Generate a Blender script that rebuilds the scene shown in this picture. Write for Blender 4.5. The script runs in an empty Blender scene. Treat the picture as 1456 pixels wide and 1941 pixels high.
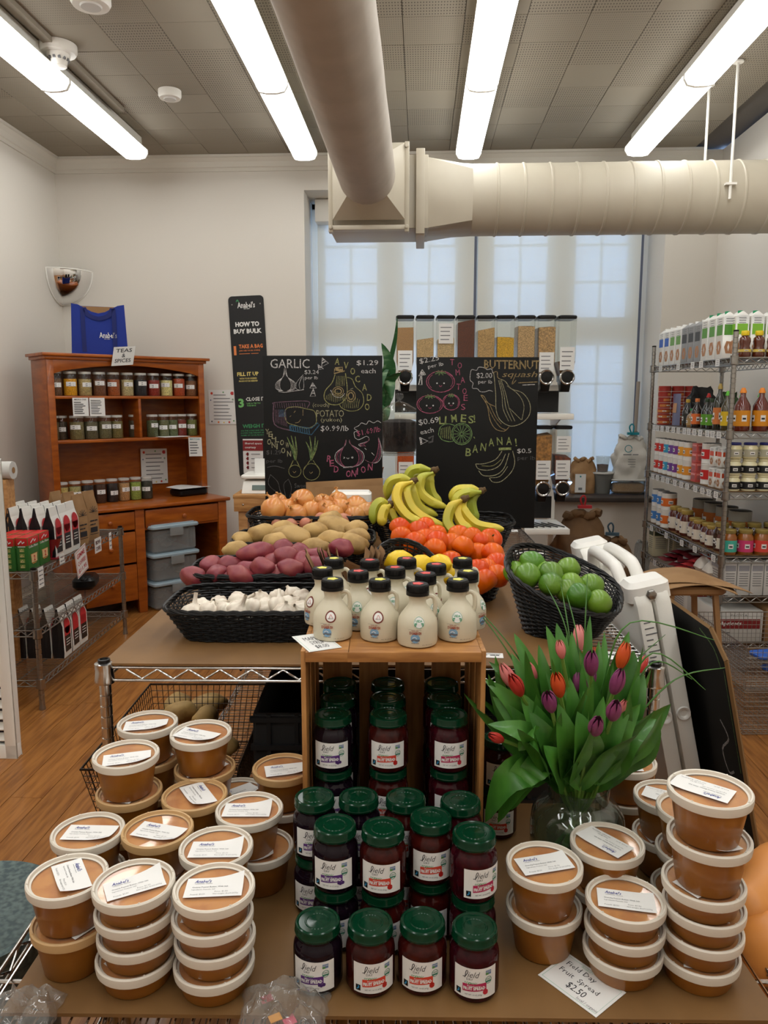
import bpy, bmesh, math, random
from math import sin, cos, tan, pi, radians, sqrt, atan2, exp
from mathutils import Vector, Matrix, noise

# ---------------------------------------------------------------- camera, world, exposure
F, CX, CY, CAMZ = 1458.0, 728.0, 970.5, 1.5          # photograph frame 1456 x 1941
YAW, PITCH = radians(2.7), radians(8.4)
SC = bpy.context.scene
cam_d = bpy.data.cameras.new('camera'); cam = bpy.data.objects.new('camera', cam_d)
SC.collection.objects.link(cam); SC.camera = cam
cam_d.sensor_fit = 'VERTICAL'; cam_d.sensor_height = 36; cam_d.lens = 36 * F / 1941; cam_d.clip_start = .02
cam.location = (0, 0, CAMZ); cam.rotation_euler = (pi / 2 - PITCH, 0, YAW)
w = bpy.data.worlds.new('world'); SC.world = w; w.use_nodes = True
w.node_tree.nodes['Background'].inputs[0].default_value = (.34, .55, 1.0, 1)
w.node_tree.nodes['Background'].inputs[1].default_value = 5.0
SC.view_settings.view_transform = 'Standard'; SC.view_settings.look = 'None'
SC.view_settings.exposure = 0.12; SC.view_settings.gamma = 1; SC.view_settings.use_curve_mapping = False
TUBE = 9.6           # emission of the fluorescent lenses
SC.cycles.max_bounces = 8; SC.cycles.diffuse_bounces = 4; SC.cycles.transparent_max_bounces = 24
SC.cycles.transmission_bounces = 8; SC.cycles.glossy_bounces = 4; SC.cycles.caustics_refractive = False; SC.cycles.caustics_reflective = False
SC.cycles.sample_clamp_indirect = 4

# ---------------------------------------------------------------- coordinates: the table stands along the camera heading, the room is turned by YAW
def CF(x, D, z=0): return Vector((x * cos(YAW) - D * sin(YAW), x * sin(YAW) + D * cos(YAW), z))
def ray(px, py):
    u, v = (px - CX) / F, (CY - py) / F
    return (u, cos(PITCH) + v * sin(PITCH), -sin(PITCH) + v * cos(PITCH))
def cz(px, py, z):                                    # (x, D) in heading frame on the level z
    r = ray(px, py); t = (z - CAMZ) / r[2]; return (r[0] * t, r[1] * t)
def cD(px, py, D):                                    # (x, D, z) at distance D
    r = ray(px, py); t = D / r[1]; return (r[0] * t, D, CAMZ + r[2] * t)
def onz(px, py, z): return CF(*cz(px, py, z), z)
def onD(px, py, D): return CF(*cD(px, py, D))
def onY(px, py, Y):
    r = ray(px, py); d = CF(*r); t = Y / d.y; return Vector((d.x * t, Y, CAMZ + d.z * t))

# ---------------------------------------------------------------- materials
def lin(c):
    return tuple(((v / 255) / 12.92 if v / 255 <= .04045 else ((v / 255 + .055) / 1.055) ** 2.4) for v in c[:3]) + (1,)
MATS = {}
def mat(name, col, rough=.5, metal=0, coat=0, col2=None, scale=20, stretch=(1, 1, 1), bump=0, bscale=None, detail=3, trans=0, alpha=1, sss=0, emit=0, rnd=0, ior=1.45, spec=.5, thr=(.35, .65)):
    m = bpy.data.materials.new(name); m.use_nodes = True; nt = m.node_tree; N = nt.nodes; L = nt.links
    b = N['Principled BSDF']; I = b.inputs
    I['Base Color'].default_value = lin(col); I['Roughness'].default_value = rough; I['Metallic'].default_value = metal
    I['Coat Weight'].default_value = coat; I['Coat Roughness'].default_value = .06
    I['Transmission Weight'].default_value = trans; I['Alpha'].default_value = alpha; I['IOR'].default_value = ior
    I['Specular IOR Level'].default_value = spec
    if sss: I['Subsurface Weight'].default_value = sss; I['Subsurface Radius'].default_value = (.02, .012, .006); I['Subsurface Scale'].default_value = .6
    if emit: I['Emission Color'].default_value = lin(col); I['Emission Strength'].default_value = emit
    if col2 or bump or rnd:
        tc = N.new('ShaderNodeTexCoord'); mp = N.new('ShaderNodeMapping'); mp.inputs['Scale'].default_value = stretch
        L.new(tc.outputs['Object'], mp.inputs[0])
        if rnd or col2:
            oi = N.new('ShaderNodeObjectInfo'); cm = N.new('ShaderNodeVectorMath'); cm.operation = 'MULTIPLY_ADD'
            cb = N.new('ShaderNodeCombineXYZ')
            for k in range(3): L.new(oi.outputs['Random'], cb.inputs[k])
            cm.inputs[1].default_value = (7, 9, 5); L.new(cb.outputs[0], cm.inputs[0]); L.new(mp.outputs[0], cm.inputs[2]); vec = cm.outputs[0]
        else: vec = mp.outputs[0]
        out = None
        if col2:
            nz = N.new('ShaderNodeTexNoise'); nz.inputs['Scale'].default_value = scale; nz.inputs['Detail'].default_value = detail
            L.new(vec, nz.inputs['Vector'])
            rp = N.new('ShaderNodeValToRGB'); e = rp.color_ramp.elements
            e[0].position, e[1].position = thr; e[0].color = lin(col); e[1].color = lin(col2)
            L.new(nz.outputs['Fac'], rp.inputs[0]); out = rp.outputs[0]
        if rnd:
            hs = N.new('ShaderNodeHueSaturation'); ma = N.new('ShaderNodeMath'); ma.operation = 'MULTIPLY_ADD'
            ma.inputs[1].default_value = rnd; ma.inputs[2].default_value = 1 - rnd / 2
            L.new(oi.outputs['Random'], ma.inputs[0]); L.new(ma.outputs[0], hs.inputs['Value'])
            if out: L.new(out, hs.inputs['Color'])
            else: hs.inputs['Color'].default_value = lin(col)
            out = hs.outputs[0]
        if out: L.new(out, I['Base Color'])
        if bump:
            n2 = N.new('ShaderNodeTexNoise'); n2.inputs['Scale'].default_value = bscale or scale; n2.inputs['Detail'].default_value = 4
            L.new(vec, n2.inputs['Vector']); bp = N.new('ShaderNodeBump'); bp.inputs['Strength'].default_value = bump; bp.inputs['Distance'].default_value = .002
            L.new(n2.outputs['Fac'], bp.inputs['Height']); L.new(bp.outputs[0], I['Normal'])
    MATS[name] = m; return m
def thin_glass(name, tint=(255, 255, 255), haze=0, refl=1.0, hz=(235, 235, 230)):
    m = bpy.data.materials.new(name); m.use_nodes = True; nt = m.node_tree; N = nt.nodes; L = nt.links; N.clear()
    o = N.new('ShaderNodeOutputMaterial'); t = N.new('ShaderNodeBsdfTransparent'); t.inputs[0].default_value = lin(tint)
    g = N.new('ShaderNodeBsdfGlossy'); g.inputs['Roughness'].default_value = .04
    fr = N.new('ShaderNodeFresnel'); ge = N.new('ShaderNodeNewGeometry'); io = N.new('ShaderNodeMath'); io.operation = 'MULTIPLY_ADD'; io.inputs[1].default_value = -.8333; io.inputs[2].default_value = 1.5; L.new(ge.outputs['Backfacing'], io.inputs[0]); L.new(io.outputs[0], fr.inputs[0])
    mx = N.new('ShaderNodeMixShader'); mu = N.new('ShaderNodeMath'); mu.operation = 'MULTIPLY'; mu.inputs[1].default_value = refl
    L.new(fr.outputs[0], mu.inputs[0]); L.new(mu.outputs[0], mx.inputs[0]); L.new(t.outputs[0], mx.inputs[1]); L.new(g.outputs[0], mx.inputs[2])
    last = mx
    if haze:
        d = N.new('ShaderNodeBsdfDiffuse'); d.inputs[0].default_value = lin(hz); m2 = N.new('ShaderNodeMixShader'); m2.inputs[0].default_value = haze
        L.new(mx.outputs[0], m2.inputs[1]); L.new(d.outputs[0], m2.inputs[2]); last = m2
    L.new(last.outputs[0], o.inputs[0]); MATS[name] = m; return m
def shade_cloth(name, col, see):
    m = bpy.data.materials.new(name); m.use_nodes = True; nt = m.node_tree; N = nt.nodes; L = nt.links; N.clear()
    o = N.new('ShaderNodeOutputMaterial'); d = N.new('ShaderNodeBsdfDiffuse'); d.inputs[0].default_value = lin(col)
    tl = N.new('ShaderNodeBsdfTranslucent'); tl.inputs[0].default_value = lin(col); tr = N.new('ShaderNodeBsdfTransparent')
    a = N.new('ShaderNodeMixShader'); a.inputs[0].default_value = .14; b = N.new('ShaderNodeMixShader'); b.inputs[0].default_value = see
    L.new(d.outputs[0], a.inputs[1]); L.new(tl.outputs[0], a.inputs[2]); L.new(a.outputs[0], b.inputs[1]); L.new(tr.outputs[0], b.inputs[2]); L.new(b.outputs[0], o.inputs[0])
    MATS[name] = m; return m
def M(x): return MATS[x] if isinstance(x, str) else x
def flat(col, rough=.6, **k):
    n = 'c_%d_%d_%d_%d' % (*col, int(rough * 100))
    return MATS.get(n) or mat(n, col, rough, **k)

# ---------------------------------------------------------------- text
_TX = {}
def text_geo(s, bold=0, shear=0):
    k = (s, bold, shear)
    if k in _TX: return _TX[k]
    c = bpy.data.curves.new('t', 'FONT'); c.body = s; c.size = 1; c.offset = bold; c.shear = shear; c.resolution_u = 1 if len(s) > 6 else 2
    o = bpy.data.objects.new('t', c); SC.collection.objects.link(o)
    me = bpy.data.meshes.new_from_object(o.evaluated_get(bpy.context.evaluated_depsgraph_get()))
    v = [(p.co.x, p.co.y) for p in me.vertices]; f = [tuple(p.vertices) for p in me.polygons]
    bpy.data.objects.remove(o); bpy.data.meshes.remove(me); bpy.data.curves.remove(c)
    if not v: v = [(0, 0)]
    x0 = min(a for a, b in v); x1 = max(a for a, b in v); y0 = min(b for a, b in v); y1 = max(b for a, b in v)
    v = [((a - x0) / max(x1 - x0, 1e-6), (b - y0) / max(y1 - y0, 1e-6)) for a, b in v]
    _TX[k] = (v, f, (x1 - x0) / max(y1 - y0, 1e-6)); return _TX[k]

def spline(pts, n=5, closed=False):
    P = [Vector(p) for p in pts]; out = []; N = len(P)
    for i in range(N if closed else N - 1):
        if closed: a, b, c, d = P[i - 1], P[i], P[(i + 1) % N], P[(i + 2) % N]
        else: a, b, c, d = P[max(i - 1, 0)], P[i], P[i + 1], P[min(i + 2, N - 1)]
        for k in range(n):
            t = k / n
            out.append(.5 * ((2 * b) + (c - a) * t + (2 * a - 5 * b + 4 * c - d) * t * t + (3 * b - a - 3 * c + d) * t ** 3))
    if not closed: out.append(P[-1])
    return out

# ---------------------------------------------------------------- mesh builder
class MB:
    def __init__(s, m=None): s.v = []; s.f = []; s.mi = []; s.ms = []; s.m = None; s.T = None; s.use(m) if m else None
    def use(s, m):
        m = M(m)
        if m not in s.ms: s.ms.append(m)
        s.m = s.ms.index(m); return s
    def add(s, vs, fs, m=None):
        if m is not None: s.use(m)
        o = len(s.v)
        s.v += [(s.T @ Vector(v) if s.T else Vector(v)) for v in vs]
        for f in fs: s.f.append([i + o for i in f]); s.mi.append(s.m or 0)
        return s
    def box(s, c, d, m=None, R=None, taper=1):
        x, y, z = d[0] / 2, d[1] / 2, d[2] / 2; q = []
        for sz in (-1, 1):
            k = taper if sz > 0 else 1
            for sx, sy in ((-1, -1), (1, -1), (1, 1), (-1, 1)):
                p = Vector((sx * x * k, sy * y * k, sz * z)); q.append((R @ p if R else p) + Vector(c))
        return s.add(q, [(3, 2, 1, 0), (4, 5, 6, 7), (0, 1, 5, 4), (1, 2, 6, 5), (2, 3, 7, 6), (3, 0, 4, 7)], m)
    def rbox(s, c, d, r, m=None, n=3, R=None):          # box with rounded vertical corners and softened top and bottom edges
        x, y, z = d[0] / 2, d[1] / 2, d[2] / 2; r = min(r, x, y); e = min(r * .5, z * .5); rings = []
        for zz, ins in ((-z, e), (-z + e, 0), (z - e, 0), (z, e)):
            g = []
            for k, (sx, sy) in enumerate(((1, 1), (-1, 1), (-1, -1), (1, -1))):
                for j in range(n + 1):
                    a = pi / 2 * (k + j / n); g.append(Vector((sx * (x - r) + cos(a) * (r - ins), sy * (y - r) + sin(a) * (r - ins), zz)))
            rings.append(g)
        n_ = len(rings[0]); vs = [(R @ p if R else p) + Vector(c) for g in rings for p in g]
        fs = [(i * n_ + j, i * n_ + (j + 1) % n_, (i + 1) * n_ + (j + 1) % n_, (i + 1) * n_ + j) for i in range(3) for j in range(n_)]
        fs += [tuple(range(n_))[::-1], tuple(range(3 * n_, 4 * n_))]
        return s.add(vs, fs, m)
    def cyl(s, p0, p1, r0, r1=None, n=12, cap=True, m=None):
        p0, p1 = Vector(p0), Vector(p1); r1 = r0 if r1 is None else r1; d = (p1 - p0)
        q = d.to_track_quat('Z', 'Y') if d.length else Matrix.Identity(3).to_quaternion(); vs = []
        for p, r in ((p0, r0), (p1, r1)):
            for i in range(n): a = 2 * pi * i / n; vs.append(p + q @ Vector((r * cos(a), r * sin(a), 0)))
        fs = [(i, (i + 1) % n, n + (i + 1) % n, n + i) for i in range(n)]
        if cap: fs += [tuple(range(n))[::-1], tuple(range(n, 2 * n))]
        return s.add(vs, fs, m)
    def tube(s, pts, r, n=6, closed=False, m=None, cap=True):
        P = [Vector(p) for p in pts]; N = len(P); R = r if hasattr(r, '__len__') else [r] * N; vs = []
        up = None
        for i in range(N):
            t = (P[(i + 1) % N] - P[i - 1]) if closed else (P[min(i + 1, N - 1)] - P[max(i - 1, 0)])
            t = t.normalized() if t.length > 1e-9 else Vector((0, 0, 1))
            if up is None: up = Vector((0, 0, 1)) if abs(t.z) < .9 else Vector((1, 0, 0))
            a = t.cross(up); a = a.normalized() if a.length > 1e-6 else Vector((1, 0, 0)); up = a.cross(t).normalized()
            for k in range(n): an = 2 * pi * k / n; vs.append(P[i] + (a * cos(an) + up * sin(an)) * R[i])
        fs = []
        for i in range(N if closed else N - 1):
            j = (i + 1) % N
            for k in range(n): fs.append((i * n + k, i * n + (k + 1) % n, j * n + (k + 1) % n, j * n + k))
        if cap and not closed: fs += [tuple(range(n))[::-1], tuple(range((N - 1) * n, N * n))]
        return s.add(vs, fs, m)
    def lathe(s, prof, n=24, c=(0, 0, 0), m=None, ms=None, ax=None, sq=0, lobes=None):   # prof [(r,z)], ms: material per segment
        c = Vector(c); o = len(s.v); vs = []
        for r, z in prof:
            for i in range(n):
                a = 2 * pi * i / n; rr = r
                if lobes: rr = r * (1 + lobes[1] * cos(lobes[0] * a))
                p = Vector((rr * cos(a), rr * sin(a), z)); vs.append((ax @ p if ax else p) + c)
        if m is not None: s.use(m)
        s.add(vs, [])
        for j in range(len(prof) - 1):
            if ms: s.use(ms[j])
            for i in range(n):
                if prof[j][0] < 1e-6 and prof[j + 1][0] < 1e-6: continue
                s.f.append([o + j * n + i, o + j * n + (i + 1) % n, o + (j + 1) * n + (i + 1) % n, o + (j + 1) * n + i]); s.mi.append(s.m)
        return s
    def prism(s, poly, h, z0=0, m=None, plane='xy'):     # outline extruded by h
        n = len(poly)
        f3 = {'xy': lambda a, b, t: (a, b, t), 'xz': lambda a, b, t: (a, t, b), 'yz': lambda a, b, t: (t, a, b)}[plane]
        vs = [f3(a, b, z0) for a, b in poly] + [f3(a, b, z0 + h) for a, b in poly]
        fs = [tuple(range(n))[::-1], tuple(range(n, 2 * n))] + [(i, (i + 1) % n, n + (i + 1) % n, n + i) for i in range(n)]
        return s.add(vs, fs, m)
    def grid(s, fn, nu, nv, m=None, thick=0):
        vs = [fn(i / nu, j / nv) for j in range(nv + 1) for i in range(nu + 1)]
        fs = [(j * (nu + 1) + i, j * (nu + 1) + i + 1, (j + 1) * (nu + 1) + i + 1, (j + 1) * (nu + 1) + i) for j in range(nv) for i in range(nu)]
        return s.add(vs, fs, m)
    def ball(s, c, r, m=None, n=2):
        bm = bmesh.new(); bmesh.ops.create_icosphere(bm, subdivisions=n, radius=1)
        r = r if hasattr(r, '__len__') else (r, r, r)
        vs = [(c[0] + v.co.x * r[0], c[1] + v.co.y * r[1], c[2] + v.co.z * r[2]) for v in bm.verts]; bm.verts.ensure_lookup_table()
        fs = [tuple(v.index for v in f.verts) for f in bm.faces]; bm.free(); return s.add(vs, fs, m)
    def text(s, t, x, y, w, h, m=None, fn=None, bold=0, shear=0, rot=0, fit=True):   # box lower-left (x, y), size w x h
        if t[0] == '~': return s.stroke([(x, y + h / 2), (x + w * .55, y + h / 2)], h * .45, m, fn, 0).stroke([(x + w * .62, y + h / 2), (x + w, y + h / 2)], h * .45, m, fn, 0)   # print too small to read
        v, f, asp = text_geo(t, bold, shear)
        if not fit: w = h * asp
        fn = fn or (lambda a, b: (a, 0, b)); cr, sr = cos(rot), sin(rot)
        return s.add([fn(x + (a * w) * cr - (b * h) * sr, y + (a * w) * sr + (b * h) * cr) for a, b in v], f, m)
    def stroke(s, pts, wd, m=None, fn=None, smooth=4, closed=False):
        P = [Vector((p[0], p[1], 0)) for p in pts]
        if smooth and len(P) > 2: P = spline(P, smooth, closed)
        if closed: P = P + [P[0]]
        fn = fn or (lambda a, b: (a, 0, b)); vs = []
        for i, p in enumerate(P):
            t = P[min(i + 1, len(P) - 1)] - P[max(i - 1, 0)]; t = t.normalized() if t.length > 1e-9 else Vector((1, 0, 0))
            a = Vector((-t.y, t.x, 0)) * wd / 2; vs += [fn(p.x + a.x, p.y + a.y), fn(p.x - a.x, p.y - a.y)]
        return s.add(vs, [(2 * i, 2 * i + 1, 2 * i + 3, 2 * i + 2) for i in range(len(P) - 1)], m)
    def mesh(s, name='m', smooth=None, bevel=0, solid=0):
        me = bpy.data.meshes.new(name); me.from_pydata([tuple(v) for v in s.v], [], s.f)
        for m in s.ms: me.materials.append(m)
        if s.f: me.polygons.foreach_set('material_index', s.mi)
        if bevel:
            bm = bmesh.new(); bm.from_mesh(me); bmesh.ops.remove_doubles(bm, verts=bm.verts, dist=1e-5)
            es = [e for e in bm.edges if len(e.link_faces) == 2 and e.calc_face_angle(0) > .6]
            bmesh.ops.bevel(bm, geom=es, offset=bevel, segments=2, affect='EDGES', profile=.5, clamp_overlap=True); bm.to_mesh(me); bm.free()
        if smooth is None: smooth = 40
        if smooth and me.polygons:
            me.polygons.foreach_set('use_smooth', [True] * len(me.polygons))
            try: me.set_sharp_from_angle(angle=radians(smooth))
            except Exception: pass
        me.update(); return me

# ---------------------------------------------------------------- objects
def ob(name, mesh=None, parent=None, loc=(0, 0, 0), rot=(0, 0, 0), **props):
    if isinstance(mesh, MB): mesh = mesh.mesh(name)
    o = bpy.data.objects.new(name, mesh); SC.collection.objects.link(o)
    if isinstance(rot, (int, float)): rot = (0, 0, rot)
    o.location = loc; o.rotation_euler = rot if not isinstance(rot, Matrix) else rot.to_euler()
    if parent: o.parent = parent
    for k, v in props.items():
        if v is not None: o[k] = v
    return o
def thing(name, label, cat, loc=(0, 0, 0), rot=(0, 0, 0), group=None, mesh=None):
    return ob(name, mesh, None, loc, rot, label=label, category=cat, group=group)
def struct(name, mesh, parent=None, loc=(0, 0, 0), rot=(0, 0, 0)):
    return ob(name, mesh, parent, loc, rot, **({} if parent else {'kind': 'structure'}))
def spawn(name, parts, label, cat, loc=(0, 0, 0), rot=(0, 0, 0), group=None):
    """parts: [(part name, mesh, [sub-parts])]; every instance gets objects of its own, mesh data is shared"""
    t = thing(name, label, cat, loc, rot, group)
    for p in parts:
        o = ob(p[0], p[1], t)
        for q in (p[2] if len(p) > 2 else []): ob(q[0], q[1], o)
    return t
RND = random.Random(7)
ORD = ['first', 'second', 'third', 'fourth', 'fifth', 'sixth', 'seventh', 'eighth', 'ninth', 'tenth', 'eleventh', 'twelfth', 'thirteenth', 'fourteenth']
# ---------------------------------------------------------------- shared materials
mat('wall_paint', (216, 210, 200), .6, bump=.06, bscale=60)
mat('tile_smooth', (150, 141, 126), .85, rnd=.06, bump=.1, bscale=90)
mat('trim_paint', (216, 211, 200), .5)
mat('tile_back', (104, 98, 90), .9)
mat('duct_paint', (192, 184, 166), .45, col2=(186, 177, 159), scale=4)
mat('duct_cloth', (180, 170, 158), .7, col2=(170, 160, 148), scale=6, bump=.5, bscale=12)
mat('white_enamel', (235, 232, 224), .35)
mat('white_plastic', (238, 236, 230), .35, sss=.0)
mat('table_plastic', (232, 230, 222), .42, bump=.15, bscale=180)
mat('chrome', (205, 203, 200), .18, metal=1)
mat('chrome_dull', (160, 157, 152), .3, metal=1)
mat('dark_wire', (70, 64, 60), .35, metal=1)
mat('floor_wood', (164, 108, 52), .38, col2=(122, 72, 28), scale=9, stretch=(7, .6, 1), rnd=.16, detail=5, thr=(.38, .7), coat=.15)
mat('floor_gap', (70, 42, 22), .6)
mat('cherry', (168, 88, 26), .32, col2=(138, 66, 16), scale=6, stretch=(1, 1, 5), detail=4, coat=.25)
mat('cherry_h', (170, 90, 26), .32, col2=(140, 68, 16), scale=6, stretch=(1, 5, 5), detail=4, coat=.25)
mat('pine', (186, 138, 84), .5, col2=(158, 108, 60), scale=9, stretch=(1, 6, 6), detail=5)
mat('crate_wood', (178, 126, 70), .5, col2=(143, 94, 47), scale=10, stretch=(1, 6, 9), detail=5, rnd=.08)
mat('crate_wood_v', (176, 126, 70), .5, col2=(146, 97, 50), scale=10, stretch=(9, 9, .8), detail=5, rnd=.12)
mat('hardboard', (126, 92, 52), .55, col2=(100, 70, 36), scale=5, detail=8, rnd=.0, thr=(.3, .75))
mat('hardboard_edge', (126, 98, 66), .7)
mat('kraft', (160, 124, 84), .75, col2=(144, 108, 70), scale=9, bump=.35, bscale=22)
mat('kraft_dark', (118, 88, 56), .75, col2=(96, 70, 44), scale=9, bump=.4, bscale=18)
mat('cardboard', (150, 112, 72), .8)
mat('wicker', (17, 16, 16), .38, spec=.3)
mat('wicker_dark', (10, 10, 10), .6)
mat('chalk_black', (15, 15, 15), .6, spec=.25, col2=(24, 24, 23), scale=3.5, detail=5, thr=(.4, .8))
for n, c in dict(chalk_white=(196, 194, 192), chalk_dim=(84, 83, 82), chalk_green=(140, 150, 92), chalk_olive=(146, 144, 92), chalk_tan=(152, 132, 92), chalk_pink=(170, 88, 114), chalk_blue=(54, 92, 116), chalk_lime=(112, 140, 88), chalk_mauve=(104, 78, 92), chalk_cream=(158, 154, 122)).items():
    mat(n, c, .95, col2=tuple(int(v * .72) for v in c), scale=160, thr=(.4, .62))
mat('paper', (226, 225, 222), .7)
mat('paper_dim', (205, 203, 198), .7)
mat('ink', (38, 38, 42), .6); mat('ink_grey', (120, 120, 122), .6); mat('ink_blue', (62, 70, 142), .6)
mat('ink_red', (180, 40, 45), .6)
mat('black_plastic', (14, 14, 15), .3, spec=.35); mat('black_matte', (24, 24, 25), .6)
mat('jug_plastic', (203, 195, 172), .38, sss=.0)
mat('lid_green', (4, 46, 27), .14, spec=.35)
mat('pb', (158, 101, 30), .36, col2=(140, 84, 20), scale=14, rnd=.06, coat=.25)
mat('pb_top', (204, 140, 62), .35, col2=(186, 116, 40), scale=26, rnd=.1, coat=.6, thr=(.45, .6))
mat('tub_rim', (214, 206, 192), .38, rnd=.05)
mat('tub_rim_tan', (196, 160, 112), .38, rnd=.08)
thin_glass('tub_film', (250, 244, 236), .10, .8, (222, 210, 194))
thin_glass('clear', (246, 248, 246), 0, 1.0)
thin_glass('vase_film', (236, 242, 238), .03, 1.8, (170, 180, 172))
thin_glass('clear_hazy', (236, 238, 236), .12, 1.0)
thin_glass('bag_film', (240, 240, 240), .10, 2.0)
thin_glass('bin_film', (228, 230, 230), .28, 1.2, (196, 200, 200))
mat('vase_glass', (235, 245, 240), .02, trans=1, ior=1.45)
mat('red_potato', (122, 42, 54), .42, col2=(146, 72, 68), scale=26, rnd=.18, detail=6, bump=.25, bscale=40, thr=(.42, .72))
mat('russet', (180, 147, 90), .6, col2=(140, 108, 60), scale=24, rnd=.16, detail=6, bump=.3, bscale=40, thr=(.45, .72))
mat('onion_skin', (190, 116, 52), .32, col2=(206, 146, 80), scale=3.5, stretch=(9, 9, .6), rnd=.16, coat=.2)
mat('shallot_skin', (168, 96, 70), .4, col2=(188, 124, 96), scale=3.5, stretch=(9, 9, .6), rnd=.18)
mat('dry_skin', (182, 132, 72), .7)
mat('garlic_skin', (228, 220, 204), .5, col2=(206, 192, 176), scale=18, stretch=(3, 3, 1), rnd=.05)
mat('garlic_root', (150, 128, 92), .9)
mat('tomato', (202, 66, 4), .3, spec=.3, col2=(216, 112, 12), scale=9, rnd=.12, thr=(.4, .75))
mat('tomato_green', (62, 84, 32), .6)
mat('lime', (56, 106, 22), .35, col2=(112, 150, 40), scale=5, rnd=.5, bump=.3, bscale=110, coat=.15)
mat('lemon', (226, 190, 30), .38, bump=.3, bscale=110, rnd=.05)
mat('banana_skin', (208, 182, 54), .42, col2=(160, 166, 50), scale=5, rnd=.14, thr=(.45, .75))
mat('banana_green', (146, 160, 48), .42, col2=(196, 182, 60), scale=5, rnd=.1)
mat('banana_tip', (88, 66, 36), .8)
mat('squash', (212, 142, 72), .4, col2=(200, 126, 56), scale=4, rnd=.05)
mat('leaf', (72, 128, 44), .4, col2=(50, 102, 34), scale=5, stretch=(6, 6, 1), rnd=.22, coat=.12)
mat('leaf_dark', (66, 112, 48), .42, rnd=.2)
mat('stem_green', (104, 142, 58), .45)
mat('house_leaf', (38, 84, 44), .4, col2=(120, 150, 110), scale=10, stretch=(1, 1, 4), thr=(.5, .72))
mat('tulip_purple', (112, 40, 92), .45, col2=(134, 62, 104), scale=8, rnd=.15); mat('tulip_pink', (206, 98, 100), .45, col2=(224, 142, 136), scale=8, rnd=.15)
mat('tulip_orange', (214, 98, 34), .45, col2=(196, 66, 30), scale=8); mat('tulip_red', (176, 48, 40), .45)
mat('galvanised', (96, 110, 108), .45, metal=.5, col2=(66, 80, 82), scale=90, detail=1)
mat('blue_cloth', (20, 44, 132), .8, bump=.3, bscale=8)
mat('teal', (24, 128, 140), .4)
mat('grey_lid', (148, 166, 176), .4)
mat('mirror', (235, 235, 235), .02, metal=1)
mat('sky_strip', (90, 140, 230), .6)
shade_cloth('shade_fabric', (240, 240, 232), .21)
# ---------------------------------------------------------------- room shell
XL, XR, YB, YF, CEIL = -2.83, 2.22, 6.12, -1.6, 3.32
WX0, WX1, WZ0, WZ1, WD = -.90, 1.83, .735, 3.07, .42       # window recess
# floor: base slab with planks laid along the room
fl = struct('floor', MB('floor_gap').box(((XL + XR) / 2, (YB + YF) / 2, -.035), (XR - XL, YB - YF, .05)).box(((XL + XR) / 2, (YF + .2) / 2, -.006), (XR - XL, .2 - YF, .012), 'floor_wood'))
PW = .128
for L in (0,):
    pm = {}
    r = random.Random(3)
    for i in range(40):
        x = XL + PW * (i + .5); y = .2 - r.random() * 1.2
        while y < YB:
            y1 = min(y + 1.22, YB); y0 = max(y, .2)
            if y1 - y0 > .03:
                k = (round(y1 - y0, 1)); ln = y1 - y0
                me = pm.get(k)
                if me is None:
                    me = pm[k] = MB('floor_wood').box((0, 0, -.006), (PW - .0022, k - .002, .012)).mesh('plank', smooth=0)
                p = ob('plank', me, fl, (x, (y0 + y1) / 2, 0)); p.scale = (1, (ln - .002) / (k - .002), 1)
            y += 1.22
# ceiling: slab with square acoustic tiles, one in three perforated
def perforated(name, col, hole, sc, rad):
    m = mat(name, col, .85); nt = m.node_tree; N = nt.nodes; L = nt.links
    tc = N.new('ShaderNodeTexCoord'); vo = N.new('ShaderNodeVectorMath'); vo.operation = 'MULTIPLY'; vo.inputs[1].default_value = (sc, sc * .5, 0)
    fr = N.new('ShaderNodeVectorMath'); fr.operation = 'FRACTION'; sb = N.new('ShaderNodeVectorMath'); sb.operation = 'SUBTRACT'; sb.inputs[1].default_value = (.5, .5, 0)
    sc2 = N.new('ShaderNodeVectorMath'); sc2.operation = 'MULTIPLY'; sc2.inputs[1].default_value = (1, 1, 0)
    ln = N.new('ShaderNodeVectorMath'); ln.operation = 'LENGTH'; cp = N.new('ShaderNodeMath'); cp.operation = 'LESS_THAN'; cp.inputs[1].default_value = rad
    mx = N.new('ShaderNodeMix'); mx.data_type = 'RGBA'; mx.inputs[6].default_value = lin(col); mx.inputs[7].default_value = lin(hole)
    L.new(tc.outputs['Object'], vo.inputs[0]); L.new(vo.outputs[0], fr.inputs[0]); L.new(fr.outputs[0], sb.inputs[0]); L.new(sb.outputs[0], sc2.inputs[0]); L.new(sc2.outputs[0], ln.inputs[0])
    L.new(ln.outputs['Value'], cp.inputs[0]); L.new(cp.outputs[0], mx.inputs[0]); L.new(mx.outputs[2], N['Principled BSDF'].inputs['Base Color'])
perforated('tile_holes', (150, 141, 126), (92, 84, 74), 72, .22)
perforated('tile_slots', (150, 141, 126), (122, 113, 100), 90, .2)
ce = struct('ceiling', MB('tile_back').box(((XL + XR) / 2, (YB + YF) / 2, CEIL + .06), (XR - XL + .2, YB - YF + .2, .08)).box(((XL + XR) / 2, (YF + 3.2) / 2, CEIL + .01), (XR - XL, 3.2 - YF, .02), 'tile_smooth'))
TS = .3
tm = [MB(m).box((0, 0, .01), (TS - .003, TS - .003, .02)).mesh('tile', smooth=0) for m in ('tile_smooth', 'tile_holes', 'tile_slots')]
r = random.Random(11)
nx = int((XR - XL) / TS); x0 = XL + .03
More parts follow.
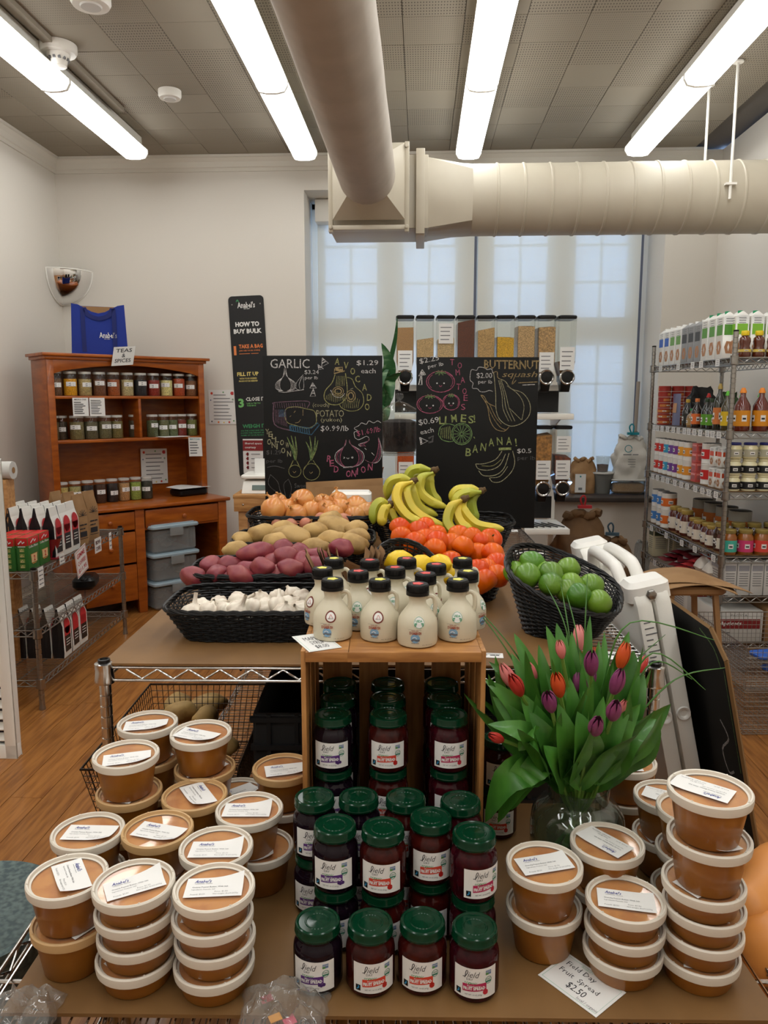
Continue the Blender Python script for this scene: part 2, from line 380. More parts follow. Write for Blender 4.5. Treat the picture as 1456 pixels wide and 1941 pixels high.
for j in range(int((YB - 3.2) / TS) + 1):
    for i in range(nx + 1):
        x = x0 + TS * (i + .5); y = YB - TS * (j + .5)
        if x + TS / 2 > XR + .02: continue
        if y < 3.2: continue
        near = j >= 3
        k = (1 if r.random() < (.75 if near else .15) else 2 if r.random() < .5 else 0)
        if x < -1.2: k = 2 if r.random() < .5 else (1 if near and r.random() < .5 else 0)
        ob('tile', tm[k], ce, (x, y, CEIL + (0 if r.random() < .9 else .002)))
# walls
WT = .12
struct('wall_left', MB('wall_paint').box((XL - WT / 2, (YB + YF) / 2, CEIL / 2), (WT, YB - YF, CEIL)))
struct('wall_right', MB('wall_paint').box((XR + WT / 2, (YB + YF) / 2, CEIL / 2), (WT, YB - YF, CEIL)))
struct('wall_front', MB('wall_paint').box(((XL + XR) / 2, YF - WT / 2, CEIL / 2), (XR - XL, WT, CEIL)))
T_ = WD + .16
wb = MB('wall_paint')
wb.box(((XL + WX0) / 2, YB + T_ / 2, CEIL / 2), (WX0 - XL, T_, CEIL)); wb.box(((XR + WX1) / 2, YB + T_ / 2, CEIL / 2), (XR - WX1, T_, CEIL))
wb.box(((WX0 + WX1) / 2, YB + T_ / 2, (CEIL + WZ1) / 2), (WX1 - WX0, T_, CEIL - WZ1)); wb.box(((WX0 + WX1) / 2, YB + T_ / 2, WZ0 / 2 - .02), (WX1 - WX0, T_, WZ0 - .04))
struct('wall_back', wb)
# crown moulding and baseboards
def crown(p0, p1, nrm, name):
    d = (Vector(p1) - Vector(p0)); n = Vector(nrm); prof = [(0, -.11), (.012, -.11), (.012, -.085), (.02, -.08), (.028, -.045), (.05, -.02), (.062, -.018), (.062, 0), (0, 0)]
    vs = []
    for p in (Vector(p0), Vector(p1)):
        for a, b in prof: vs.append(p + n * a + Vector((0, 0, CEIL + b)))
    k = len(prof); mb = MB('trim_paint').add(vs, [(i, (i + 1) % k, k + (i + 1) % k, k + i) for i in range(k)] + [tuple(range(k)), tuple(range(k, 2 * k))[::-1]])
    struct(name, mb.mesh(name, smooth=20))
crown((XL, YB, 0), (2.07, YB, 0), (0, -1, 0), 'trim_1'); crown((XL, YF, 0), (XL, YB, 0), (1, 0, 0), 'trim_2')
struct('baseboard_left', MB('trim_paint').box((XL + .008, (YB + YF) / 2, .05), (.016, YB - YF, .1)))
struct('baseboard_back', MB('trim_paint').box(((XL + XR) / 2, YB - .008, .05), (XR - XL - .04, .016, .1)))
struct('baseboard_right', MB('trim_paint').box((XR - .008, (YB + YF) / 2, .05), (.016, YB - YF, .1)))
# window: two units, four sash columns, muntins, glass
wy = YB + WD + .05
wf = MB('white_enamel'); ww = WX1 - WX0
for x in (WX0 + .02, WX1 - .02): wf.box((x, wy, (WZ0 + WZ1) / 2), (.04, .06, WZ1 - WZ0))
for z in (WZ0 + .02, WZ1 - .02): wf.box(((WX0 + WX1) / 2, wy, z), (ww, .06, .04))
win = struct('window_1', wf)
cols = []
for a, b in ((617, 715), (765, 862), (935, 1035), (1088, 1187)):
    cols.append((onY(a, 550, wy).x, onY(b, 550, wy).x))
z_up = [onY(728, y, wy).z for y in (405, 468, 538, 604)]; z_lo = [onY(728, y, wy).z for y in (656, 728, 800, 872)]
z_top = [WZ1 - .06] + z_up; z_lo.append(WZ0 + .06)
prev = WX0 + .04
for k, (a, b) in enumerate(cols + [(WX1 - .04, None)]):
    ob('mullion', MB('white_enamel').box(((prev + a) / 2, wy, (WZ0 + WZ1) / 2), (a - prev, .05, WZ1 - WZ0 - .08)), win); prev = b
for a, b in cols:
    ob('meeting_rail', MB('white_enamel').box(((a + b) / 2, wy, (z_up[-1] + z_lo[0]) / 2), (b - a, .045, z_up[-1] - z_lo[0])), win)
    mu = MB('white_enamel'); mu.box(((a + b) / 2, wy, (WZ0 + WZ1) / 2), (.022, .03, WZ1 - WZ0 - .1))
    for z in z_up[:-1] + z_lo[1:-1]: mu.box(((a + b) / 2, wy, z), (b - a, .03, .02))
    ob('muntin', mu, win)
    for zz in (z_top, z_lo):
        for i in range(len(zz) - 1):
            for s in (0, 1):
                h = (b - a) / 2; ob('pane', MB('clear').box((a + h * (s + .5), wy + .008, (zz[i] + zz[i + 1]) / 2), (h, .004, abs(zz[i] - zz[i + 1]))), win)
# sill slab and lowered window board
sl = MB('black_matte'); struct('trim_3', MB(mat('sill_dark', (66, 58, 54), .35)).box(((WX0 + WX1) / 2, YB + .16, WZ0 - .02), (ww + .0, .50, .036)).mesh('s', bevel=.004))
# roller shades in the recess
for lab, pa, pb in (('left roller shade of pale translucent cloth over the window', 603, 898), ('right roller shade of pale translucent cloth, nearest the shelving', 905, 1212)):
    yy = YB + WD - .04; a = onY(pa, 550, yy).x; b = onY(pb, 550, yy).x
    t = thing('roller_shade', lab, 'shade', (0, 0, 0), group='roller shades in the window')
    ob('shade_cloth', MB('shade_fabric').box(((a + b) / 2, yy, (WZ1 + WZ0 + .08) / 2), (b - a, .0015, WZ1 - WZ0 - .12)), t)
    ob('hem_bar', MB('white_enamel').box(((a + b) / 2, yy, WZ0 + .085), (b - a, .012, .022)), t)
    cass = MB('white_enamel').box(((a + b) / 2, YB + WD - .1, WZ1 - .09), (b - a + .002, .14, .17)); ob('cassette', cass.mesh('c', bevel=.004), t)
    ob('side_channel', MB(mat('channel', (92, 98, 116), .5)).box((b + .012, yy + .02, (WZ0 + WZ1) / 2), (.018, .03, WZ1 - WZ0 - .16)), t)
# fluorescent wraparound fixtures in four rows
lens = mat('lens', (251, 252, 250), .4, emit=TUBE)
FL = 1.22; fw, fh = .172, .095
lp = [(-fw / 2, .016), (-fw / 2, -.006), (-fw / 2 + .018, -.036), (-.03, -.044), (.03, -.044), (fw / 2 - .018, -.036), (fw / 2, -.006), (fw / 2, .016)]
def fixture_parts():
    a = MB(lens); n = len(lp); y0, y1 = -FL / 2 + .012, FL / 2 - .012
    vs = [(x, y, z) for y in (y0, y1) for x, z in lp]; a.add(vs, [(i, i + 1, n + i + 1, n + i) for i in range(n - 1)] + [tuple(range(n))[::-1], tuple(range(n, 2 * n))])
    h = MB('white_enamel').box((0, 0, .06), (fw - .08, FL, .09)); h.box((0, 0, .018), (fw + .006, FL, .006))
    e = []
    for s in (-1, 1):
        q = MB(mat('end_cap', (244, 242, 236), .4)) if 'end_cap' not in MATS else MB('end_cap')
        vs = [(x * 1.03, s * (FL / 2 - k), z * 1.05) for k in (0, .012) for x, z in lp]
        q.add(vs, [(i, (i + 1) % n, n + (i + 1) % n, n + i) for i in range(n)] + [tuple(range(n))[::-1], tuple(range(n, 2 * n))]); e.append(q.mesh('end'))
    return [('lens', a.mesh('lens', smooth=60)), ('housing', h.mesh('h')), ('end_cap', e[0]), ('end_cap', e[1])]
FP = fixture_parts()
rows = [('leftmost row', 258, 303), ('row left of the round duct', 578, 305), ('row right of the round duct', 888, 303), ('rightmost row', 1208, 297)]
for nm, px, py in rows:
    e = onz(px, py, CEIL - .155)
    for k in range(6):
        pos = ['nearest the window wall', 'second from the window wall', 'third from the window wall', 'fourth from the window wall', 'fifth from the window wall', 'farthest from the window wall'][k]
        spawn('ceiling_light', FP, f'fluorescent ceiling light in the {nm}, {pos}', 'light', (e.x, e.y - FL * (k + .5), CEIL - .111), 0, 'wraparound ceiling lights')
# smoke detector, alarm discs
def disc(px, py, r, lab, det=False):
    p = onz(px, py, CEIL - .03); t = thing('smoke_detector' if det else 'ceiling_alarm', lab, 'detector', (p.x, p.y, CEIL))
    ob('base', MB('white_enamel').lathe([(0, 0), (r, 0), (r, -.03), (r * .9, -.045), (0, -.045)], 28), t)
    if det:
        ob('sensor', MB('white_enamel').lathe([(r * .62, -.04), (r * .6, -.06), (r * .45, -.08), (r * .42, -.105), (0, -.108)], 24), t)
        g = MB('ink_grey')
        for k in range(12): a = k * pi / 6; g.box((cos(a) * r * .5, sin(a) * r * .5, -.072), (.012, .012, .012))
        ob('vent_slot', g, t)
    else: ob('grille', MB('paper_dim').lathe([(r * .55, -.045), (r * .5, -.052), (0, -.052)], 24), t)
disc(110, 97, .096, 'round white smoke detector with a stepped nose on the ceiling', True)
disc(322, 182, .068, 'small white round ceiling alarm above the back wall')
disc(172, 5, .09, 'white round ceiling alarm cut by the top of the photo')
p = onz(93, 60, CEIL - .02)
thing('ceiling_conduit', 'painted conduit running along the ceiling to the smoke detector', 'conduit', mesh=MB('tile_smooth').box((onz(110, 97, CEIL - .02).x, 4.25, CEIL - .014), (.05, 1.7, .026)).mesh('c'))
# sprinkler-like dark dot, hanging rods
# ---------------------------------------------------------------- ducts
DX, DZ, DR = -.30, 2.70, .155
t = thing('round_duct', 'cloth-wrapped round duct running overhead to the window', 'duct')
n = 40; prof = []
mb = MB('duct_cloth'); ys = [0.3 + k * .08 for k in range(53)]
rr = random.Random(5)
def dv(i, j):
    y = .3 + 4.12 * j; a = 2 * pi * i; q = DR * (1 + .012 * noise.noise(Vector((cos(a) * 1.5, sin(a) * 1.5, y * 3))) + .010 * max(0, sin(y * 5.1 + 1.2 * sin(a + .8)) - .8))
    return (DX + q * cos(a), y, DZ + q * sin(a))
mb.grid(dv, n, 120); ob('pipe', mb.mesh('pipe', smooth=80), t)
# square-to-round collar and flanged box
c0, c1 = 4.38, 4.52; sq = .215
def collar(mb, c_round, r, c_sq, hs, axis, ctr, nn=24):
    vs = []
    for k in range(nn):
        a = 2 * pi * k / nn; vs.append((c_round, r * cos(a), r * sin(a)))
    for k in range(nn):
        a = 2 * pi * k / nn; m_ = max(abs(cos(a)), abs(sin(a))); vs.append((c_sq, hs * cos(a) / m_, hs * sin(a) / m_))
    f3 = (lambda u, a, b: (ctr[0] + a, u, ctr[2] + b)) if axis == 'y' else (lambda u, a, b: (u, ctr[1] + a, ctr[2] + b))
    mb.add([f3(*v) for v in vs], [(k, (k + 1) % nn, nn + (k + 1) % nn, nn + k) for k in range(nn)])
mb = MB('duct_paint'); collar(mb, c0, DR, c1, sq - .01, 'y', (DX, 0, DZ)); ob('collar', mb.mesh('collar', smooth=15), t)
fb = MB('duct_paint')
for sx in (-1, 1): fb.box((DX + sx * sq, c1 + .02, DZ - .03), (.025, .05, 2 * sq + .05))
for sz in (-1, 1): fb.box((DX, c1 + .02, DZ - .03 + sz * sq), (2 * sq, .05, .025))
for sx in (-1, 1):
    for sz in (-1, 1): fb.cyl((DX + sx * sq, c1 - .01, DZ - .03 + sz * sq), (DX + sx * sq, c1 - .02, DZ - .03 + sz * sq), .012, n=8)
ob('flange', fb.mesh('f', bevel=.003), t)
t = thing('spiral_duct', 'large white spiral duct crossing in front of the window', 'duct')
D2, Z2, R2 = 4.80, 2.66, .20
bx = MB('duct_paint').box((DX + .0 + .05, D2, DZ - .035), (2 * sq + .14, .4, 2 * sq - .03)); ob('junction_box', bx.mesh('j', bevel=.004), t)
xf = onY(797, 380, D2).x; xr = onY(893, 380, D2).x
fb = MB('duct_paint')
for s in (-1, 1): fb.box((xf, D2 + s * .215, Z2), (.05, .03, .46)); fb.box((xf, D2, Z2 + s * .22), (.05, .40, .03))
ob('flange', fb.mesh('f2', bevel=.003), t)
mb = MB('duct_paint'); collar(mb, xr, R2, xf + .02, .195, 'x', (0, D2, Z2)); ob('collar', mb.mesh('collar', smooth=15), t)
ob('connector', MB('duct_paint').box(((DX + sq + .10 + xf) / 2, D2, DZ - .04), (xf - DX - sq - .05, .34, .36)), t)
pr = []; x = xr
while x < XR - .01:
    pr += [(R2, x), (R2, x + .135), (R2 + .005, x + .140), (R2 + .005, x + .148), (R2, x + .152)]; x += .153
pr = [(r_, min(z_, XR - .002)) for r_, z_ in pr]
ob('spiral_pipe', MB('duct_paint').lathe(pr, 48, (0, D2, Z2), ax=Matrix.Rotation(pi / 2, 3, 'Y')).mesh('sp', smooth=30), t)
for px, lab in ((1337, 'thin white hanger rod behind the spiral duct'), (1388, 'thin white hanger rod in front of the spiral duct')):
    f = px == 1388; Y = D2 - .215 if f else D2 + .1; x = onY(px, 300, Y).x
    rd = MB('white_enamel').cyl((x, Y, CEIL), (x, Y, 2.6 if f else Z2 + .19), .008, n=8); rd.cyl((x, Y, CEIL - .004), (x, Y, CEIL - .012), .03, n=12)
    if f: rd.box((x, Y, Z2 + .02), (.06, .03, .012))
    thing('hanger_rod', lab, 'rod', mesh=rd.mesh('r'))
# ---------------------------------------------------------------- wire shelving
def wire_parts(w, d, levels, top, pr=.0132, rings=True, deck='x', gap=.032, rod=.0036, mats='chrome', cr=.022, trunc=None, wave=.075):
    """local frame: front left post at the origin, x to the right, y to the back; returns part list for spawn()"""
    P = []
    post = MB(mats); prof = [(0, 0), (.016, 0), (.016, .012), (pr, .02)]
    z = .05
    while rings and z < top - .03: prof += [(pr, z), (pr * .84, z + .0012), (pr * .84, z + .0035), (pr, z + .0047)]; z += .0254
    prof += [(pr, top), (0, top)]; post.lathe(prof, 14)
    pm = post.mesh('post', smooth=50); cap = MB('black_plastic').lathe([(pr * 1.02, -.004), (pr * 1.02, .004), (pr * .7, .005), (pr * .6, .001), (0, .001)], 16).mesh('cap')
    corners = [(0, 0), (w, 0), (w, d), (0, d)]
    for x, y in corners:
        P.append(('post', (pm, (x, y, 0)), [('cap', (cap, (0, 0, top)))]))
    for z in levels:
        s = MB(mats)
        for (x0, y0), (x1, y1) in ((corners[k], corners[(k + 1) % 4]) for k in range(4)):
            a, b = Vector((x0, y0, 0)), Vector((x1, y1, 0)); L_ = (b - a).length; u = (b - a) / L_
            a2, b2 = a + u * pr, b - u * pr
            for dz in (-.004, -.034): s.cyl(a2 + Vector((0, 0, z + dz)), b2 + Vector((0, 0, z + dz)), rod, n=8)
            nw = max(2, int(L_ / wave)); pts = []
            for k in range(nw * 4 + 1):
                t = .04 + (1 - .08) * k / (nw * 4); q = (k % 4); zz = (-.008, -.019, -.030, -.019)[q]
                pts.append(a + u * L_ * t + Vector((0, 0, z + zz)))
            s.tube(pts, rod * .72, 6)
        for x, y in corners: s.lathe([(pr * 1.02, z - .042), (cr * .95, z - .040), (cr, z - .034), (cr * .9, z - .012), (cr * .96, z + .006), (pr * 1.05, z + .008)], 18, (x, y, 0))
        g = MB(mats); n = int((w if deck == 'x' else d) / gap)
        for k in range(1, n):
            q = k / n
            if deck == 'x': g.cyl((w * q, 0, z - .002), (w * q, d, z - .002), rod * .55, n=5, cap=False)
            else: g.cyl((0, d * q, z - .002), (w, d * q, z - .002), rod * .55, n=5, cap=False)
        for q in (.25, .5, .75):
            if deck == 'x': g.cyl((0, d * q, z - .008), (w, d * q, z - .008), rod * .9, n=6, cap=False)
            else: g.cyl((w * q, 0, z - .008), (w * q, d, z - .008), rod * .9, n=6, cap=False)
        P.append(('shelf', (s.mesh('shelf', smooth=50), (0, 0, 0)), [('wire_deck', (g.mesh('deck'), (0, 0, 0)))]))
    return P
def spawn2(name, parts, label, cat, loc=(0, 0, 0), rot=0, group=None):
    t = thing(name, label, cat, loc, rot, group)
    for p in parts:
        o = ob(p[0], p[1][0], t, p[1][1])
        for q in (p[2] if len(p) > 2 else []): ob(q[0], q[1][0], o, q[1][1])
    return t
TA = radians(1.7)                                     # heading of the produce table in the room
TZ, FZ = .913, .59                                    # top of the produce table's board, top of the front board
T0 = CF(-.629, 1.66)
def TT(x, y, z=0): return T0 + Vector((x * cos(TA) - y * sin(TA), x * sin(TA) + y * cos(TA), z))
spawn2('wire_table', wire_parts(1.231, 1.9, [.33, TZ - .007], TZ + .004, gap=.026, deck='y'), 'chrome wire shelving table carrying the produce baskets', 'table', T0, TA)
mb = MB('hardboard').box((.545, .47, -.0025), (1.09, .96, .005)); mb.use('hardboard_edge')
thing('table_board', 'brown hardboard sheet under the garlic basket on the wire table', 'board', TT(-.005, .005, TZ), TA, mesh=mb.mesh('b'))
thing('table_board', 'brown hardboard sheet under the banana basket at the back of the table', 'board', TT(-.0, .965, TZ), TA, mesh=MB('hardboard').box((.53, .45, -.0025), (1.06, .9, .005)).mesh('b'))
R0 = CF(-.625, .955)
spawn2('wire_rack', wire_parts(1.25, .625, [.15, FZ - .008], FZ - .002, gap=.026, deck='x'), 'low chrome wire rack under the jars and tubs in front', 'rack', R0, YAW)
mb = MB('hardboard'); v = [(-.575, 1.03), (.59, 1.015), (.57, 1.632), (-.56, 1.632)]
mb.prism(v, .006, -.006)
thing('table_board', 'brown hardboard sheet under the peanut butter tubs and jars', 'board', CF(0, 0, FZ), YAW, mesh=mb.mesh('b'))

# ---------------------------------------------------------------- peanut butter tubs
SP, TP = .0405, .0755                                 # stacking pitch of short and tall tubs
def tub_meshes(tall, rim):
    H = TP if tall else SP; rb = .046 if tall else .0505
    body = MB('pb').lathe([(0, .0), (rb - .003, .0), (rb, .003), (.0565, H - .010), (.0575, H - .008)], 40)
    body.lathe([(.0575, H - .006), (.056, H - .004), (0, H - .004)], 40, m='pb_top')
    lid = MB(rim).lathe([(.0585, H - .012), (.0618, H - .011), (.0628, H - .004), (.0625, H + .0025), (.0605, H + .0045), (.058, H + .004), (.0565, H - .0005), (.0535, H - .0015)], 48)
    lid.lathe([(.0535, H - .0015), (0, H - .0015)], 48, m='tub_film')
    for k in range(4):
        a = k * pi / 2 + .6; lid.cyl((.0595 * cos(a), .0595 * sin(a), H + .003), (.0585 * cos(a), .0585 * sin(a), H + .0052), .0016, n=6, m=rim)
    return body.mesh('tub'), lid.mesh('lid')
TM = {(t, r): tub_meshes(t, r) for t in (0, 1) for r in ('tub_rim', 'tub_rim_tan')}
def sticker(kind, bend):
    W, H = .088, .047; mb = MB('paper')
    def f(a, b, off=.0003):
        u, v = a / W - .5, b / H - .5; c = max(0, (u * 1.0 + v * bend) * 2 - .55); return Vector((u * W, v * H, off + c * c * .007))
    mb.grid(lambda u, v: f(u * W, v * H, 0), 8, 5)
    g = lambda a, b: f(a, b, .0004)
    mb.text("Anabel's", .012, .0345, .026, .0075, 'ink_blue', g, bold=.012, shear=.35)
    mb.text('~', .013, .0315, .027, .0014, 'ink_grey', g)
    mb.text(('Creamy' if kind else 'Crunchy') + ' Peanut Butter, With Salt', .010, .0215, .055, .0040, 'ink_grey', g, bold=.01)
    mb.text('Ingredients: Peanuts, Salt', .010, .0160, .036, .0034, 'ink_grey', g)
    mb.text('Pounds: $3.50', .010, .0045, .022, .0036, 'ink_grey', g); mb.text('Price: $1.50', .046, .0100, .020, .0034, 'ink_grey', g)
    mb.text('Net weight: 8oz/0.2275g', .044, .0045, .038, .0036, 'ink_grey', g)
    return mb.mesh('label')
STK = [sticker(1, -.6), sticker(1, .8), sticker(0, .2)]
def tub_stack(px, py, types, where, ang=0, rims=None, kind=0, dx=(), off=(0, 0), labs=None, hid=0):
    """px, py: centre of the top lid in the photograph; types from bottom to top, S or T"""
    hs = [TP if c == 'T' else SP for c in types]; top = FZ + sum(hs); x, D = cz(px, py, top); z = FZ; n = len(types)
    r = random.Random(int(px * 7 + py))
    for i, c in enumerate(types):
        rim = (rims or 'w' * n)[i]; m = TM[(1 if c == 'T' else 0, 'tub_rim_tan' if rim == 't' else 'tub_rim')]
        jx, jy = (0, 0) if i == n - 1 else (r.uniform(-.003, .003), r.uniform(-.003, .003))
        if i < len(dx): jx += dx[i]
        size = 'tall' if c == 'T' else 'short'
        pos = 'alone in' if n == 1 else 'top of' if i == n - 1 else 'bottom of' if i == 0 else f'{ORD[n - 1 - i]} below top of'
        t = thing('peanut_butter_tub', f'{size} peanut butter tub, {pos} {where}', 'tub', CF(x + jx, D + jy, z), YAW + r.uniform(-.2, .2), 'peanut butter tubs on the front board')
        ob('container', m[0], t); ob('lid', m[1], t)
        a = radians(ang) if i == n - 1 else r.uniform(-3, 3)
        o = ob('sticker', STK[kind if i == n - 1 else r.randrange(3)], t, (off[0] if i == n - 1 else 0, off[1] if i == n - 1 else 0, hs[i] + .0003), (0, 0, a - t.rotation_euler.z + YAW))
        z += hs[i]
tub_stack(128, 1663, 'TT', 'the front left pair by the metal bin', -58, 'tw', 0, off=(.004, .004))
tub_stack(254, 1675, 'SSSS', 'the four-high stack second from left in front', 28, 'wwww', 1, off=(.002, -.002))
tub_stack(406, 1683, 'SSSS', 'the four-high front stack beside the jars', 4, 'wwww', 1, off=(0, .002))
tub_stack(167, 1577, 'TT', 'the outer pair behind the front left pair', -2, 'ww', 0, off=(.004, -.002))
tub_stack(299, 1573, 'TT', 'the tan-lidded pair in the second row', -16, 'tt', 0, off=(.004, -.006))
tub_stack(410, 1606, 'TT', 'the second-row pair behind the four-high jar-side stack', 1, 'ww', 1, off=(.002, -.006))
tub_stack(239, 1431, 'TTT', 'the stack beside the chrome table post', 16, 'ttw', 0, off=(.008, -.012))
tub_stack(369, 1508, 'TT', 'the middle pair with its sticker askew', -58, 'tt', 0, off=(.006, .004))
tub_stack(473, 1535, 'TT', 'the pair two rows behind the jar-side stack', 0, 'ww', 1, dx=(.018,), off=(-.004, 0))
tub_stack(280, 1371, 'TTT', 'the rearmost left stack under the table rail', 10, 'ttw', 0, off=(0, -.008))
tub_stack(381, 1390, 'TTT', 'the rear stack before the potato basket', -22, 'ttw', 0, dx=(0, .008), off=(-.006, -.008))
tub_stack(450, 1503, 'T', 'the gap at the back between the left stacks', 40, 'w', 0)
tub_stack(536, 1456, 'TT', 'the pair left against the wooden crate', 14, 'wt', 0, dx=(.004,), off=(.008, -.006))
tub_stack(1032, 1638, 'TT', 'the pair right of the jars', 14, 'ww', 2, off=(0, .002))
tub_stack(1151, 1598, 'TT', 'the pair in front of the tulip vase', 128, 'ww', 2, off=(-.004, .004))
tub_stack(1186, 1705, 'SSS', 'the three-high stack by the price card', -12, 'www', 2, off=(0, -.002))
tub_stack(1346, 1498, 'SSSSTT', 'the tallest stack at the right', 140, 'wwwwww', 2, off=(-.008, .008))
tub_stack(1243 + 22, 1510, 'TT', 'the pair behind the tallest stack, seen left of it', 150, 'ww', 2)
tub_stack(1314, 1534, 'STT', 'the stack tucked behind the tallest stack', 60, 'www', 2)
tub_stack(1187, 1443, 'TT', 'the rear right pair behind the tulip vase', 90, 'ww', 2)

# ---------------------------------------------------------------- fruit spread jars
mat('jam_dark', (20, 10, 20), .12, coat=.55, spec=0); mat('jam_red', (62, 15, 10), .14, coat=.55, spec=0, col2=(44, 12, 12), scale=60); mat('jam_rasp', (58, 8, 18), .14, coat=.55, spec=0, col2=(40, 8, 16), scale=60)
JH = .106
def jar_parts(flav):
    jam, band, word, berry = {'m': ('jam_dark', (88, 44, 118), 'Mixed Berry', (70, 40, 100)), 's': ('jam_red', (206, 66, 46), 'Strawberry', (176, 34, 30)), 'r': ('jam_rasp', (176, 38, 84), 'Raspberry', (190, 40, 60))}[flav]
    b = MB(jam).lathe([(0, .002), (.028, 0), (.035, .003), (.0385, .010), (.0385, .064), (.0375, .0715), (.0350, .0775), (.0320, .0815), (.0312, .085), (.0318, .0875), (.0318, .095)], 36)
    l = MB('lid_green').lathe([(.0335, JH - .0165), (.0356, JH - .016), (.0360, JH - .013), (.0352, JH - .0118), (.0354, JH - .004), (.0342, JH - .001), (.0322, JH), (.0300, JH - .0006), (.0290, JH - .0022), (.0200, JH - .0022), (.0190, JH - .0012), (.0175, JH - .0012), (.0165, JH - .0022), (.0100, JH - .0020), (0, JH - .0014)], 36)
    W, Z0, Z1 = .0700, .013, .0625; R_ = .0389
    def f(a, b_, o=0): q = a / R_; return Vector((sin(q) * (R_ + o), -cos(q) * (R_ + o), b_))
    g = lambda a, b_: f(a, b_, .00025); g2 = lambda a, b_: f(a, b_, .0005)
    lb = MB('paper').grid(lambda u, v: f((u - .5) * W, Z0 + v * (Z1 - Z0)), 16, 1)
    L0 = -.5 * W + .003
    bd = flat(band, .5); lb.grid(lambda u, v: g(L0 + .012 + u * .037, .0235 + v * .0125 + .003 * u), 8, 1, bd)
    lb.stroke([(L0 + .012, .0475), (L0 + .016, .0485), (L0 + .020, .0555), (L0 + .019, .0585), (L0 + .017, .056), (L0 + .0155, .046)], .0011, 'ink', g)
    lb.text('ield', L0 + .0195, .0478, .019, .0095, 'ink', g, bold=-.004, shear=.4)
    lb.text('DAY', L0 + .018, .0428, .010, .0038, 'ink', g)
    lb.text('organic', L0 + .0145, .0355, .020, .0055, flat((70, 140, 80), .6), g, bold=.01, shear=.35)
    lb.text(word, L0 + .0195, .0322, .020, .0030, 'paper', g2, bold=.01)
    lb.text('FRUIT SPREAD', L0 + .0135, .0258, .034, .0058, 'paper', g2, bold=.045, rot=.07)
    lb.text('NET WT. 14 OZ (397g)', L0 + .016, .0172, .026, .0030, 'ink', g)
    bx = flat(berry, .35)
    for dx, dz, r_ in (((.0, 0, .0040),) if flav != 'm' else ((-.002, 0, .0026), (.002, .001, .0026), (-.005, .001, .0022))):
        lb.stroke([(L0 + .0475 + dx + r_ * .55 * cos(a * pi / 4), .0235 + dz + r_ * .6 * sin(a * pi / 4)) for a in range(8)], r_ * 1.05, bx, g2, 2, True)
    lb.grid(lambda u, v: g(L0 + .0475 + u * .0095, .051 + v * .007), 2, 1, flat((96, 122, 160), .6)); lb.grid(lambda u, v: g2(L0 + .0475 + u * .0045, .051 + v * .0035), 1, 1, flat((90, 140, 80), .6))
    lb.text('NON', L0 + .0483, .0545, .008, .0025, 'paper', g2)
    tg = flat((52, 120, 96), .6)
    lb.stroke([(L0 + .0525 + .0052 * cos(a * pi / 8), .042 + .0056 * sin(a * pi / 8)) for a in range(16)], .0009, tg, g, 1, True)
    lb.text('USDA', L0 + .0487, .0425, .0076, .0024, tg, g, bold=.02)
    lb.stroke([(L0 + .048, .0397), (L0 + .057, .0397)], .0028, tg, g, 0)
    lb.grid(lambda u, v: g(L0 + .001 + u * .008, .0165 + v * .0095), 2, 1, 'black_plastic'); lb.stroke([(L0 + .003, .019), (L0 + .006, .0215), (L0 + .0055, .0245)], .002, flat((60, 150, 200), .6), g2, 2)
    return [('jar', b.mesh('jar')), ('lid', l.mesh('lid')), ('label', lb.mesh('label', smooth=0))]
JP = {k: jar_parts(k) for k in 'msr'}
FN = dict(m='mixed berry', s='strawberry', r='raspberry')
def jar_stack(px, py, flv, where, ang=0, fixed=None):
    n = len(flv); x, D = cz(px, py, FZ + JH * n) if fixed is None else fixed; r = random.Random(int(px + py))
    for i, c in enumerate(flv):
        lv = '' if n == 1 else {2: ['lower ', 'upper '], 3: ['bottom ', 'middle ', 'top ']}[n][i]
        a = radians(ang) if i == n - 1 else r.uniform(-.25, .1)
        spawn('fruit_spread_jar', JP[c], f'{lv}{FN[c]} fruit spread jar, green lid, {where}', 'jar', CF(x, D, FZ + i * JH), YAW + a, 'green-lidded fruit spread jars')
jar_stack(602, 1743, 'm', 'leftmost of the front row', -8)
jar_stack(702, 1746, 's', 'second from left in the front row', 12)
jar_stack(801, 1743, 's', 'third from left in the front row', -3)
jar_stack(900, 1754, 'r', 'rightmost of the front row', -3)
jar_stack(635, 1561, 'mm', 'left in the second row', -4)
jar_stack(726, 1567, 'ss', 'second from left in the second row', -6)
jar_stack(817, 1547, 'ss', 'third from left in the second row', 0)
jar_stack(899, 1576, 'rr', 'rightmost in the second row', 22)
jar_stack(596, 1508, 'mm', 'left end of the row before the crate', 4)
jar_stack(680, 1508, 'mm', 'second in the row before the crate', 12)
jar_stack(769, 1509, 'ss', 'third in the row before the crate', 10)
jar_stack(873, 1515, 'rr', 'right end of the row before the crate', 6)
for k, D in enumerate((1.392, 1.474, 1.553)):
    for px, c, nm in ((631, 'm', 'left'), (736, 's', 'middle'), (852, 'r', 'right')):
        x = cz(px, 1352, FZ + 3 * JH)[0] + (.004 if k and px < 700 else -.003 if k and px > 800 else 0)
        jar_stack(px, 1352, c * 3, f'{nm} column inside the crate, ' + ['front', 'second row back', 'against the back'][k], -3 if px < 800 else 3, (x, D))
jar_stack(948, 1396, 'ss', 'right of the crate behind the tulip leaves', 0)

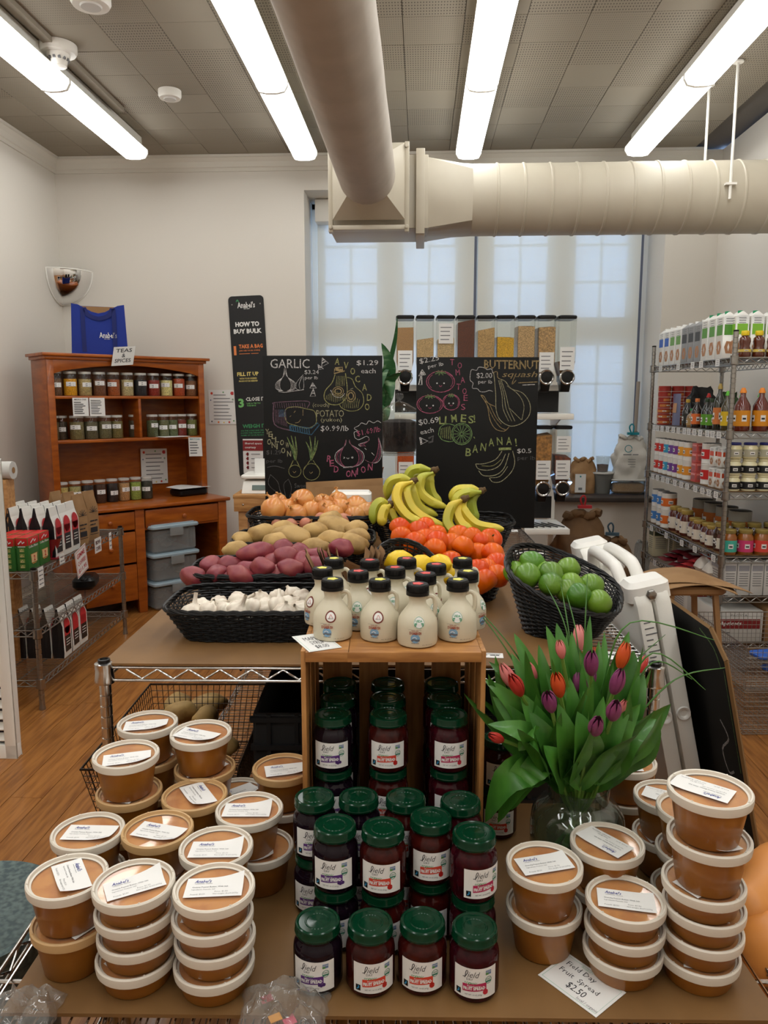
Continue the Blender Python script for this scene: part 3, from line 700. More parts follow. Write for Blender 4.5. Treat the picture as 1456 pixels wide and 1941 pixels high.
# ---------------------------------------------------------------- wooden crate standing on end
CX0, CX1, CD0, CD1, CH = -.151, .177, 1.335, 1.622, .457
CX0 = cz(578, 1240, 1.045)[0]; CX1 = cz(914, 1240, 1.045)[0]
t = thing('wooden_crate', 'pine crate standing on end with jars inside and jugs on top', 'crate', CF((CX0 + CX1) / 2, CD0, FZ), YAW)
W = CX1 - CX0; Dp = CD1 - CD0
ob('end_board', MB('crate_wood').box((.038, Dp / 2, CH - .0095), (W - .076, Dp, .019)).mesh('e', bevel=.0015), t)
ob('end_board', MB('crate_wood').box((-W / 2 + .04, Dp / 2, CH - .0095), (.080, Dp - .001, .019)).mesh('e', bevel=.0015), t)
ob('end_board', MB('crate_wood').box((0, Dp / 2, .0095), (W, Dp, .019)).mesh('e', bevel=.0015), t)
for s in (-1, 1):
    for k in range(3):
        ob('side_slat', MB('crate_wood_v').box((s * (W / 2 + .0045), Dp * (k + .5) / 3, CH / 2), (.009, Dp / 3 - .014, CH)).mesh('s', bevel=.001), t)
for k in range(4):
    ob('back_slat', MB('crate_wood_v').box((-W / 2 + W * (k + .5) / 4, Dp + .0045, CH / 2), (W / 4 - .016, .009, CH)).mesh('s', bevel=.001), t)
# ---------------------------------------------------------------- maple syrup jugs
mat('sticker_brown', (112, 46, 34), .5)
JZ = FZ + CH
jp = [(0, 0), (.030, 0), (.036, .003), (.0375, .008), (.0375, .038), (.036, .048), (.031, .058), (.024, .067), (.0175, .075), (.0155, .080), (.0160, .087), (.0185, .094), (.0165, .097)]
def jr(z):
    for (r0, z0), (r1, z1) in zip(jp[1:], jp[2:]):
        if z0 <= z <= z1: return r0 + (r1 - r0) * (z - z0) / max(z1 - z0, 1e-6)
    return jp[3][0]
def jug_parts(seal, star):
    b = MB('jug_plastic').lathe(jp, 32)
    h = MB('jug_plastic').tube(spline([(.014, 0, .087), (.024, 0, .091), (.031, 0, .086), (.033, 0, .074), (.0325, 0, .062), (.030, 0, .055)], 4), [.0042] * 21, 8)
    c = MB('black_plastic').lathe([(.0175, .0935), (.0215, .094), (.0215, .1005), (.0200, .1010), (.0205, .1015), (.0205, .112), (.0190, .1145), (0, .1145)], 36)
    for k in range(36): a = 2 * pi * k / 36; c.box((.0205 * cos(a), .0205 * sin(a), .1065), (.0012, .0012, .009), R=Matrix.Rotation(a, 3, 'Z'))
    sc = flat((214, 206, 90), .5) if star == 'y' else flat((206, 76, 72), .5); pts = []
    s = MB(sc)
    for k in range(10): a = pi * k / 5; q = .0115 if k % 2 == 0 else .0082; pts.append((q * cos(a), q * sin(a)))
    s.prism(pts, .0004, .1146)
    l = MB('paper')
    def f(a, z, o=.0003): r_ = jr(z) + o; q = a / .0375; return Vector((sin(q) * r_, -cos(q) * r_, z))
    cx = .0
    g = lambda a, z: f(a, z, .0006); g2 = lambda a, z: f(a, z, .0009)
    def disc_(cx, cz_, r_, m, fn, n=20):
        l.add([fn(cx, cz_)] + [fn(cx + r_ * cos(2 * pi * k / n), cz_ + r_ * sin(2 * pi * k / n)) for k in range(n)], [(0, 1 + k, 1 + (k + 1) % n) for k in range(n)], m)
    if seal == 'u':
        gr = flat((44, 140, 96), .6); disc_(cx, .050, .0105, 'paper', g); l.stroke([(cx + .0097 * cos(a * pi / 10), .050 + .0097 * sin(a * pi / 10)) for a in range(20)], .0007, gr, g2, 1, True)
        l.text('USDA', cx - .0066, .0505, .0132, .0042, gr, g2, bold=.03); l.stroke([(cx - .0082, .0462), (cx + .0082, .0462)], .0056, gr, g2, 0); l.text('ORGANIC', cx - .0072, .0446, .0144, .003, 'paper', lambda a, z: f(a, z, .0011), bold=.02)
    else:
        disc_(cx, .050, .0110, 'sticker_brown', g); disc_(cx, .050, .0083, 'paper', g2); l.stroke([(cx - .003, .047), (cx, .054), (cx + .003, .050), (cx + .0045, .048)], .0008, 'ink_red', lambda a, z: f(a, z, .0011)); l.text('~', cx - .005, .0460, .010, .002, 'ink_grey', lambda a, z: f(a, z, .0011))
    lx = -.016
    l.text('~', lx - .004, .0365, .024, .0009, 'ink_grey', g)
    l.text('SUGARBUSH', lx - .002, .0275, .022, .0060, flat((150, 58, 40), .6), g2, bold=.03); l.text('~', lx + .002, .0342, .013, .0018, flat((150, 58, 40), .6), g2)
    disc_(lx + .009, .0205, .0085, flat((120, 160, 190), .6), g); l.stroke([(lx + .002, .016), (lx + .007, .0185), (lx + .011, .017), (lx + .017, .018)], .0034, flat((96, 98, 104), .6), g2, 3); l.stroke([(lx + .004, .021), (lx + .008, .0235), (lx + .012, .021)], .0012, 'paper', g2, 2)
    l.text('~', lx + .002, .0105, .014, .0022, 'ink_grey', g2); l.text('8 FL. OZ. (236 mL)', .006, .0068, .0205, .0022, 'ink', g)
    return [('jug', b.mesh('jug')), ('handle', h.mesh('h')), ('cap', c.mesh('cap')), ('cap_star', s.mesh('star')), ('label', l.mesh('label', smooth=0))]
QP = {(a, b): jug_parts(a, b) for a in 'ub' for b in 'yr'}
jugs = [(630, 1097, 'b', 'y', 'front row, far left'), (720, 1098, 'b', 'y', 'front row, second from left'), (792, 1106, 'u', 'r', 'front row, nearest the camera'), (868, 1098, 'u', 'y', 'front row, far right'),
        (611, 1076, 'b', 'y', 'second row, far left with a cut-off seal'), (679, 1082, 'u', 'r', 'second row behind the two left front jugs'), (749, 1075, 'u', 'r', 'second row centre'), (807, 1086, 'u', 'r', 'peeping out behind the nearest jug'), (887, 1082, 'u', 'y', 'second row, far right'),
        (633, 1058, 'b', 'y', 'back row, far left'), (701, 1061, 'b', 'r', 'back row, beside the paper bags'), (771, 1058, 'u', 'r', 'back row in front of the lemons'), (827, 1069, 'b', 'r', 'back row, second from right'), (877, 1058, 'u', 'y', 'back row, far right')]
for px, py, a, b, wh in jugs:
    x, D = cz(px, py, JZ + .1145); rt = {611: -.75, 807: .5, 887: 1.0}.get(px, RND.uniform(-.12, .12))
    spawn('syrup_jug', QP[(a, b)], f'cream maple syrup jug with {"yellow" if b == "y" else "red"} cap sticker, {wh}', 'jug', CF(x, D, JZ), YAW + rt, 'maple syrup jugs on the crate')
# ---------------------------------------------------------------- price cards
def card(name, label, pts, z, lines, tilt=0, border=flat((150, 190, 170), .6)):
    """pts: photograph corners top-left, top-right, bottom-left on level z; lines: (text, u, v, w, h, material) in card fractions"""
    a, b, c = (onz(*p, z) for p in pts); u, v = b - a, c - a; w_, h_ = u.length, v.length
    u.normalize(); nrm = Vector((0, 0, 1)); vv = nrm.cross(u)
    ang = atan2(u.y, u.x); mb = MB('paper').box((w_ / 2, -h_ / 2, 0), (w_, h_, .0006)); fn = lambda p, q: Vector((p, q - h_, .0006))
    m = min(w_, h_) * .06
    if border: mb.stroke([(m, m), (w_ - m, m), (w_ - m, h_ - m), (m, h_ - m)], .0008, border, fn, 0, True)
    for tx, fu, fv, fw_, fh_, mt in lines: mb.text(tx, fu * w_, fv * h_, fw_ * w_, fh_ * h_, mt, fn)
    return thing(name, label, 'sign', (a.x, a.y, z + .0012), (tilt, 0, ang), mesh=mb.mesh('card', smooth=0))
card('price_card', 'white hand-lettered card for fruit spread lying on the front board', ((1077, 1808), (1187, 1883), (1032, 1857)), FZ,
     [('Field Day', .12, .66, .50, .17, 'ink'), ('Fruit  Spread', .12, .42, .66, .17, 'ink'), ('$2.50', .38, .17, .30, .20, 'ink'), ('local / organic', .62, .06, .34, .10, 'ink_grey'), ("Anabel's", .3, .87, .2, .06, flat((150, 190, 170), .6))])
card('price_card', 'white maple syrup card under the front left jug', ((553, 1208), (612, 1200), (588, 1237)), JZ,
     [('MAPLE', .22, .62, .5, .2, 'ink'), ('SYRUP', .3, .36, .42, .2, 'ink'), ('$8.00', .32, .1, .4, .2, 'ink')])
# ---------------------------------------------------------------- wicker baskets
def wicker(name, label, ctr, rot, base, rim, h, nrows=14, stakes=44, ex=5, hfun=None, cat='basket', group='black wicker produce baskets', lean=(0, 0), r=.0026):
    """base, rim: half sizes; hfun(a): rim height at direction a; lean: rim shifted against the base"""
    N = stakes * 2; dense = []
    for k in range(720):
        a = 2 * pi * k / 720; c, s_ = cos(a), sin(a); q = (abs(c) ** ex + abs(s_) ** ex) ** (-1 / ex); dense.append((c * q, s_ * q, a))
    ln = [0]
    for k in range(720):
        p, q = dense[k], dense[(k + 1) % 720]; ln.append(ln[-1] + sqrt(((p[0] - q[0]) * rim[0]) ** 2 + ((p[1] - q[1]) * rim[1]) ** 2))
    def at(fr):
        L_ = (fr % 1) * ln[-1]; lo, hi = 0, 720
        while hi - lo > 1:
            m_ = (lo + hi) // 2
            if ln[m_] <= L_: lo = m_
            else: hi = m_
        return dense[lo % 720]
    ring = [at(k / N) for k in range(N)]
    H = [(hfun(a) if hfun else h) for _, _, a in ring]
    def pos(k, s, o=0):
        x, y, a = ring[k % N]; bx, by = base[0] + (rim[0] - base[0]) * s, base[1] + (rim[1] - base[1]) * s
        n = Vector((x, y, 0)).normalized() * o
        return Vector((x * bx + lean[0] * s, y * by + lean[1] * s, H[k % N] * s)) + n
    t = thing(name, label, cat, ctr, rot, group)
    w = MB('wicker')
    for j in range(nrows):
        s = (j + .5) / nrows; w.tube([pos(k, s, .0028 * (1 if (k // 2 + j) % 2 else -1) * (1 if k % 2 == 0 else 0)) for k in range(N)], r if j % 3 else r * 1.15, 4, closed=True)
    ob('weave', w.mesh('weave', smooth=60), t)
    st = MB('wicker_dark')
    for k in range(0, N, 2): st.tube([pos(k, s) for s in (0, .5, 1)], .0019, 4)
    ob('stakes', st.mesh('st'), t)
    rm = MB('wicker')
    for q in (0, 1, 2):
        rm.tube([pos(k, 1) + Vector((0, 0, .0035)) + Vector((cos(k * .9 + q * 2.1), 0, sin(k * .9 + q * 2.1))) * .0038 for k in range(N)], .0040, 5, closed=True)
    ob('rim', rm.mesh('rim', smooth=60), t)
    n = MB('wicker_dark'); vs = [pos(k, 0) for k in range(N)]; n.add([v + Vector((0, 0, .003)) for v in vs] + [v for v in vs], [tuple(range(N)), tuple(range(N, 2 * N))[::-1]] + [(k, (k + 1) % N, N + (k + 1) % N, N + k) for k in range(N)])
    ob('base', n.mesh('base'), t)
    return t
def bx(x, D): return CF(x, D, TZ)
wicker('wicker_basket', 'low rectangular black wicker basket of garlic at the front left', bx(-.318, 1.915), YAW, (.176, .112), (.222, .142), .078, 13, 48)
wicker('wicker_basket', 'black wicker basket of red potatoes behind the garlic', bx(-.335, 2.225), YAW + .07, (.18, .105), (.225, .135), .095, 14, 44)
wicker('wicker_basket', 'black wicker basket of russet potatoes behind the red potatoes', bx(-.265, 2.545), YAW + .02, (.19, .11), (.232, .14), .125, 16, 44)
wicker('wicker_basket', 'black wicker basket of onions and shallots behind the russet potatoes', bx(-.26, 2.875), YAW, (.2, .12), (.245, .15), .16, 18, 40)
wicker('wicker_basket', 'black wicker basket of bananas in front of the vegetable chalkboard', bx(.225, 2.90), YAW - .05, (.21, .12), (.262, .155), .13, 16, 44)
wicker('wicker_basket', 'black wicker basket of tomatoes behind the syrup jugs', bx(.188, 2.36), YAW, (.145, .19), (.172, .225), .085, 13, 44)
wicker('wicker_basket', 'scoop-shaped black wicker basket of lemons behind the syrup jugs', bx(.058, 1.97), YAW - .35, (.062, .075), (.085, .10), .14, 20, 30, 2.4, lambda a: .135 + .065 * cos(a - 2.2))
wicker('wicker_basket', 'scoop-shaped black wicker basket heaped with limes at the right', bx(.462, 1.93), YAW - .35, (.095, .115), (.142, .165), .14, 24, 40, 2.6, lambda a: .128 + .060 * cos(a - 2.75), lean=(.0, 0))

# ---------------------------------------------------------------- produce shapes
def blob(rx, ry, rz, amp, sc, seed, m, n=3, pinch=0):
    bm = bmesh.new(); bmesh.ops.create_icosphere(bm, subdivisions=n, radius=1); mb = MB(m); vs = []
    for v in bm.verts:
        p = v.co.copy(); q = 1 + amp * noise.noise(p * sc + Vector((seed * 3.1, seed, 0))); vs.append((p.x * rx * q, p.y * ry * q * (1 + pinch * p.x), p.z * rz * q))
    fs = [tuple(v.index for v in f.verts) for f in bm.faces]; bm.free(); return mb.add(vs, fs).mesh('b', smooth=180)
RED = [blob(.040, .031, .029, .22, 1.3, k, 'red_potato') for k in range(4)]
REDL = blob(.058, .032, .031, .2, 1.3, 9, 'red_potato')
RUS = [blob(.052, .034, .032, .24, 1.3, 20 + k, 'russet', pinch=.12) for k in range(4)]
RUSL = blob(.068, .036, .035, .2, 1.2, 31, 'russet')
LIME = [blob(.029, .0265, .0265, .08, 1.5, k, 'lime') for k in range(3)]
def lobed(prof, k, amp, m, n=40, sp=.0):
    mb = MB(m); vs = []; 
    for r_, z in prof:
        for i in range(n):
            a = 2 * pi * i / n; q = r_ * (1 + amp * (abs(cos(k * a / 2)) - .6)); vs.append((q * cos(a), q * sin(a), z))
    return mb.add(vs, [(j * n + i, j * n + (i + 1) % n, (j + 1) * n + (i + 1) % n, (j + 1) * n + i) for j in range(len(prof) - 1) for i in range(n)])
def tomato_parts(s):
    tp = [(0, -.032), (.012, -.033), (.026, -.026), (.036, -.010), (.0378, .004), (.035, .017), (.026, .0265), (.013, .0285), (.004, .025), (0, .024)]
    a = lobed([(r_ * s, z * s) for r_, z in tp], 5, .05, 'tomato').mesh('t', smooth=180)
    st = MB('tomato_green').cyl((0, 0, .021 * s), (.003, 0, .033 * s), .0022, n=6)
    for k in range(5):
        q = 2 * pi * k / 5; st.add([(.003 * cos(q + .6), .003 * sin(q + .6), .024 * s), (.003 * cos(q - .6), .003 * sin(q - .6), .024 * s), (.020 * cos(q), .020 * sin(q), .0285 * s)], [(0, 1, 2)])
    return a, st.mesh('calyx')
TOM = [tomato_parts(s) for s in (1, .92)]
def onion_parts(s, m):
    pr = [(0, -.040), (.006, -.041), (.018, -.036), (.034, -.020), (.0405, 0), (.036, .018), (.022, .032), (.009, .038), (.0045, .044), (.004, .052)]
    b = MB(m).lathe([(r_ * s, z * s) for r_, z in pr], 32).mesh('o', smooth=180)
    d = MB('dry_skin'); r = random.Random(int(s * 1000))
    for k in range(5):
        a = r.uniform(0, 2 * pi); e = Vector((cos(a) * .011, sin(a) * .011, .016 * r.uniform(.5, 1.1))) * s
        d.tube([(0, 0, .050 * s), Vector((0, 0, .050 * s)) + e * .6, Vector((0, 0, .050 * s)) + e + Vector((0, 0, -.006))], [.004 * s, .0025 * s, .0006], 4)
    rt = MB('garlic_root').lathe([(0, -.045 * s), (.006 * s, -.043 * s), (.007 * s, -.039 * s)], 8)
    return [('bulb', b), ('dry_top', d.mesh('d')), ('root_plate', rt.mesh('r'))]
ON = [onion_parts(1.18, 'onion_skin'), onion_parts(1.02, 'onion_skin')]; SHL = [onion_parts(.62, 'shallot_skin')]
def garlic_parts(s, seed):
    pr = [(0, -.020), (.008, -.0215), (.020, -.018), (.028, -.006), (.0285, .004), (.022, .015), (.012, .0205), (.0055, .025), (.004, .029 if seed != 3 else .040), (.0044, .032 if seed != 3 else .048)]
    b = lobed([(r_ * s, z * s) for r_, z in pr], 7 + seed % 3, .16, 'garlic_skin').mesh('g', smooth=180)
    rt = MB('garlic_root'); r = random.Random(seed)
    for k in range(16): a = r.uniform(0, 6.28); q = r.uniform(0, .008); rt.cyl((q * cos(a), q * sin(a), -.019 * s), (1.5 * q * cos(a), 1.5 * q * sin(a), -.0245 * s), .0007, n=4)
    return [('bulb', b), ('roots', rt.mesh('r'))]
GAR = [garlic_parts(1, 1), garlic_parts(.9, 2), garlic_parts(1.1, 3)]
lm = MB('lemon').lathe([(0, -.042), (.004, -.040), (.012, -.033), (.024, -.020), (.0285, 0), (.024, .020), (.012, .034), (.005, .041), (0, .043)], 28).mesh('lemon', smooth=180)
def zoomf(x0, y0, s): return lambda x, y: (x0 + x / s, y0 + y / s)
def rest(px, py, D): x, d, z = cD(px, py, D); return CF(x, d, z)
def R3(a, b, c): return (a, b, c)
rp = random.Random(21)
zg = zoomf(280, 900, 3.4667)
# red potatoes: (zoom x, y, distance, long?, turn, words)
reds = [(305, 670, 2.12, 0, 0, 'leftmost, its end over the basket rim'), (420, 600, 2.22, 0, 1, 'second from left at the back edge'), (455, 655, 2.12, 0, 2, 'front left beside the leftmost'), (545, 595, 2.22, 0, .6, 'behind the front left potatoes'),
        (705, 515, 2.24, 1, .35, 'large long one topping the heap'), (755, 612, 2.12, 0, 2.5, 'big round one in the front middle'), (610, 662, 2.10, 0, 3.0, 'lying flat at the front rim'), (660, 630, 2.17, 0, .4, 'half hidden behind the front rim'),
        (885, 485, 2.30, 0, .9, 'back middle behind the long one'), (920, 540, 2.20, 0, .3, 'upper right of the round one'), (940, 615, 2.12, 0, 0, 'front right with smooth skin'), (830, 575, 2.22, 0, 1.4, 'deep in the middle of the heap'),
        (1000, 510, 2.30, 0, 2.2, 'small dark one at the back'), (1010, 570, 2.2, 0, 1.5, 'right of the middle, on its side'), (1105, 540, 2.24, 0, .1, 'right end of the heap'), (1110, 600, 2.13, 0, .8, 'right end behind the jug cap'), (1275, 480, 2.30, 0, .2, 'alone against the russet potato basket'),
        (850, 660, 2.13, 0, .3, 'low at the front rim between two others'), (520, 690, 2.12, 0, .3, 'sunk below the front rim at left'), (1000, 660, 2.14, 0, .9, 'sunk below the front rim at right')]
for k, (x, y, D, lg, rz, wd) in enumerate(reds):
    thing('red_potato', f'red potato, {wd}', 'potato', rest(*zg(x, y), D), (rp.uniform(-.4, .4), rp.uniform(-.35, .35), rz), 'red potatoes in the basket', REDL if lg else RED[k % 4])
rus = [(745, 390, 2.52, 0, .4, 'upper left, spotted skin'), (595, 500, 2.40, 0, .6, 'lowest at the left behind the red ones'), (625, 435, 2.5, 0, 1.2, 'small, at the left edge'), (950, 410, 2.44, 1, -.2, 'long one in the middle of the heap'), (1100, 375, 2.54, 0, .7, 'upright in the middle back'),
       (1200, 430, 2.44, 0, .1, 'broad one in front at right'), (1240, 345, 2.58, 1, -.35, 'long one lying across the back right'), (1370, 360, 2.56, 0, 1.1, 'at the right end of the heap'), (850, 445, 2.42, 0, .2, 'peeping out behind the red potatoes'),
       (1090, 480, 2.40, 0, 0, 'low at the front by the red potatoes'), (1365, 420, 2.48, 0, .5, 'small one by the right rim'), (1360, 455, 2.42, 0, .1, 'lowest at the right rim'), (1205, 300, 2.64, 0, .9, 'at the back beneath the shallots'), (900, 365, 2.58, 0, .3, 'behind the long middle one')]
for k, (x, y, D, lg, rz, wd) in enumerate(rus):
    thing('russet_potato', f'tan russet potato, {wd}', 'potato', rest(*zg(x, y), D), (rp.uniform(-.4, .4), rp.uniform(-.3, .3), rz), 'russet potatoes in the basket', RUSL if lg else RUS[k % 4])
on = [(1020, 172, 2.92, 0, 'largest, on top of the heap', .9), (825, 230, 2.80, 0, 'big one at the left end', -.2), (855, 190, 2.92, 1, 'half hidden at the back left', -.3), (915, 225, 2.90, 1, 'between the left end and the largest', 0), (975, 265, 2.80, 1, 'pale one in front of the largest', .5), (1080, 240, 2.86, 1, 'right below the largest', .4),
      (1150, 190, 2.98, 1, 'back middle, golden', 0), (1250, 175, 2.98, 1, 'top right at the back', .3), (1172, 228, 2.86, 1, 'middle right, round and golden', .2), (1265, 220, 2.90, 1, 'right of middle behind a loose skin', -.3), (1370, 215, 2.92, 0, 'pale yellow one at the right end', .9), (1360, 275, 2.82, 1, 'front right corner', .3), (1220, 265, 2.80, 1, 'front, right of middle', .6), (1430, 250, 2.86, 1, 'half over the right rim', .5)]
for k, (x, y, D, sm, wd, tl) in enumerate(on):
    spawn('yellow_onion', ON[sm], f'yellow onion, {wd}', 'onion', rest(*zg(x, y), D), (rp.uniform(-1.1, .5), tl * 1.4, rp.uniform(0, 6)), 'yellow onions in the back basket')
sh = [(855, 320, 2.74, 'leftmost of the row'), (940, 330, 2.72, 'second from left'), (1000, 300, 2.78, 'upper middle left'), (1040, 325, 2.72, 'front middle, lying flat'), (1140, 290, 2.76, 'right of middle, long and thin'), (1190, 285, 2.76, 'beside the thin one'), (1290, 295, 2.74, 'rightmost of the row')]
for k, (x, y, D, wd) in enumerate(sh):
    spawn('shallot', SHL[0], f'copper-skinned shallot between potatoes and onions, {wd}', 'shallot', rest(*zg(x, y), D), (rp.uniform(.9, 1.5), rp.uniform(-.4, .4), rp.uniform(-1, 1) + pi / 2), 'shallots in front of the onions')
ga = [(350, 880, 1.92, 'left end with a papery neck'), (465, 855, 1.93, 'left of middle with a tall neck'), (300, 912, 1.86, 'lowest at the left rim'), (400, 905, 1.86, 'low by the front rim at left'), (515, 895, 1.86, 'low by the front rim, left of middle'), (600, 845, 1.93, 'pale one in the middle back'), (685, 880, 1.86, 'roots turned up, in the middle'),
      (740, 820, 1.95, 'big one topping the middle'), (600, 900, 1.85, 'left of the rooted one'), (780, 880, 1.87, 'right of the rooted one'), (850, 815, 1.94, 'right of the big middle one'), (860, 870, 1.87, 'front right of middle'), (940, 860, 1.88, 'right, cloves showing'), (950, 790, 1.97, 'top right with a bent neck'), (1010, 830, 1.92, 'right end next to the jugs'), (900, 905, 1.84, 'low by the front rim at right'), (1000, 890, 1.86, 'lowest at the right by the jugs')]
for k, (x, y, D, wd) in enumerate(ga):
    up = (2.2, 0, 0) if 'roots' in wd else (rp.uniform(-1.3, 1.0), rp.uniform(-1.1, 1.1), rp.uniform(0, 6))
    spawn('garlic_bulb', GAR[k % 3], f'white garlic bulb, {wd}', 'garlic', rest(*zg(x, y), D), up, 'garlic bulbs in the front basket')
zt = zoomf(680, 870, 2.8)
to = [(222, 368, 2.50, 'top left against the bananas'), (225, 412, 2.42, 'left end, second row'), (318, 382, 2.48, 'back row, left of middle'), (355, 360, 2.54, 'back row behind its neighbour'), (300, 445, 2.36, 'left, half behind the lemon basket'), (415, 400, 2.50, 'back middle'), (415, 440, 2.36, 'middle with pale skin'), (405, 480, 2.22, 'big one in front of the middle'),
      (355, 425, 2.44, 'peeping between left and middle'), (553, 465, 2.26, 'reddest one, right of middle'), (530, 405, 2.50, 'back, right of middle'), (600, 415, 2.44, 'upper right of the reddest one'), (700, 430, 2.44, 'back right with a green stem'), (660, 440, 2.40, 'behind the right-hand ones'), (710, 505, 2.28, 'large one at right'), (630, 500, 2.30, 'between the reddest and the right-hand one'),
      (490, 450, 2.38, 'half hidden in the middle'), (635, 590, 2.14, 'front, beside the black jug cap'), (675, 590, 2.17, 'second in the front row'), (735, 620, 2.13, 'lowest at the front right'), (740, 560, 2.20, 'right edge above the lowest'), (490, 545, 2.18, 'behind the jug caps in the middle'), (665, 650, 2.10, 'sunk behind the front rim')]
for k, (x, y, D, wd) in enumerate(to):
    t = thing('tomato', f'orange-red tomato, {wd}', 'tomato', rest(*zt(x, y), D), (pi + rp.uniform(-.7, .7), rp.uniform(-.7, .7), rp.uniform(0, 6)) if 'stem' not in wd else (.8, .2, 0), 'tomatoes in the basket')
    ob('fruit', TOM[k % 2][0], t); ob('calyx', TOM[k % 2][1], t)
for x, y, D, wd in ((210, 540, 1.97, 'left one seen over the jug'), (325, 565, 1.96, 'middle one beside the jug cap'), (430, 560, 1.98, 'right one by the jug cap'), (460, 605, 1.99, 'lowest at the right')):
    thing('lemon', f'yellow lemon in the scoop basket, {wd}', 'lemon', rest(*zt(x, y), D), (1.4, rp.uniform(-.3, .3), rp.uniform(0, 3)), 'lemons in the scoop basket', lm)
li = [(922, 555, 1.98, 'large dark green one at the back left', 1.15), (1020, 612, 1.92, 'dark green, middle', 1.1), (1112, 583, 1.98, 'dark green, highest at the back right', 1.05), (898, 618, 1.90, 'left, seen over the basket rim', 1.1), (830, 600, 1.98, 'leftmost, barely showing', 1), (1020, 665, 1.86, 'bright green, low in the middle', 1), (1125, 670, 1.90, 'bright green, right of middle', 1.1), (1232, 675, 1.92, 'right, at the rim', 1.1),
      (1165, 725, 1.84, 'yellowish green, front', 1.1), (1275, 762, 1.83, 'front right corner', 1.1), (1105, 700, 1.86, 'yellow patch showing, middle front', 1), (985, 600, 1.96, 'hidden between two dark ones', 1)]
for k, (x, y, D, wd, s) in enumerate(li):
    o = thing('lime', f'green lime, {wd}', 'lime', rest(*zt(x, y), D), (rp.uniform(-.5, .5), rp.uniform(-.5, .5), rp.uniform(0, 6)), 'limes in the scoop basket', LIME[k % 3]); o.scale = (s * 1.1,) * 3
# ---------------------------------------------------------------- bananas
def banana(path, D0, D1, r=.0185, m='banana_skin'):
    """path in zoom coordinates from crown to tip"""
    n_ = len(path); P = []
    for k, q in enumerate(path):
        px, py = zt(*q); P.append(Vector(rest(px, py, D0 + (D1 - D0) * k / (n_ - 1))))
    P = spline(P, 6); N = len(P); R_ = []
    for k in range(N):
        t = k / (N - 1); R_.append(r * (min(1, .36 + max(0, t - .10) * 4.2) if t < .3 else 1) * (1 if t < .8 else max(.18, 1 - ((t - .8) / .2) ** 1.6 * .85)))
    c = P[0].copy(); mb = MB(m); vs = []; n = 10; up = Vector((0, -.4, 1))
    for k in range(N):
        d = (P[min(k + 1, N - 1)] - P[max(k - 1, 0)]).normalized(); a = d.cross(up); a.normalize(); u = a.cross(d); u.normalize(); up = u
        for j in range(n):
            q = 2 * pi * j / n; rr_ = R_[k] * (1 + .07 * cos(5 * q)); vs.append(P[k] + a * cos(q) * rr_ + u * sin(q) * rr_ - c)
    fs = [(k * n + j, k * n + (j + 1) % n, (k + 1) * n + (j + 1) % n, (k + 1) * n + j) for k in range(N - 1) for j in range(n)]
    mb.add(vs, fs); tip = N - 2
    mb.add([v for v in vs[-n:]], [tuple(range(n))], 'banana_tip'); mb.add([v for v in vs[:n]], [tuple(range(n))[::-1]], 'banana_tip')
    return mb.mesh('banana', smooth=60), c
bunches = [('large banana bunch at the back, its stem pointing right', (400, 60), [([(400, 62), (330, 52), (275, 70), (255, 150), (262, 210)], 2.92, 2.94, 'banana_green'), ([(395, 75), (335, 100), (325, 170), (380, 225), (472, 258)], 2.90, 2.84, 'banana_green'), ([(400, 78), (375, 120), (390, 190), (440, 240)], 2.93, 2.92, 'banana_green'), ([(385, 66), (300, 110), (290, 180), (350, 240)], 2.95, 2.96, 'banana_green')]),
           ('long banana bunch in the middle of the heap', (288, 118), [([(288, 115), (220, 105), (165, 130), (150, 215)], 2.84, 2.86, 'banana_green'), ([(285, 122), (215, 150), (205, 225), (270, 310), (368, 345)], 2.82, 2.70, 'banana_skin'), ([(290, 128), (255, 175), (285, 260), (360, 320), (462, 358)], 2.83, 2.72, 'banana_skin'), ([(295, 125), (290, 180), (330, 260), (420, 300)], 2.86, 2.84, 'banana_green')]),
           ('small banana bunch hanging over the left rim', (165, 240), [([(165, 236), (110, 232), (80, 270), (78, 345)], 2.76, 2.72, 'banana_green'), ([(168, 245), (135, 270), (122, 310), (128, 355)], 2.74, 2.70, 'banana_skin'), ([(172, 250), (175, 290), (200, 335)], 2.77, 2.76, 'banana_skin')]),
           ('banana bunch at the right, its thick stem raised', (650, 170), [([(655, 168), (585, 162), (520, 170), (490, 225)], 2.86, 2.86, 'banana_green'), ([(650, 176), (580, 180), (530, 200), (505, 250)], 2.84, 2.82, 'banana_green'), ([(645, 180), (600, 215), (605, 280), (630, 328)], 2.87, 2.84, 'banana_green'), ([(640, 185), (590, 240), (590, 300), (620, 340)], 2.90, 2.88, 'banana_green')]),
           ('banana bunch in front right, one banana stretched along the basket', (560, 212), [([(560, 212), (495, 250), (470, 320), (490, 370), (545, 405)], 2.76, 2.68, 'banana_skin'), ([(562, 218), (525, 280), (550, 345), (605, 378)], 2.78, 2.70, 'banana_skin'), ([(570, 215), (560, 275), (620, 345), (700, 368), (772, 372)], 2.78, 2.66, 'banana_skin'), ([(565, 216), (540, 260), (545, 320), (600, 360)], 2.80, 2.76, 'banana_green')])]
for lab, cr, bs in bunches:
    D0 = bs[0][1]; c0_ = Vector(rest(*zt(*cr), D0)); t = thing('banana_bunch', lab, 'bananas', c0_, 0, 'banana bunches in the basket')
    for path, a, b, m in bs:
        me, c = banana(path, a, b, m=m); ob('banana', me, t, c - c0_)
    ob('stem', MB('banana_tip').ball((0, 0, 0), (.016, .013, .014), n=2).cyl((0, 0, 0), (.018, 0, .008), .011, .009, 8), t)
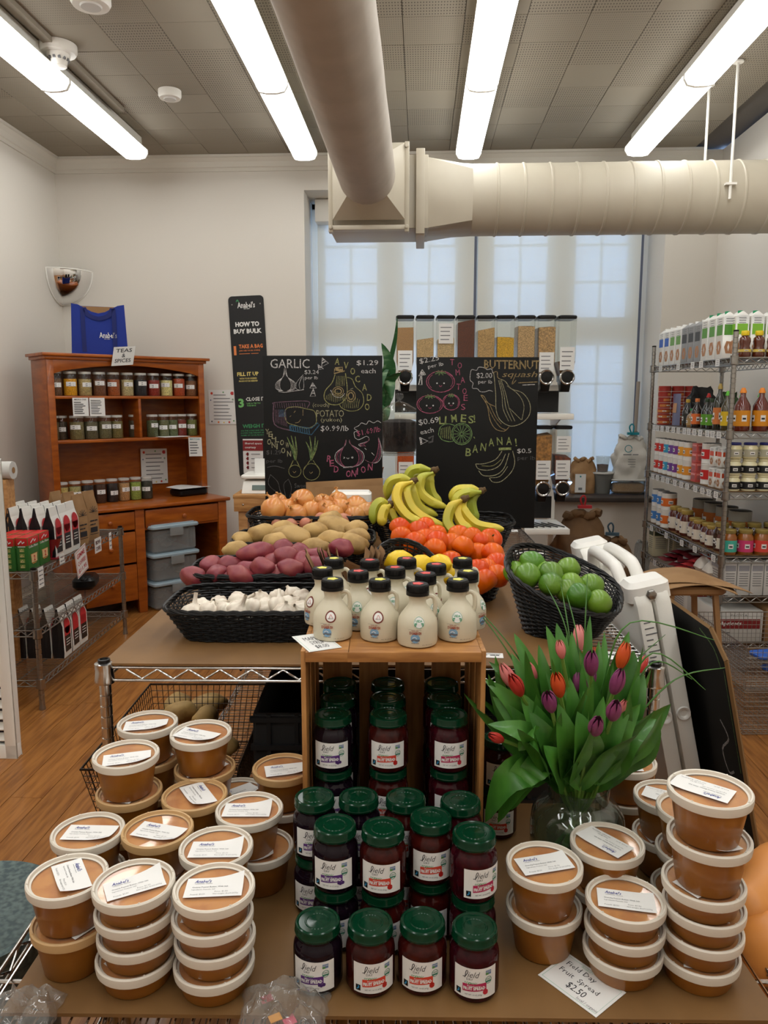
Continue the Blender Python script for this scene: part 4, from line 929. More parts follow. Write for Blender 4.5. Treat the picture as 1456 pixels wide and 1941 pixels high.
# ---------------------------------------------------------------- paper bags on edge beside the potatoes
def bag_bundle(lab, px, py, D, n, h, ang):
    x, d, z = cD(px, py, D); t = thing('paper_bag_bundle', lab, 'bags', CF(x, D, TZ), YAW + ang); r = random.Random(px)
    for k in range(n):
        mb = MB('kraft'); o = (k - n / 2) * .006; tl = r.uniform(-.04, .04) + (k - n / 2) * .02
        mb.grid(lambda u, v: Vector((o + tl * v + .002 * sin(u * 5 + k), (u - .5) * .11, v * (h - r.random() * .004))), 3, 4); mb.grid(lambda u, v: Vector((o + .002 + tl * v + .002 * sin(u * 5 + k), (u - .5) * .11, v * h)), 3, 4)
        ob('paper_bag', mb, t)
bag_bundle('bundle of small kraft bags standing on edge right of the red potatoes', 668, 1060, 1.93, 9, .205, .1)
bag_bundle('shorter bundle of kraft bags on edge beside the lemon basket', 705, 1075, 2.02, 7, .155, .5)
def sack_flat(lab, pts, D, z0=None):
    a = [Vector(rest(*p, D)) for p in pts]
    for q in (2, 3): a[q].z = TZ + .001
    c = (a[0] + a[2]) / 2; mb = MB('kraft')
    def g(u, v):
        p = (a[3] * (1 - u) + a[2] * u) * (1 - v) + (a[0] * (1 - u) + a[1] * u) * v; return p - c + Vector((0, -.012 * sin(pi * u) * sin(pi * v) - .004 * noise.noise(Vector((u * 5, v * 4, 1))), 0))
    mb.grid(g, 12, 8); mb.grid(lambda u, v: g(1 - u, v) + Vector((0, .02 * (1 - v), 0)), 12, 8)
    thing('paper_bag', lab, 'bag', c, mesh=mb.mesh('bag', smooth=60))
sack_flat('large kraft bag propped behind the onions against the garlic chalkboard', [(580, 914), (726, 906), (728, 990), (582, 990)], 3.30)
sack_flat('second kraft bag with a folded lip propped behind the onions', [(597, 924), (735, 920), (735, 992), (597, 992)], 3.22)
thing('white_tray', 'white tray edge showing behind the onion heap', 'tray', CF(-.13, 3.07, TZ), YAW, mesh=MB('white_plastic').rbox((0, 0, .12), (.16, .1, .20), .02))
for k, (px, py, w_, lab) in enumerate(((960, 1006, .10, 'small white price card on the board right of the bananas'), (1000, 1048, .13, 'small white price card behind the lime basket'), (929, 1243, .06, 'tiny white price card on the board edge right of the crate'), (1150, 1243, .10, 'small white price card behind the tulips'))):
    p = onz(px, py, TZ); mb = MB('paper').box((0, 0, 0), (w_, w_ * .55, .0006)); fn = lambda a, b: Vector((a, b, .0006))
    mb.text('~', -w_ * .4, -.004, w_ * .3, w_ * .14, 'ink', fn); mb.text('~', w_ * .0, -.006, w_ * .35, w_ * .2, 'ink', fn)
    for q in range(2): mb.stroke([(-w_ * .4, w_ * (.12 + .07 * q)), (w_ * .4, w_ * (.12 + .07 * q))], .0015, 'ink_grey', fn, 0)
    thing('price_card', lab, 'sign', (p.x, p.y, TZ + .001), YAW - .1, mesh=mb.mesh('c', smooth=0))
# ---------------------------------------------------------------- chalkboards
def chalkboard(lab, D, px0, px1, py0, z0, draw, tilt=0):
    x0 = cD(px0, py0, D)[0]; x1 = cD(px1, py0, D)[0]; ztop = cD(px0, py0, D)[2]; W_, H_ = x1 - x0, ztop - z0
    t = thing('chalkboard', lab, 'chalkboard', CF(x0, D, z0), (tilt, 0, YAW))
    ob('panel', MB('chalk_black').box((W_ / 2, .006, H_ / 2), (W_, .012, H_)).mesh('p', bevel=.001), t)
    def fn(px, py, o=.0006):                          # picture coordinates of the drawing onto the board face
        x, _, z = cD(px, py, D); return Vector((x - x0, -o, z - z0))
    c = MB('chalk_white'); draw(c, fn); ob('chalk_drawing', c.mesh('chalk', smooth=0), t)
    for s in (-1, 1): ob('foot', MB('black_plastic').box((W_ / 2 + s * W_ * .35, .02, .004), (.03, .10, .008)), t)
    return t
def drawer(c, fn, x0, y0, s, base=1.0):
    Z = lambda x, y: (x0 + x / s, y0 + y / s); F2 = lambda a, b: fn(*Z(a, -b))
    def st(pts, m='chalk_white', w_=5, sm=4, cl=False): c.stroke([(a, -b) for a, b in pts], w_ * base, m, F2, sm, cl)
    def tx(t, x, y, w_, h, m='chalk_white', rot=0, bold=0, shear=0): c.text(t, x, -y, w_, h, m, F2, bold=bold, shear=shear, rot=rot)
    def el(cx, cy, rx, ry, m='chalk_white', w_=5, a0=0, a1=2 * pi, n=20):
        p = [(cx + rx * cos(a0 + (a1 - a0) * k / n), cy + ry * sin(a0 + (a1 - a0) * k / n)) for k in range(n + 1)]; st(p, m, w_, 0)
    def let(word, pts, h, m, bold=0):
        for ch, (x, y) in zip(word, pts): tx(ch, x - h * .35, y + h / 2, h * .7 if ch not in 'I!' else h * .2, h, m, bold=bold, rot=RND.uniform(-.12, .12))
    return st, tx, el, let
def board1(c, fn):
    st, tx, el, let = drawer(c, fn, 430, 550, 3.935)
    tx('GARLIC', 325, 582, 292, 68); tx('$3.24', 580, 630, 106, 34); tx('per lb', 582, 672, 98, 30)
    for o in (0, 16, 34, 52): st([(430, 583), (425 - o * .1, 640), (370 + o * .5, 690), (368 + o * .6, 735), (405 + o * .3, 752)], w_=3); st([(440, 583), (446 + o * .1, 640), (510 - o * .6, 690), (508 - o * .6, 735), (460 - o * .2, 752)], w_=3)
    st([(385, 755), (430, 762), (500, 752), (575, 742)], w_=4); st([(570, 630), (520, 690), (518, 735), (560, 745), (575, 715), (568, 640)], w_=3); st([(560, 650), (540, 700), (545, 735)], w_=3)
    for a in ([(712, 505), (758, 545), (708, 572)], [(680, 555), (722, 588), (684, 590)], [(640, 690), (668, 730), (620, 730)], [(645, 735), (662, 790), (622, 792)]):
        st(a, 'chalk_white', 5, 0, True)
        for q in (.3, .6): st([((a[0][0] + (a[1][0] - a[0][0]) * q), a[0][1] + (a[1][1] - a[0][1]) * q), (a[0][0] + (a[2][0] - a[0][0]) * q, a[0][1] + (a[2][1] - a[0][1]) * q)], 'chalk_white', 8, 0)
    let('AVOCADO', [(822, 530), (888, 560), (940, 605), (978, 665), (1028, 725), (1062, 800), (1050, 872)], 50, 'chalk_olive', .01)
    tx('$1.29', 968, 565, 162, 42); tx('each', 1002, 620, 108, 36)
    st([(808, 580), (862, 575), (864, 612), (880, 602), (800, 622), (806, 585)], 'chalk_tan', 8, 0); st([(812, 590), (860, 600)], 'chalk_tan', 20, 0)
    st([(808, 628), (785, 690), (735, 750), (728, 810), (770, 850), (840, 850), (890, 800), (898, 730), (885, 620)], 'chalk_olive', 6)
    for k in range(12): x = 745 + k * 13; st([(x, 745 + abs(k - 5) * 8), (x - 4 + k * .7, 838 - abs(k - 5) * 5)], 'chalk_olive', 3, 0)
    for k in range(6): st([(822 + k * 11, 640), (815 + k * 12, 715)], 'chalk_olive', 3, 0)
    el(830, 755, 40, 34, 'chalk_tan', 5); el(830, 755, 25, 20, 'chalk_tan', 8); st([(775, 745), (800, 790), (850, 800), (880, 770)], 'chalk_white', 4)
    st([(898, 650), (935, 665), (960, 720), (1010, 770), (1020, 840), (985, 890), (920, 902), (860, 880), (840, 852)], 'chalk_olive', 5)
    for k in range(9): st([(870 + k * 15, 800 + (k % 3) * 8), (865 + k * 14, 880)], 'chalk_olive', 3, 0)
    el(925, 790, 34, 42, 'chalk_tan', 5); el(925, 790, 20, 26, 'chalk_tan', 8); st([(920, 740), (942, 732)], 'chalk_cream', 4, 0)
    st([(350, 850), (362, 838), (602, 828), (600, 878)], 'chalk_mauve', 6); st([(350, 850), (356, 1000), (470, 1045)], 'chalk_mauve', 8)
    for k in range(14): st([(358 + k * 17, 842), (364 + k * 17, 880)], 'chalk_mauve', 4, 0)
    for k in range(8): st([(360 + k * 11, 890), (364 + k * 12, 990 + k * 4)], 'chalk_mauve', 4, 0)
    for k in range(5): st([(392 + k * 11, 890), (392 + k * 11, 945)], 'chalk_blue', 6, 0)
    st([(470, 1010), (630, 1030), (678, 990), (690, 1005), (632, 1078), (470, 1045), (470, 1010)], 'chalk_blue', 8, 0)
    for k in range(9): st([(476 + k * 17, 1014 + k * 2), (480 + k * 17, 1042 + k * 3.5)], 'chalk_blue', 7, 0)
    st([(430, 920), (450, 880), (520, 870), (590, 885), (650, 900), (668, 950), (660, 1000), (600, 1030), (520, 1010), (450, 985), (430, 920)], 'chalk_olive', 5)
    st([(500, 915), (512, 900)], 'chalk_tan', 4, 0); st([(568, 890), (568, 935)], 'chalk_tan', 4, 0); st([(510, 990), (535, 985), (550, 965)], 'chalk_tan', 4); st([(470, 945), (480, 935)], 'chalk_tan', 4, 0)
    tx('(couch)', 640, 880, 125, 40, 'chalk_cream'); tx('POTATO', 668, 945, 205, 50, 'chalk_cream'); tx('(yukon)', 700, 990, 160, 40, 'chalk_cream'); tx('$0.99/lb', 700, 1058, 210, 48)
    st([(955, 1100), (950, 1060), (975, 1050), (950, 1030), (985, 1010), (1005, 990), (1040, 1000), (1060, 975), (1095, 990), (1125, 975), (1150, 990)], 'chalk_white', 4)
    st([(955, 1100), (980, 1115), (1010, 1105), (1040, 1090), (1060, 1100)], 'chalk_white', 4); tx('$1.69/lb', 975, 1095, 180, 46, 'chalk_pink', rot=.2)
    for k, m in enumerate(('chalk_white', 'chalk_pink', 'chalk_mauve', 'chalk_pink')):
        o = k * 12; st([(890, 1115), (880 - o * .1, 1160), (815 + o, 1215), (812 + o, 1270), (855 + o * .5, 1310), (900, 1325)], m, 4); st([(915, 1115), (925, 1150), (1010 - o, 1205), (1022 - o, 1260), (985 - o * .6, 1305), (905, 1325)], m, 4)
        st([(1060, 1100), (1055, 1125), (985 + o, 1150), (1000 + o, 1165)], m, 4); st([(1130, 1100), (1150 - o * .5, 1160), (1152 - o, 1240), (1120 - o, 1285), (1070, 1285), (1030, 1265)], m, 4)
    st([(868, 1322), (940, 1318)], 'chalk_white', 9); st([(870, 1243), (880, 1250), (870, 1255)], w_=4); st([(893, 1250), (905, 1258), (912, 1250)], w_=4); el(936, 1248, 5, 5)
    st([(1028, 1178), (1042, 1190)], w_=4); st([(1080, 1212), (1100, 1232)], w_=4)
    let('RED', [(762, 1255), (785, 1292), (815, 1335)], 48, 'chalk_pink', .01); let('ONION', [(905, 1368), (945, 1365), (985, 1350), (1020, 1340), (1068, 1318)], 50, 'chalk_pink', .01)
    let('YELLOW', [(302, 1055), (325, 1075), (348, 1090), (375, 1115), (410, 1135), (450, 1155)], 40, 'chalk_cream', .01); let('ONION', [(315, 1130), (350, 1155), (385, 1165), (420, 1195), (465, 1220)], 42, 'chalk_cream', .01)
    tx('$1.29', 295, 1230, 110, 36, 'chalk_dim'); tx('per lb', 295, 1295, 120, 34, 'chalk_dim'); st([(300, 1322), (360, 1312), (430, 1330)], 'chalk_dim', 5)
    for cx, cy, rx, ry, m in ((508, 1350, 46, 46, 'chalk_olive'), (632, 1355, 62, 62, 'chalk_olive')):
        el(cx, cy, rx, ry, m, 4); st([(cx - 12, 1270), (cx - rx, cy - 10)], m, 4); st([(cx + 12, 1270), (cx + rx, cy - 10)], m, 4); st([(cx - 15, cy), (cx - 5, cy + 12), (cx + 8, cy)], 'chalk_tan', 4)
    for cx, tips in ((508, [(450, 1095), (480, 1085), (510, 1090), (470, 1140)]), (625, [(590, 1130), (618, 1090), (660, 1090), (680, 1120)])):
        for a in tips: st([(cx, 1270), ((cx + a[0]) / 2 + 6, 1190), a], 'chalk_lime', 4); st([(cx + 8, 1270), ((cx + a[0]) / 2 + 14, 1190), a], 'chalk_green', 4)
    for a in ([(325, 1375), (310, 1440), (350, 1490), (440, 1540)], [(325, 1375), (380, 1430), (400, 1500), (440, 1540)], [(460, 1410), (425, 1450), (440, 1540)], [(460, 1410), (482, 1470), (470, 1545)]): st(a, 'chalk_dim', 4)
    tx('Sweet', 505, 1475, 95, 34, 'chalk_dim')
def board2(c, fn):
    st, tx, el, let = drawer(c, fn, 720, 560, 3.733)
    tx('$2.25', 285, 490, 140, 42, rot=.2); tx('per lb', 345, 525, 110, 34, rot=.2)
    st([(300, 525), (325, 560), (275, 570)], 'chalk_white', 6, 0, True); st([(300, 540), (300, 562)], 'chalk_white', 26, 0); st([(290, 570), (275, 632), (298, 632), (296, 570)], 'chalk_white', 7, 0)
    let('TOMATOES', [(512, 472), (565, 495), (553, 545), (588, 598), (556, 645), (600, 678), (608, 725), (592, 790)], 42, 'chalk_pink')
    for cx, cy, rx, ry in ((430, 610, 100, 75), (355, 770, 92, 64), (505, 755, 60, 56)):
        el(cx, cy, rx, ry, 'chalk_pink', 5); el(cx + 3, cy + 2, rx * .95, ry * .92, 'chalk_pink', 3, -1.2, 1.2); el(cx, cy, rx * .86, ry * .86, 'chalk_pink', 3, -1, .6); el(cx, cy, rx * .86, ry * .86, 'chalk_pink', 3, 2.4, 4)
        for k in range(8): a = 2 * pi * k / 8 + .3; st([(cx, cy - ry * .88), (cx + rx * .42 * cos(a), cy - ry * .85 + ry * .26 * sin(a))], 'chalk_lime', 6, 0)
        for q in (-.25, .25): el(cx + rx * q, cy + ry * .15, 3, 3)
        st([(cx - 10, cy + ry * .35), (cx, cy + ry * .48), (cx + 10, cy + ry * .35)], 'chalk_pink', 4)
    tx('BUTTERNUT', 738, 520, 392, 64, 'chalk_tan', bold=.02, rot=-.01); tx('squash', 865, 590, 250, 52, 'chalk_tan', shear=.3); st([(980, 618), (1115, 612)], 'chalk_tan', 6, 0); st([(1010, 634), (1098, 630)], 'chalk_white', 6, 0); st([(960, 560), (935, 628), (965, 600)], 'chalk_tan', 5)
    cl = [(640, 560), (650, 525), (685, 530), (700, 508), (740, 512), (760, 525), (790, 520), (800, 550)]; st(cl, w_=4); st([(640, 560), (640, 600), (660, 620), (655, 655), (690, 660), (710, 680), (745, 682), (775, 672), (800, 680)], w_=4)
    tx('$2.00', 685, 590, 110, 42); tx('per lb', 697, 632, 98, 34)
    st([(805, 545), (830, 540), (835, 580), (860, 595)], 'chalk_tan', 5); st([(805, 545), (812, 600), (820, 700), (825, 820), (860, 890), (930, 925), (1010, 900), (1060, 840), (1060, 760), (1010, 690), (930, 660), (890, 610), (860, 595)], 'chalk_cream', 5)
    for o in (1, 2, 3): st([(830 + o * 10, 600), (850 + o * 14, 700), (850 + o * 22, 800), (890 + o * 22, 890)], 'chalk_cream', 4)
    st([(900, 640), (980, 700), (1020, 780), (1005, 880)], 'chalk_cream', 4); st([(920, 800), (980, 860), (1000, 880)], 'chalk_cream', 4)
    st([(715, 705), (738, 715), (765, 760), (815, 785)], 'chalk_tan', 5); st([(715, 705), (760, 780), (780, 880), (820, 945), (880, 960), (915, 930)], 'chalk_tan', 5); st([(745, 740), (800, 860), (850, 930), (890, 950)], 'chalk_tan', 4); st([(775, 765), (820, 860), (860, 910)], 'chalk_tan', 4)
    tx('$0.69', 278, 925, 145, 46, rot=.15); tx('each', 290, 985, 95, 34, rot=.2); let('LIMES!', [(440, 885), (478, 880), (528, 872), (590, 868), (645, 878), (685, 872)], 54, 'chalk_green', .01)
    st([(282, 1005), (340, 1030), (290, 1055)], 'chalk_white', 6, 0, True); st([(345, 1012), (378, 995), (372, 1035), (345, 1040)], 'chalk_dim', 14, 0); st([(290, 1015), (295, 1045)], 'chalk_white', 12, 0)
    el(580, 980, 72, 76, 'chalk_lime', 6); el(580, 980, 62, 66, 'chalk_lime', 4)
    for k in range(14): a = 2 * pi * k / 14; st([(580 + 8 * cos(a), 980 + 8 * sin(a)), (580 + 58 * cos(a), 980 + 62 * sin(a))], 'chalk_lime', 4, 0)
    st([(415, 985), (430, 930), (480, 908), (530, 920)], 'chalk_lime', 5); st([(415, 985), (440, 1020), (490, 1035), (520, 1030)], 'chalk_lime', 5)
    for k in range(6): st([(435 + k * 12, 940 - k * 3), (432 + k * 14, 1005 + k * 3)], 'chalk_green', 4, 0)
    let('BANANA!', [(625, 1108), (675, 1085), (730, 1070), (790, 1040), (850, 1032), (915, 1030), (980, 1040)], 56, 'chalk_green', .01); st([(665, 1000), (672, 1012)], 'chalk_green', 6, 0)
    st([(842, 1087), (930, 1084)], 'chalk_green', 18, 0); st([(865, 1100), (820, 1160), (740, 1190), (678, 1192)], 'chalk_cream', 5); st([(678, 1192), (700, 1228), (780, 1235), (850, 1200), (890, 1120)], 'chalk_cream', 5)
    st([(700, 1240), (735, 1275), (820, 1270), (880, 1220), (915, 1115)], 'chalk_cream', 5); st([(775, 1290), (800, 1320), (860, 1315), (930, 1250), (955, 1180), (940, 1100)], 'chalk_cream', 5); st([(780, 1290), (850, 1280), (905, 1210)], 'chalk_cream', 4); st([(720, 1205), (800, 1205), (860, 1160)], 'chalk_olive', 4)
    tx('$0.5', 972, 1120, 100, 36); tx('per lb', 975, 1172, 125, 36, 'chalk_dim')
chalkboard('left black chalkboard with garlic, avocado, potato and onion drawings', 3.42, 497, 725, 674, TZ, board1)
chalkboard('right black chalkboard with tomato, squash, lime and banana drawings', 3.47, 790, 1022, 677, TZ, board2)
# ---------------------------------------------------------------- vase and tulips
VX, VD = .374, 1.385
VC = CF(VX, VD, FZ)
t = thing('glass_vase', 'wide clear glass jar holding tulips, on the front board', 'vase', VC, YAW)
o_ = [(0, .0), (.070, .0), (.082, .006), (.0895, .02), (.0900, .095), (.087, .118), (.076, .136), (.062, .147), (.0575, .152), (.0585, .157), (.0575, .162), (.0590, .168), (.0590, .178)]
i_ = [(.0555, .178), (.0545, .150), (.060, .142), (.073, .131), (.083, .115), (.0862, .095), (.0857, .022), (.078, .010), (0, .010)]
ob('glass', MB('vase_film').lathe(o_ + i_, 48).mesh('g', smooth=50), t)
mat('vase_water', (214, 228, 214), .02, trans=1, ior=1.33)
thin_glass('water_tint', (206, 222, 196), .04, .8, (150, 170, 130))
ob('water', MB('water_tint').lathe([(0, .012), (.078, .012), (.0852, .024), (.0856, .090), (0, .090)], 40).mesh('w', smooth=50), t)
zv = zoomf(880, 1120, 2.8)
def blade(p0, p1, p2, wd, m, n=12, twist=0, fold=.35, wave=0):
    """p0 base, p1 mid control, p2 tip (world points); returns mesh relative to p0"""
    mb = MB(m); P = spline([p0, (p0 + p1 * 2) / 3 if False else p0.lerp(p1, .6), p1, p2], 4); N = len(P); vs = []
    side0 = (P[-1] - P[0]).cross(Vector((.15, -1, .25))).normalized()
    for k in range(N):
        t_ = k / (N - 1); d = (P[min(k + 1, N - 1)] - P[max(k - 1, 0)]).normalized(); sd = side0 - d * side0.dot(d); sd.normalize()
        if twist: sd = Matrix.Rotation(twist * t_, 3, d) @ sd
        nrm = sd.cross(d); w_ = wd * (sin(pi * min(1, t_ * .965 + .035) ** .85) ** .85 if t_ < .999 else .01) * .5
        c = P[k] - p0
        for q in (-1, -.5, 0, .5, 1):
            vs.append(c + sd * w_ * q + nrm * (fold * w_ * q * q + wave * w_ * sin(t_ * 9 + q * 2) * abs(q)))
    mb.add(vs, [(k * 5 + j, k * 5 + j + 1, (k + 1) * 5 + j + 1, (k + 1) * 5 + j) for k in range(N - 1) for j in range(4)])
    return mb.mesh('leaf', smooth=80)
def bud_mesh(m, s=1):
    mb = MB(m)
    for k in range(6):
        a0 = 2 * pi * k / 6; r0 = 1 if k % 2 else .9
        def g(u, v, a0=a0, r0=r0):
            a = a0 + (u - .5) * 1.5 * (1 - .75 * v ** 3); r_ = .0135 * s * r0 * (sin(pi * min(1, (v * .80 + .12))) ** .7) * (1 - .15 * abs(u - .5)); return Vector((r_ * cos(a), r_ * sin(a), .052 * s * v * (1 - .08 * abs(u - .5))))
        mb.grid(g, 4, 7)
    return mb.mesh('petals', smooth=80)
BUD = {c: bud_mesh('tulip_' + c) for c in ('purple', 'pink', 'orange', 'red')}; BUDS = {c: bud_mesh('tulip_' + c, .72) for c in BUD}
rv = random.Random(4)
heads = [(462, 595, 'purple', 1, 'upright in front left of the middle'), (690, 720, 'purple', 1, 'lowest, leaning right in front'), (675, 400, 'purple', 1, 'tall, at the centre top'), (795, 500, 'purple', 1, 'large, right of the middle'), (785, 640, 'purple', 1, 'narrow, right of the lowest one'), (668, 480, 'purple', 0, 'half hidden at the centre'), (597, 505, 'purple', 0, 'small, mostly behind leaves'), (810, 540, 'purple', 0, 'tucked under the large one'),
         (258, 470, 'pink', 1, 'upper left edge'), (262, 615, 'pink', 1, 'left, pointing down left'), (392, 515, 'pink', 1, 'left of the middle, pale'), (612, 275, 'pink', 1, 'highest, next to the lime basket'), (518, 325, 'pink', 0, 'small bud at the top left'), (822, 640, 'pink', 0, 'small pale bud at lower right'), (378, 440, 'pink', 0, 'small bud between upper left leaves'), (230, 565, 'pink', 0, 'small bud at the left edge'), (392, 575, 'pink', 0, 'tiny pale bud under another'),
         (828, 365, 'orange', 1, 'upper right, open and upright'), (685, 368, 'orange', 0, 'small bud at the top centre'), (508, 515, 'orange', 1, 'behind the front purple one'), (297, 510, 'red', 1, 'dark red at the left'), (932, 405, 'red', 0, 'dark red bud at the right edge'), (195, 772, 'red', 0, 'drooping at the far left low')]
neck = Vector((0, 0, .165))
def wpt(px, py, D): x, d, z = cD(px, py, D); return CF(x, d, z)
leaf_spec = []
for k, (x, y, c, big, wd) in enumerate(heads):
    D = VD + rv.uniform(-.13, .10); D -= .07 * (y - 450) / 300
    if c == 'purple' and big: D = VD - .10 - .05 * (y > 560)
    hp = wpt(*zv(x, y + (30 if big else 18)), D); a = rv.uniform(0, 6.28)
    bs = VC + Vector((cos(a) * .05, sin(a) * .05, .03)); nk = VC + neck + Vector((-cos(a) * .02 + (hp.x - VC.x) * .15, (hp.y - VC.y) * .15 - sin(a) * .02, 0)); nk.x = min(max(nk.x, VC.x - .042), VC.x + .042); nk.y = min(max(nk.y, VC.y - .042), VC.y + .042)
    t = thing('tulip', f'{c} tulip bud, {wd}', 'tulip', bs, 0, f'{c} tulips in the vase')
    mid = nk.lerp(hp, .5) + Vector((0, 0, .02)); P = spline([bs, nk, mid, hp], 5); o = ob('stem', MB('stem_green').tube([p - bs for p in P], .0034, 6).mesh('stem'), t)
    d = (hp - mid).normalized(); q = d.to_track_quat('Z', 'Y').to_euler()
    b = ob('flower', (BUD if big else BUDS)[c], t, hp - bs - d * .004, tuple(q))
    # two leaves of its own
    for s in (-1, 1):
        b0 = nk.lerp(hp, .18) - bs; tip = hp - bs + Vector((s * rv.uniform(.02, .07), rv.uniform(-.03, .04), rv.uniform(-.03, .055))); 
        if y > 560: tip += Vector((s * .02, -.01, .0))
        m1 = b0.lerp(tip, .5) + Vector((s * rv.uniform(.0, .035), rv.uniform(-.03, .01), rv.uniform(0, .02)))
        ob('leaf', blade(b0, m1, tip, rv.uniform(.024, .040), 'leaf', twist=s * rv.uniform(0, .9), wave=.12), t, b0)
# long loose tulip leaves whose tips the photograph shows, as (tip, middle, width, depth offset)
lv = [((105, 465), (260, 600), .040, -.04, 'long, arching to the left edge', 0), ((130, 375), (280, 520), .034, 0, 'narrow, pointing to the upper left', 0), ((165, 520), (260, 660), .034, -.02, 'below the left arching one', 0), ((265, 225), (350, 420), .040, .05, 'tall at the upper left', 0), ((435, 185), (500, 400), .038, .03, 'tall, left of the pink bud', 0),
      ((490, 170), (530, 380), .042, .05, 'tallest broad one beside the lime basket', 0), ((668, 130), (650, 360), .026, .04, 'tall and narrow at the top centre', 0), ((875, 215), (810, 420), .042, .02, 'tall, pointing to the upper right', 0), ((900, 315), (860, 500), .056, .0, 'broad, right of the orange tulip', 0), ((955, 440), (900, 600), .048, .0, 'behind the right broad one', 0),
      ((1097, 600), (930, 760), .075, -.04, 'broadest, reaching to the far right', .4), ((1018, 680), (850, 800), .062, -.08, 'below the broadest, edge turned over', -.4), ((935, 600), (800, 760), .066, -.10, 'broad, in front at the right', .2), ((125, 708), (330, 760), .052, -.08, 'curling out low at the left', .6), ((150, 560), (320, 740), .055, -.05, 'broad, left of the front', 0),
      ((290, 850), (370, 800), .062, -.12, 'rolled over itself at lower left', 1.4), ((500, 600), (540, 790), .058, -.12, 'folded, in front of the middle', .3), ((600, 640), (640, 800), .066, -.13, 'upright rounded one in front', .3), ((300, 540), (400, 720), .056, -.06, 'left front, upright', 0), ((740, 560), (690, 760), .044, -.10, 'upright, behind the low purple tulip', 0), ((560, 460), (580, 650), .040, -.05, 'upright in the middle', 0),
      ((345, 640), (440, 790), .050, -.10, 'left of the folded one', .2), ((420, 820), (480, 900), .06, -.12, 'low, lying over the vase shoulder', .8), ((715, 265), (700, 450), .030, .04, 'tall, right of the highest bud', 0), ((570, 215), (580, 420), .034, .05, 'tall, behind the centre', 0), ((395, 285), (430, 460), .032, .04, 'tall, above the pale pink tulip', 0), ((250, 330), (330, 500), .034, .03, 'second tall one at upper left', 0), ((635, 530), (640, 700), .044, -.07, 'middle, right of the folded one', 0), ((880, 620), (760, 800), .05, -.11, 'curving up at lower right', 0)]
for k, (tp, md, w_, dd, wd, tw) in enumerate(lv):
    tip = wpt(*zv(*tp), VD + dd); m1 = wpt(*zv(*md), VD + dd * .9 - .02); b0 = VC + neck + Vector((max(-.04, min(.04, (m1.x - VC.x) * .3)), max(-.025, min(.03, dd * .3)), .012))
    thing('tulip_leaf', f'green tulip leaf, {wd}', 'leaf', b0, 0, 'large leaves of the tulip bouquet', blade(b0, m1, tip, w_, 'leaf', twist=tw, wave=.15))
for tp, md, wd, w_ in (((112, 1228), (230, 1000), 'broad one drooping down the left of the vase', .062), ((178, 1232), (300, 990), 'middle one of the three drooping at the left', .055), ((250, 1165), (360, 960), 'inner one of the three drooping at the left', .052)):
    tip = wpt(*zv(*tp), VD - .05); m1 = wpt(*zv(*md), VD - .09); b0 = wpt(*zv(500, 900), VD - .05); top = wpt(*zv((md[0] + 470) / 2, 880), VD - .1)
    thing('tulip_leaf', f'green tulip leaf, {wd}', 'leaf', b0, 0, 'large leaves of the tulip bouquet', blade(b0, m1, tip, w_, 'leaf', twist=.5, wave=.1))
gr = [((1385, 408), (1120, 470), 'pointing far right', 0), ((1068, 232), (760, 520), 'slanting to the upper right over the folding table', 0), ((60, 82), (250, 300), 'slanting to the jugs, upper of two', .1), ((58, 90), (210, 290), 'slanting to the jugs, lower of two', .1), ((512, -40), (560, 250), 'upright, left of the lime basket middle', .12), ((655, -90), (640, 250), 'upright and darkest, in front of the limes', .1), ((430, -40), (540, 200), 'thin, bent left in front of the limes', .12), ((545, 20), (600, 260), 'thin, upright before the limes', .1), ((1280, 525), (1000, 330), 'long thin one arching right and down', -.02), ((1210, 470), (1000, 380), 'thin one arching over the table post', -.02), ((1330, 262), (880, 170), 'thinnest, arching over the folding table', 0)]
for tp, md, wd, dd in gr:
    tip = wpt(*zv(*tp), VD + dd); m1 = wpt(*zv(*md), VD + dd * .5); b0 = VC + neck + Vector((rv.uniform(-.02, .02), rv.uniform(-.02, .02), 0))
    me = MB('leaf_dark').tube([p - b0 for p in spline([b0, b0.lerp(m1, .5) + Vector((0, 0, .02)), m1, tip], 6)], [.0019] * 12 + [.0014] * 4 + [.0010, .0008, .0005], 5).mesh('grass')
    thing('grass_blade', f'long grass blade in the bouquet, {wd}', 'grass', b0, 0, 'grass blades in the bouquet', me)
# ---------------------------------------------------------------- corner hutch (turned 45 degrees across the left corner)
HA = radians(45)
HC = Vector((XL + .02, YB - .02, 0))                  # room corner; local x runs along the front, y towards the corner
HW, HD, DD, HTOP, DTOP = 1.16, .30, .56, 1.80, .765
# front-left of the desk top block
bl = Vector((XL + .145, YB - .03 - HW * .7071, 0)); fx = Vector((cos(HA), sin(HA), 0)); fy = Vector((-sin(HA), cos(HA), 0))
def HP(x, y, z=0): return bl + fx * x + fy * (y - DD) + Vector((0, 0, z))
t = thing('corner_hutch', 'cherry wood desk with open hutch holding jars in the left corner', 'hutch', HP(0, 0), HA)
B = lambda x0, x1, y0, y1, z0, z1, m='cherry': MB(m).box(((x0 + x1) / 2, (y0 + y1) / 2, (z0 + z1) / 2), (x1 - x0, y1 - y0, z1 - z0))
def part(n, mb, bev=.003, parent=None): return ob(n, mb.mesh(n, bevel=bev), parent or t)
part('desktop', B(-.03, HW + .03, -.03, DD, DTOP - .026, DTOP, 'cherry_h'), .008)
Y0 = DD - HD
part('side_panel', B(0, .022, Y0, DD, DTOP, HTOP - .03)); part('side_panel', B(HW - .022, HW, Y0, DD, DTOP, HTOP - .03))
part('stile', B(0, .045, Y0 - .004, Y0 + .018, DTOP, HTOP - .03)); part('stile', B(HW - .045, HW, Y0 - .004, Y0 + .018, DTOP, HTOP - .03))
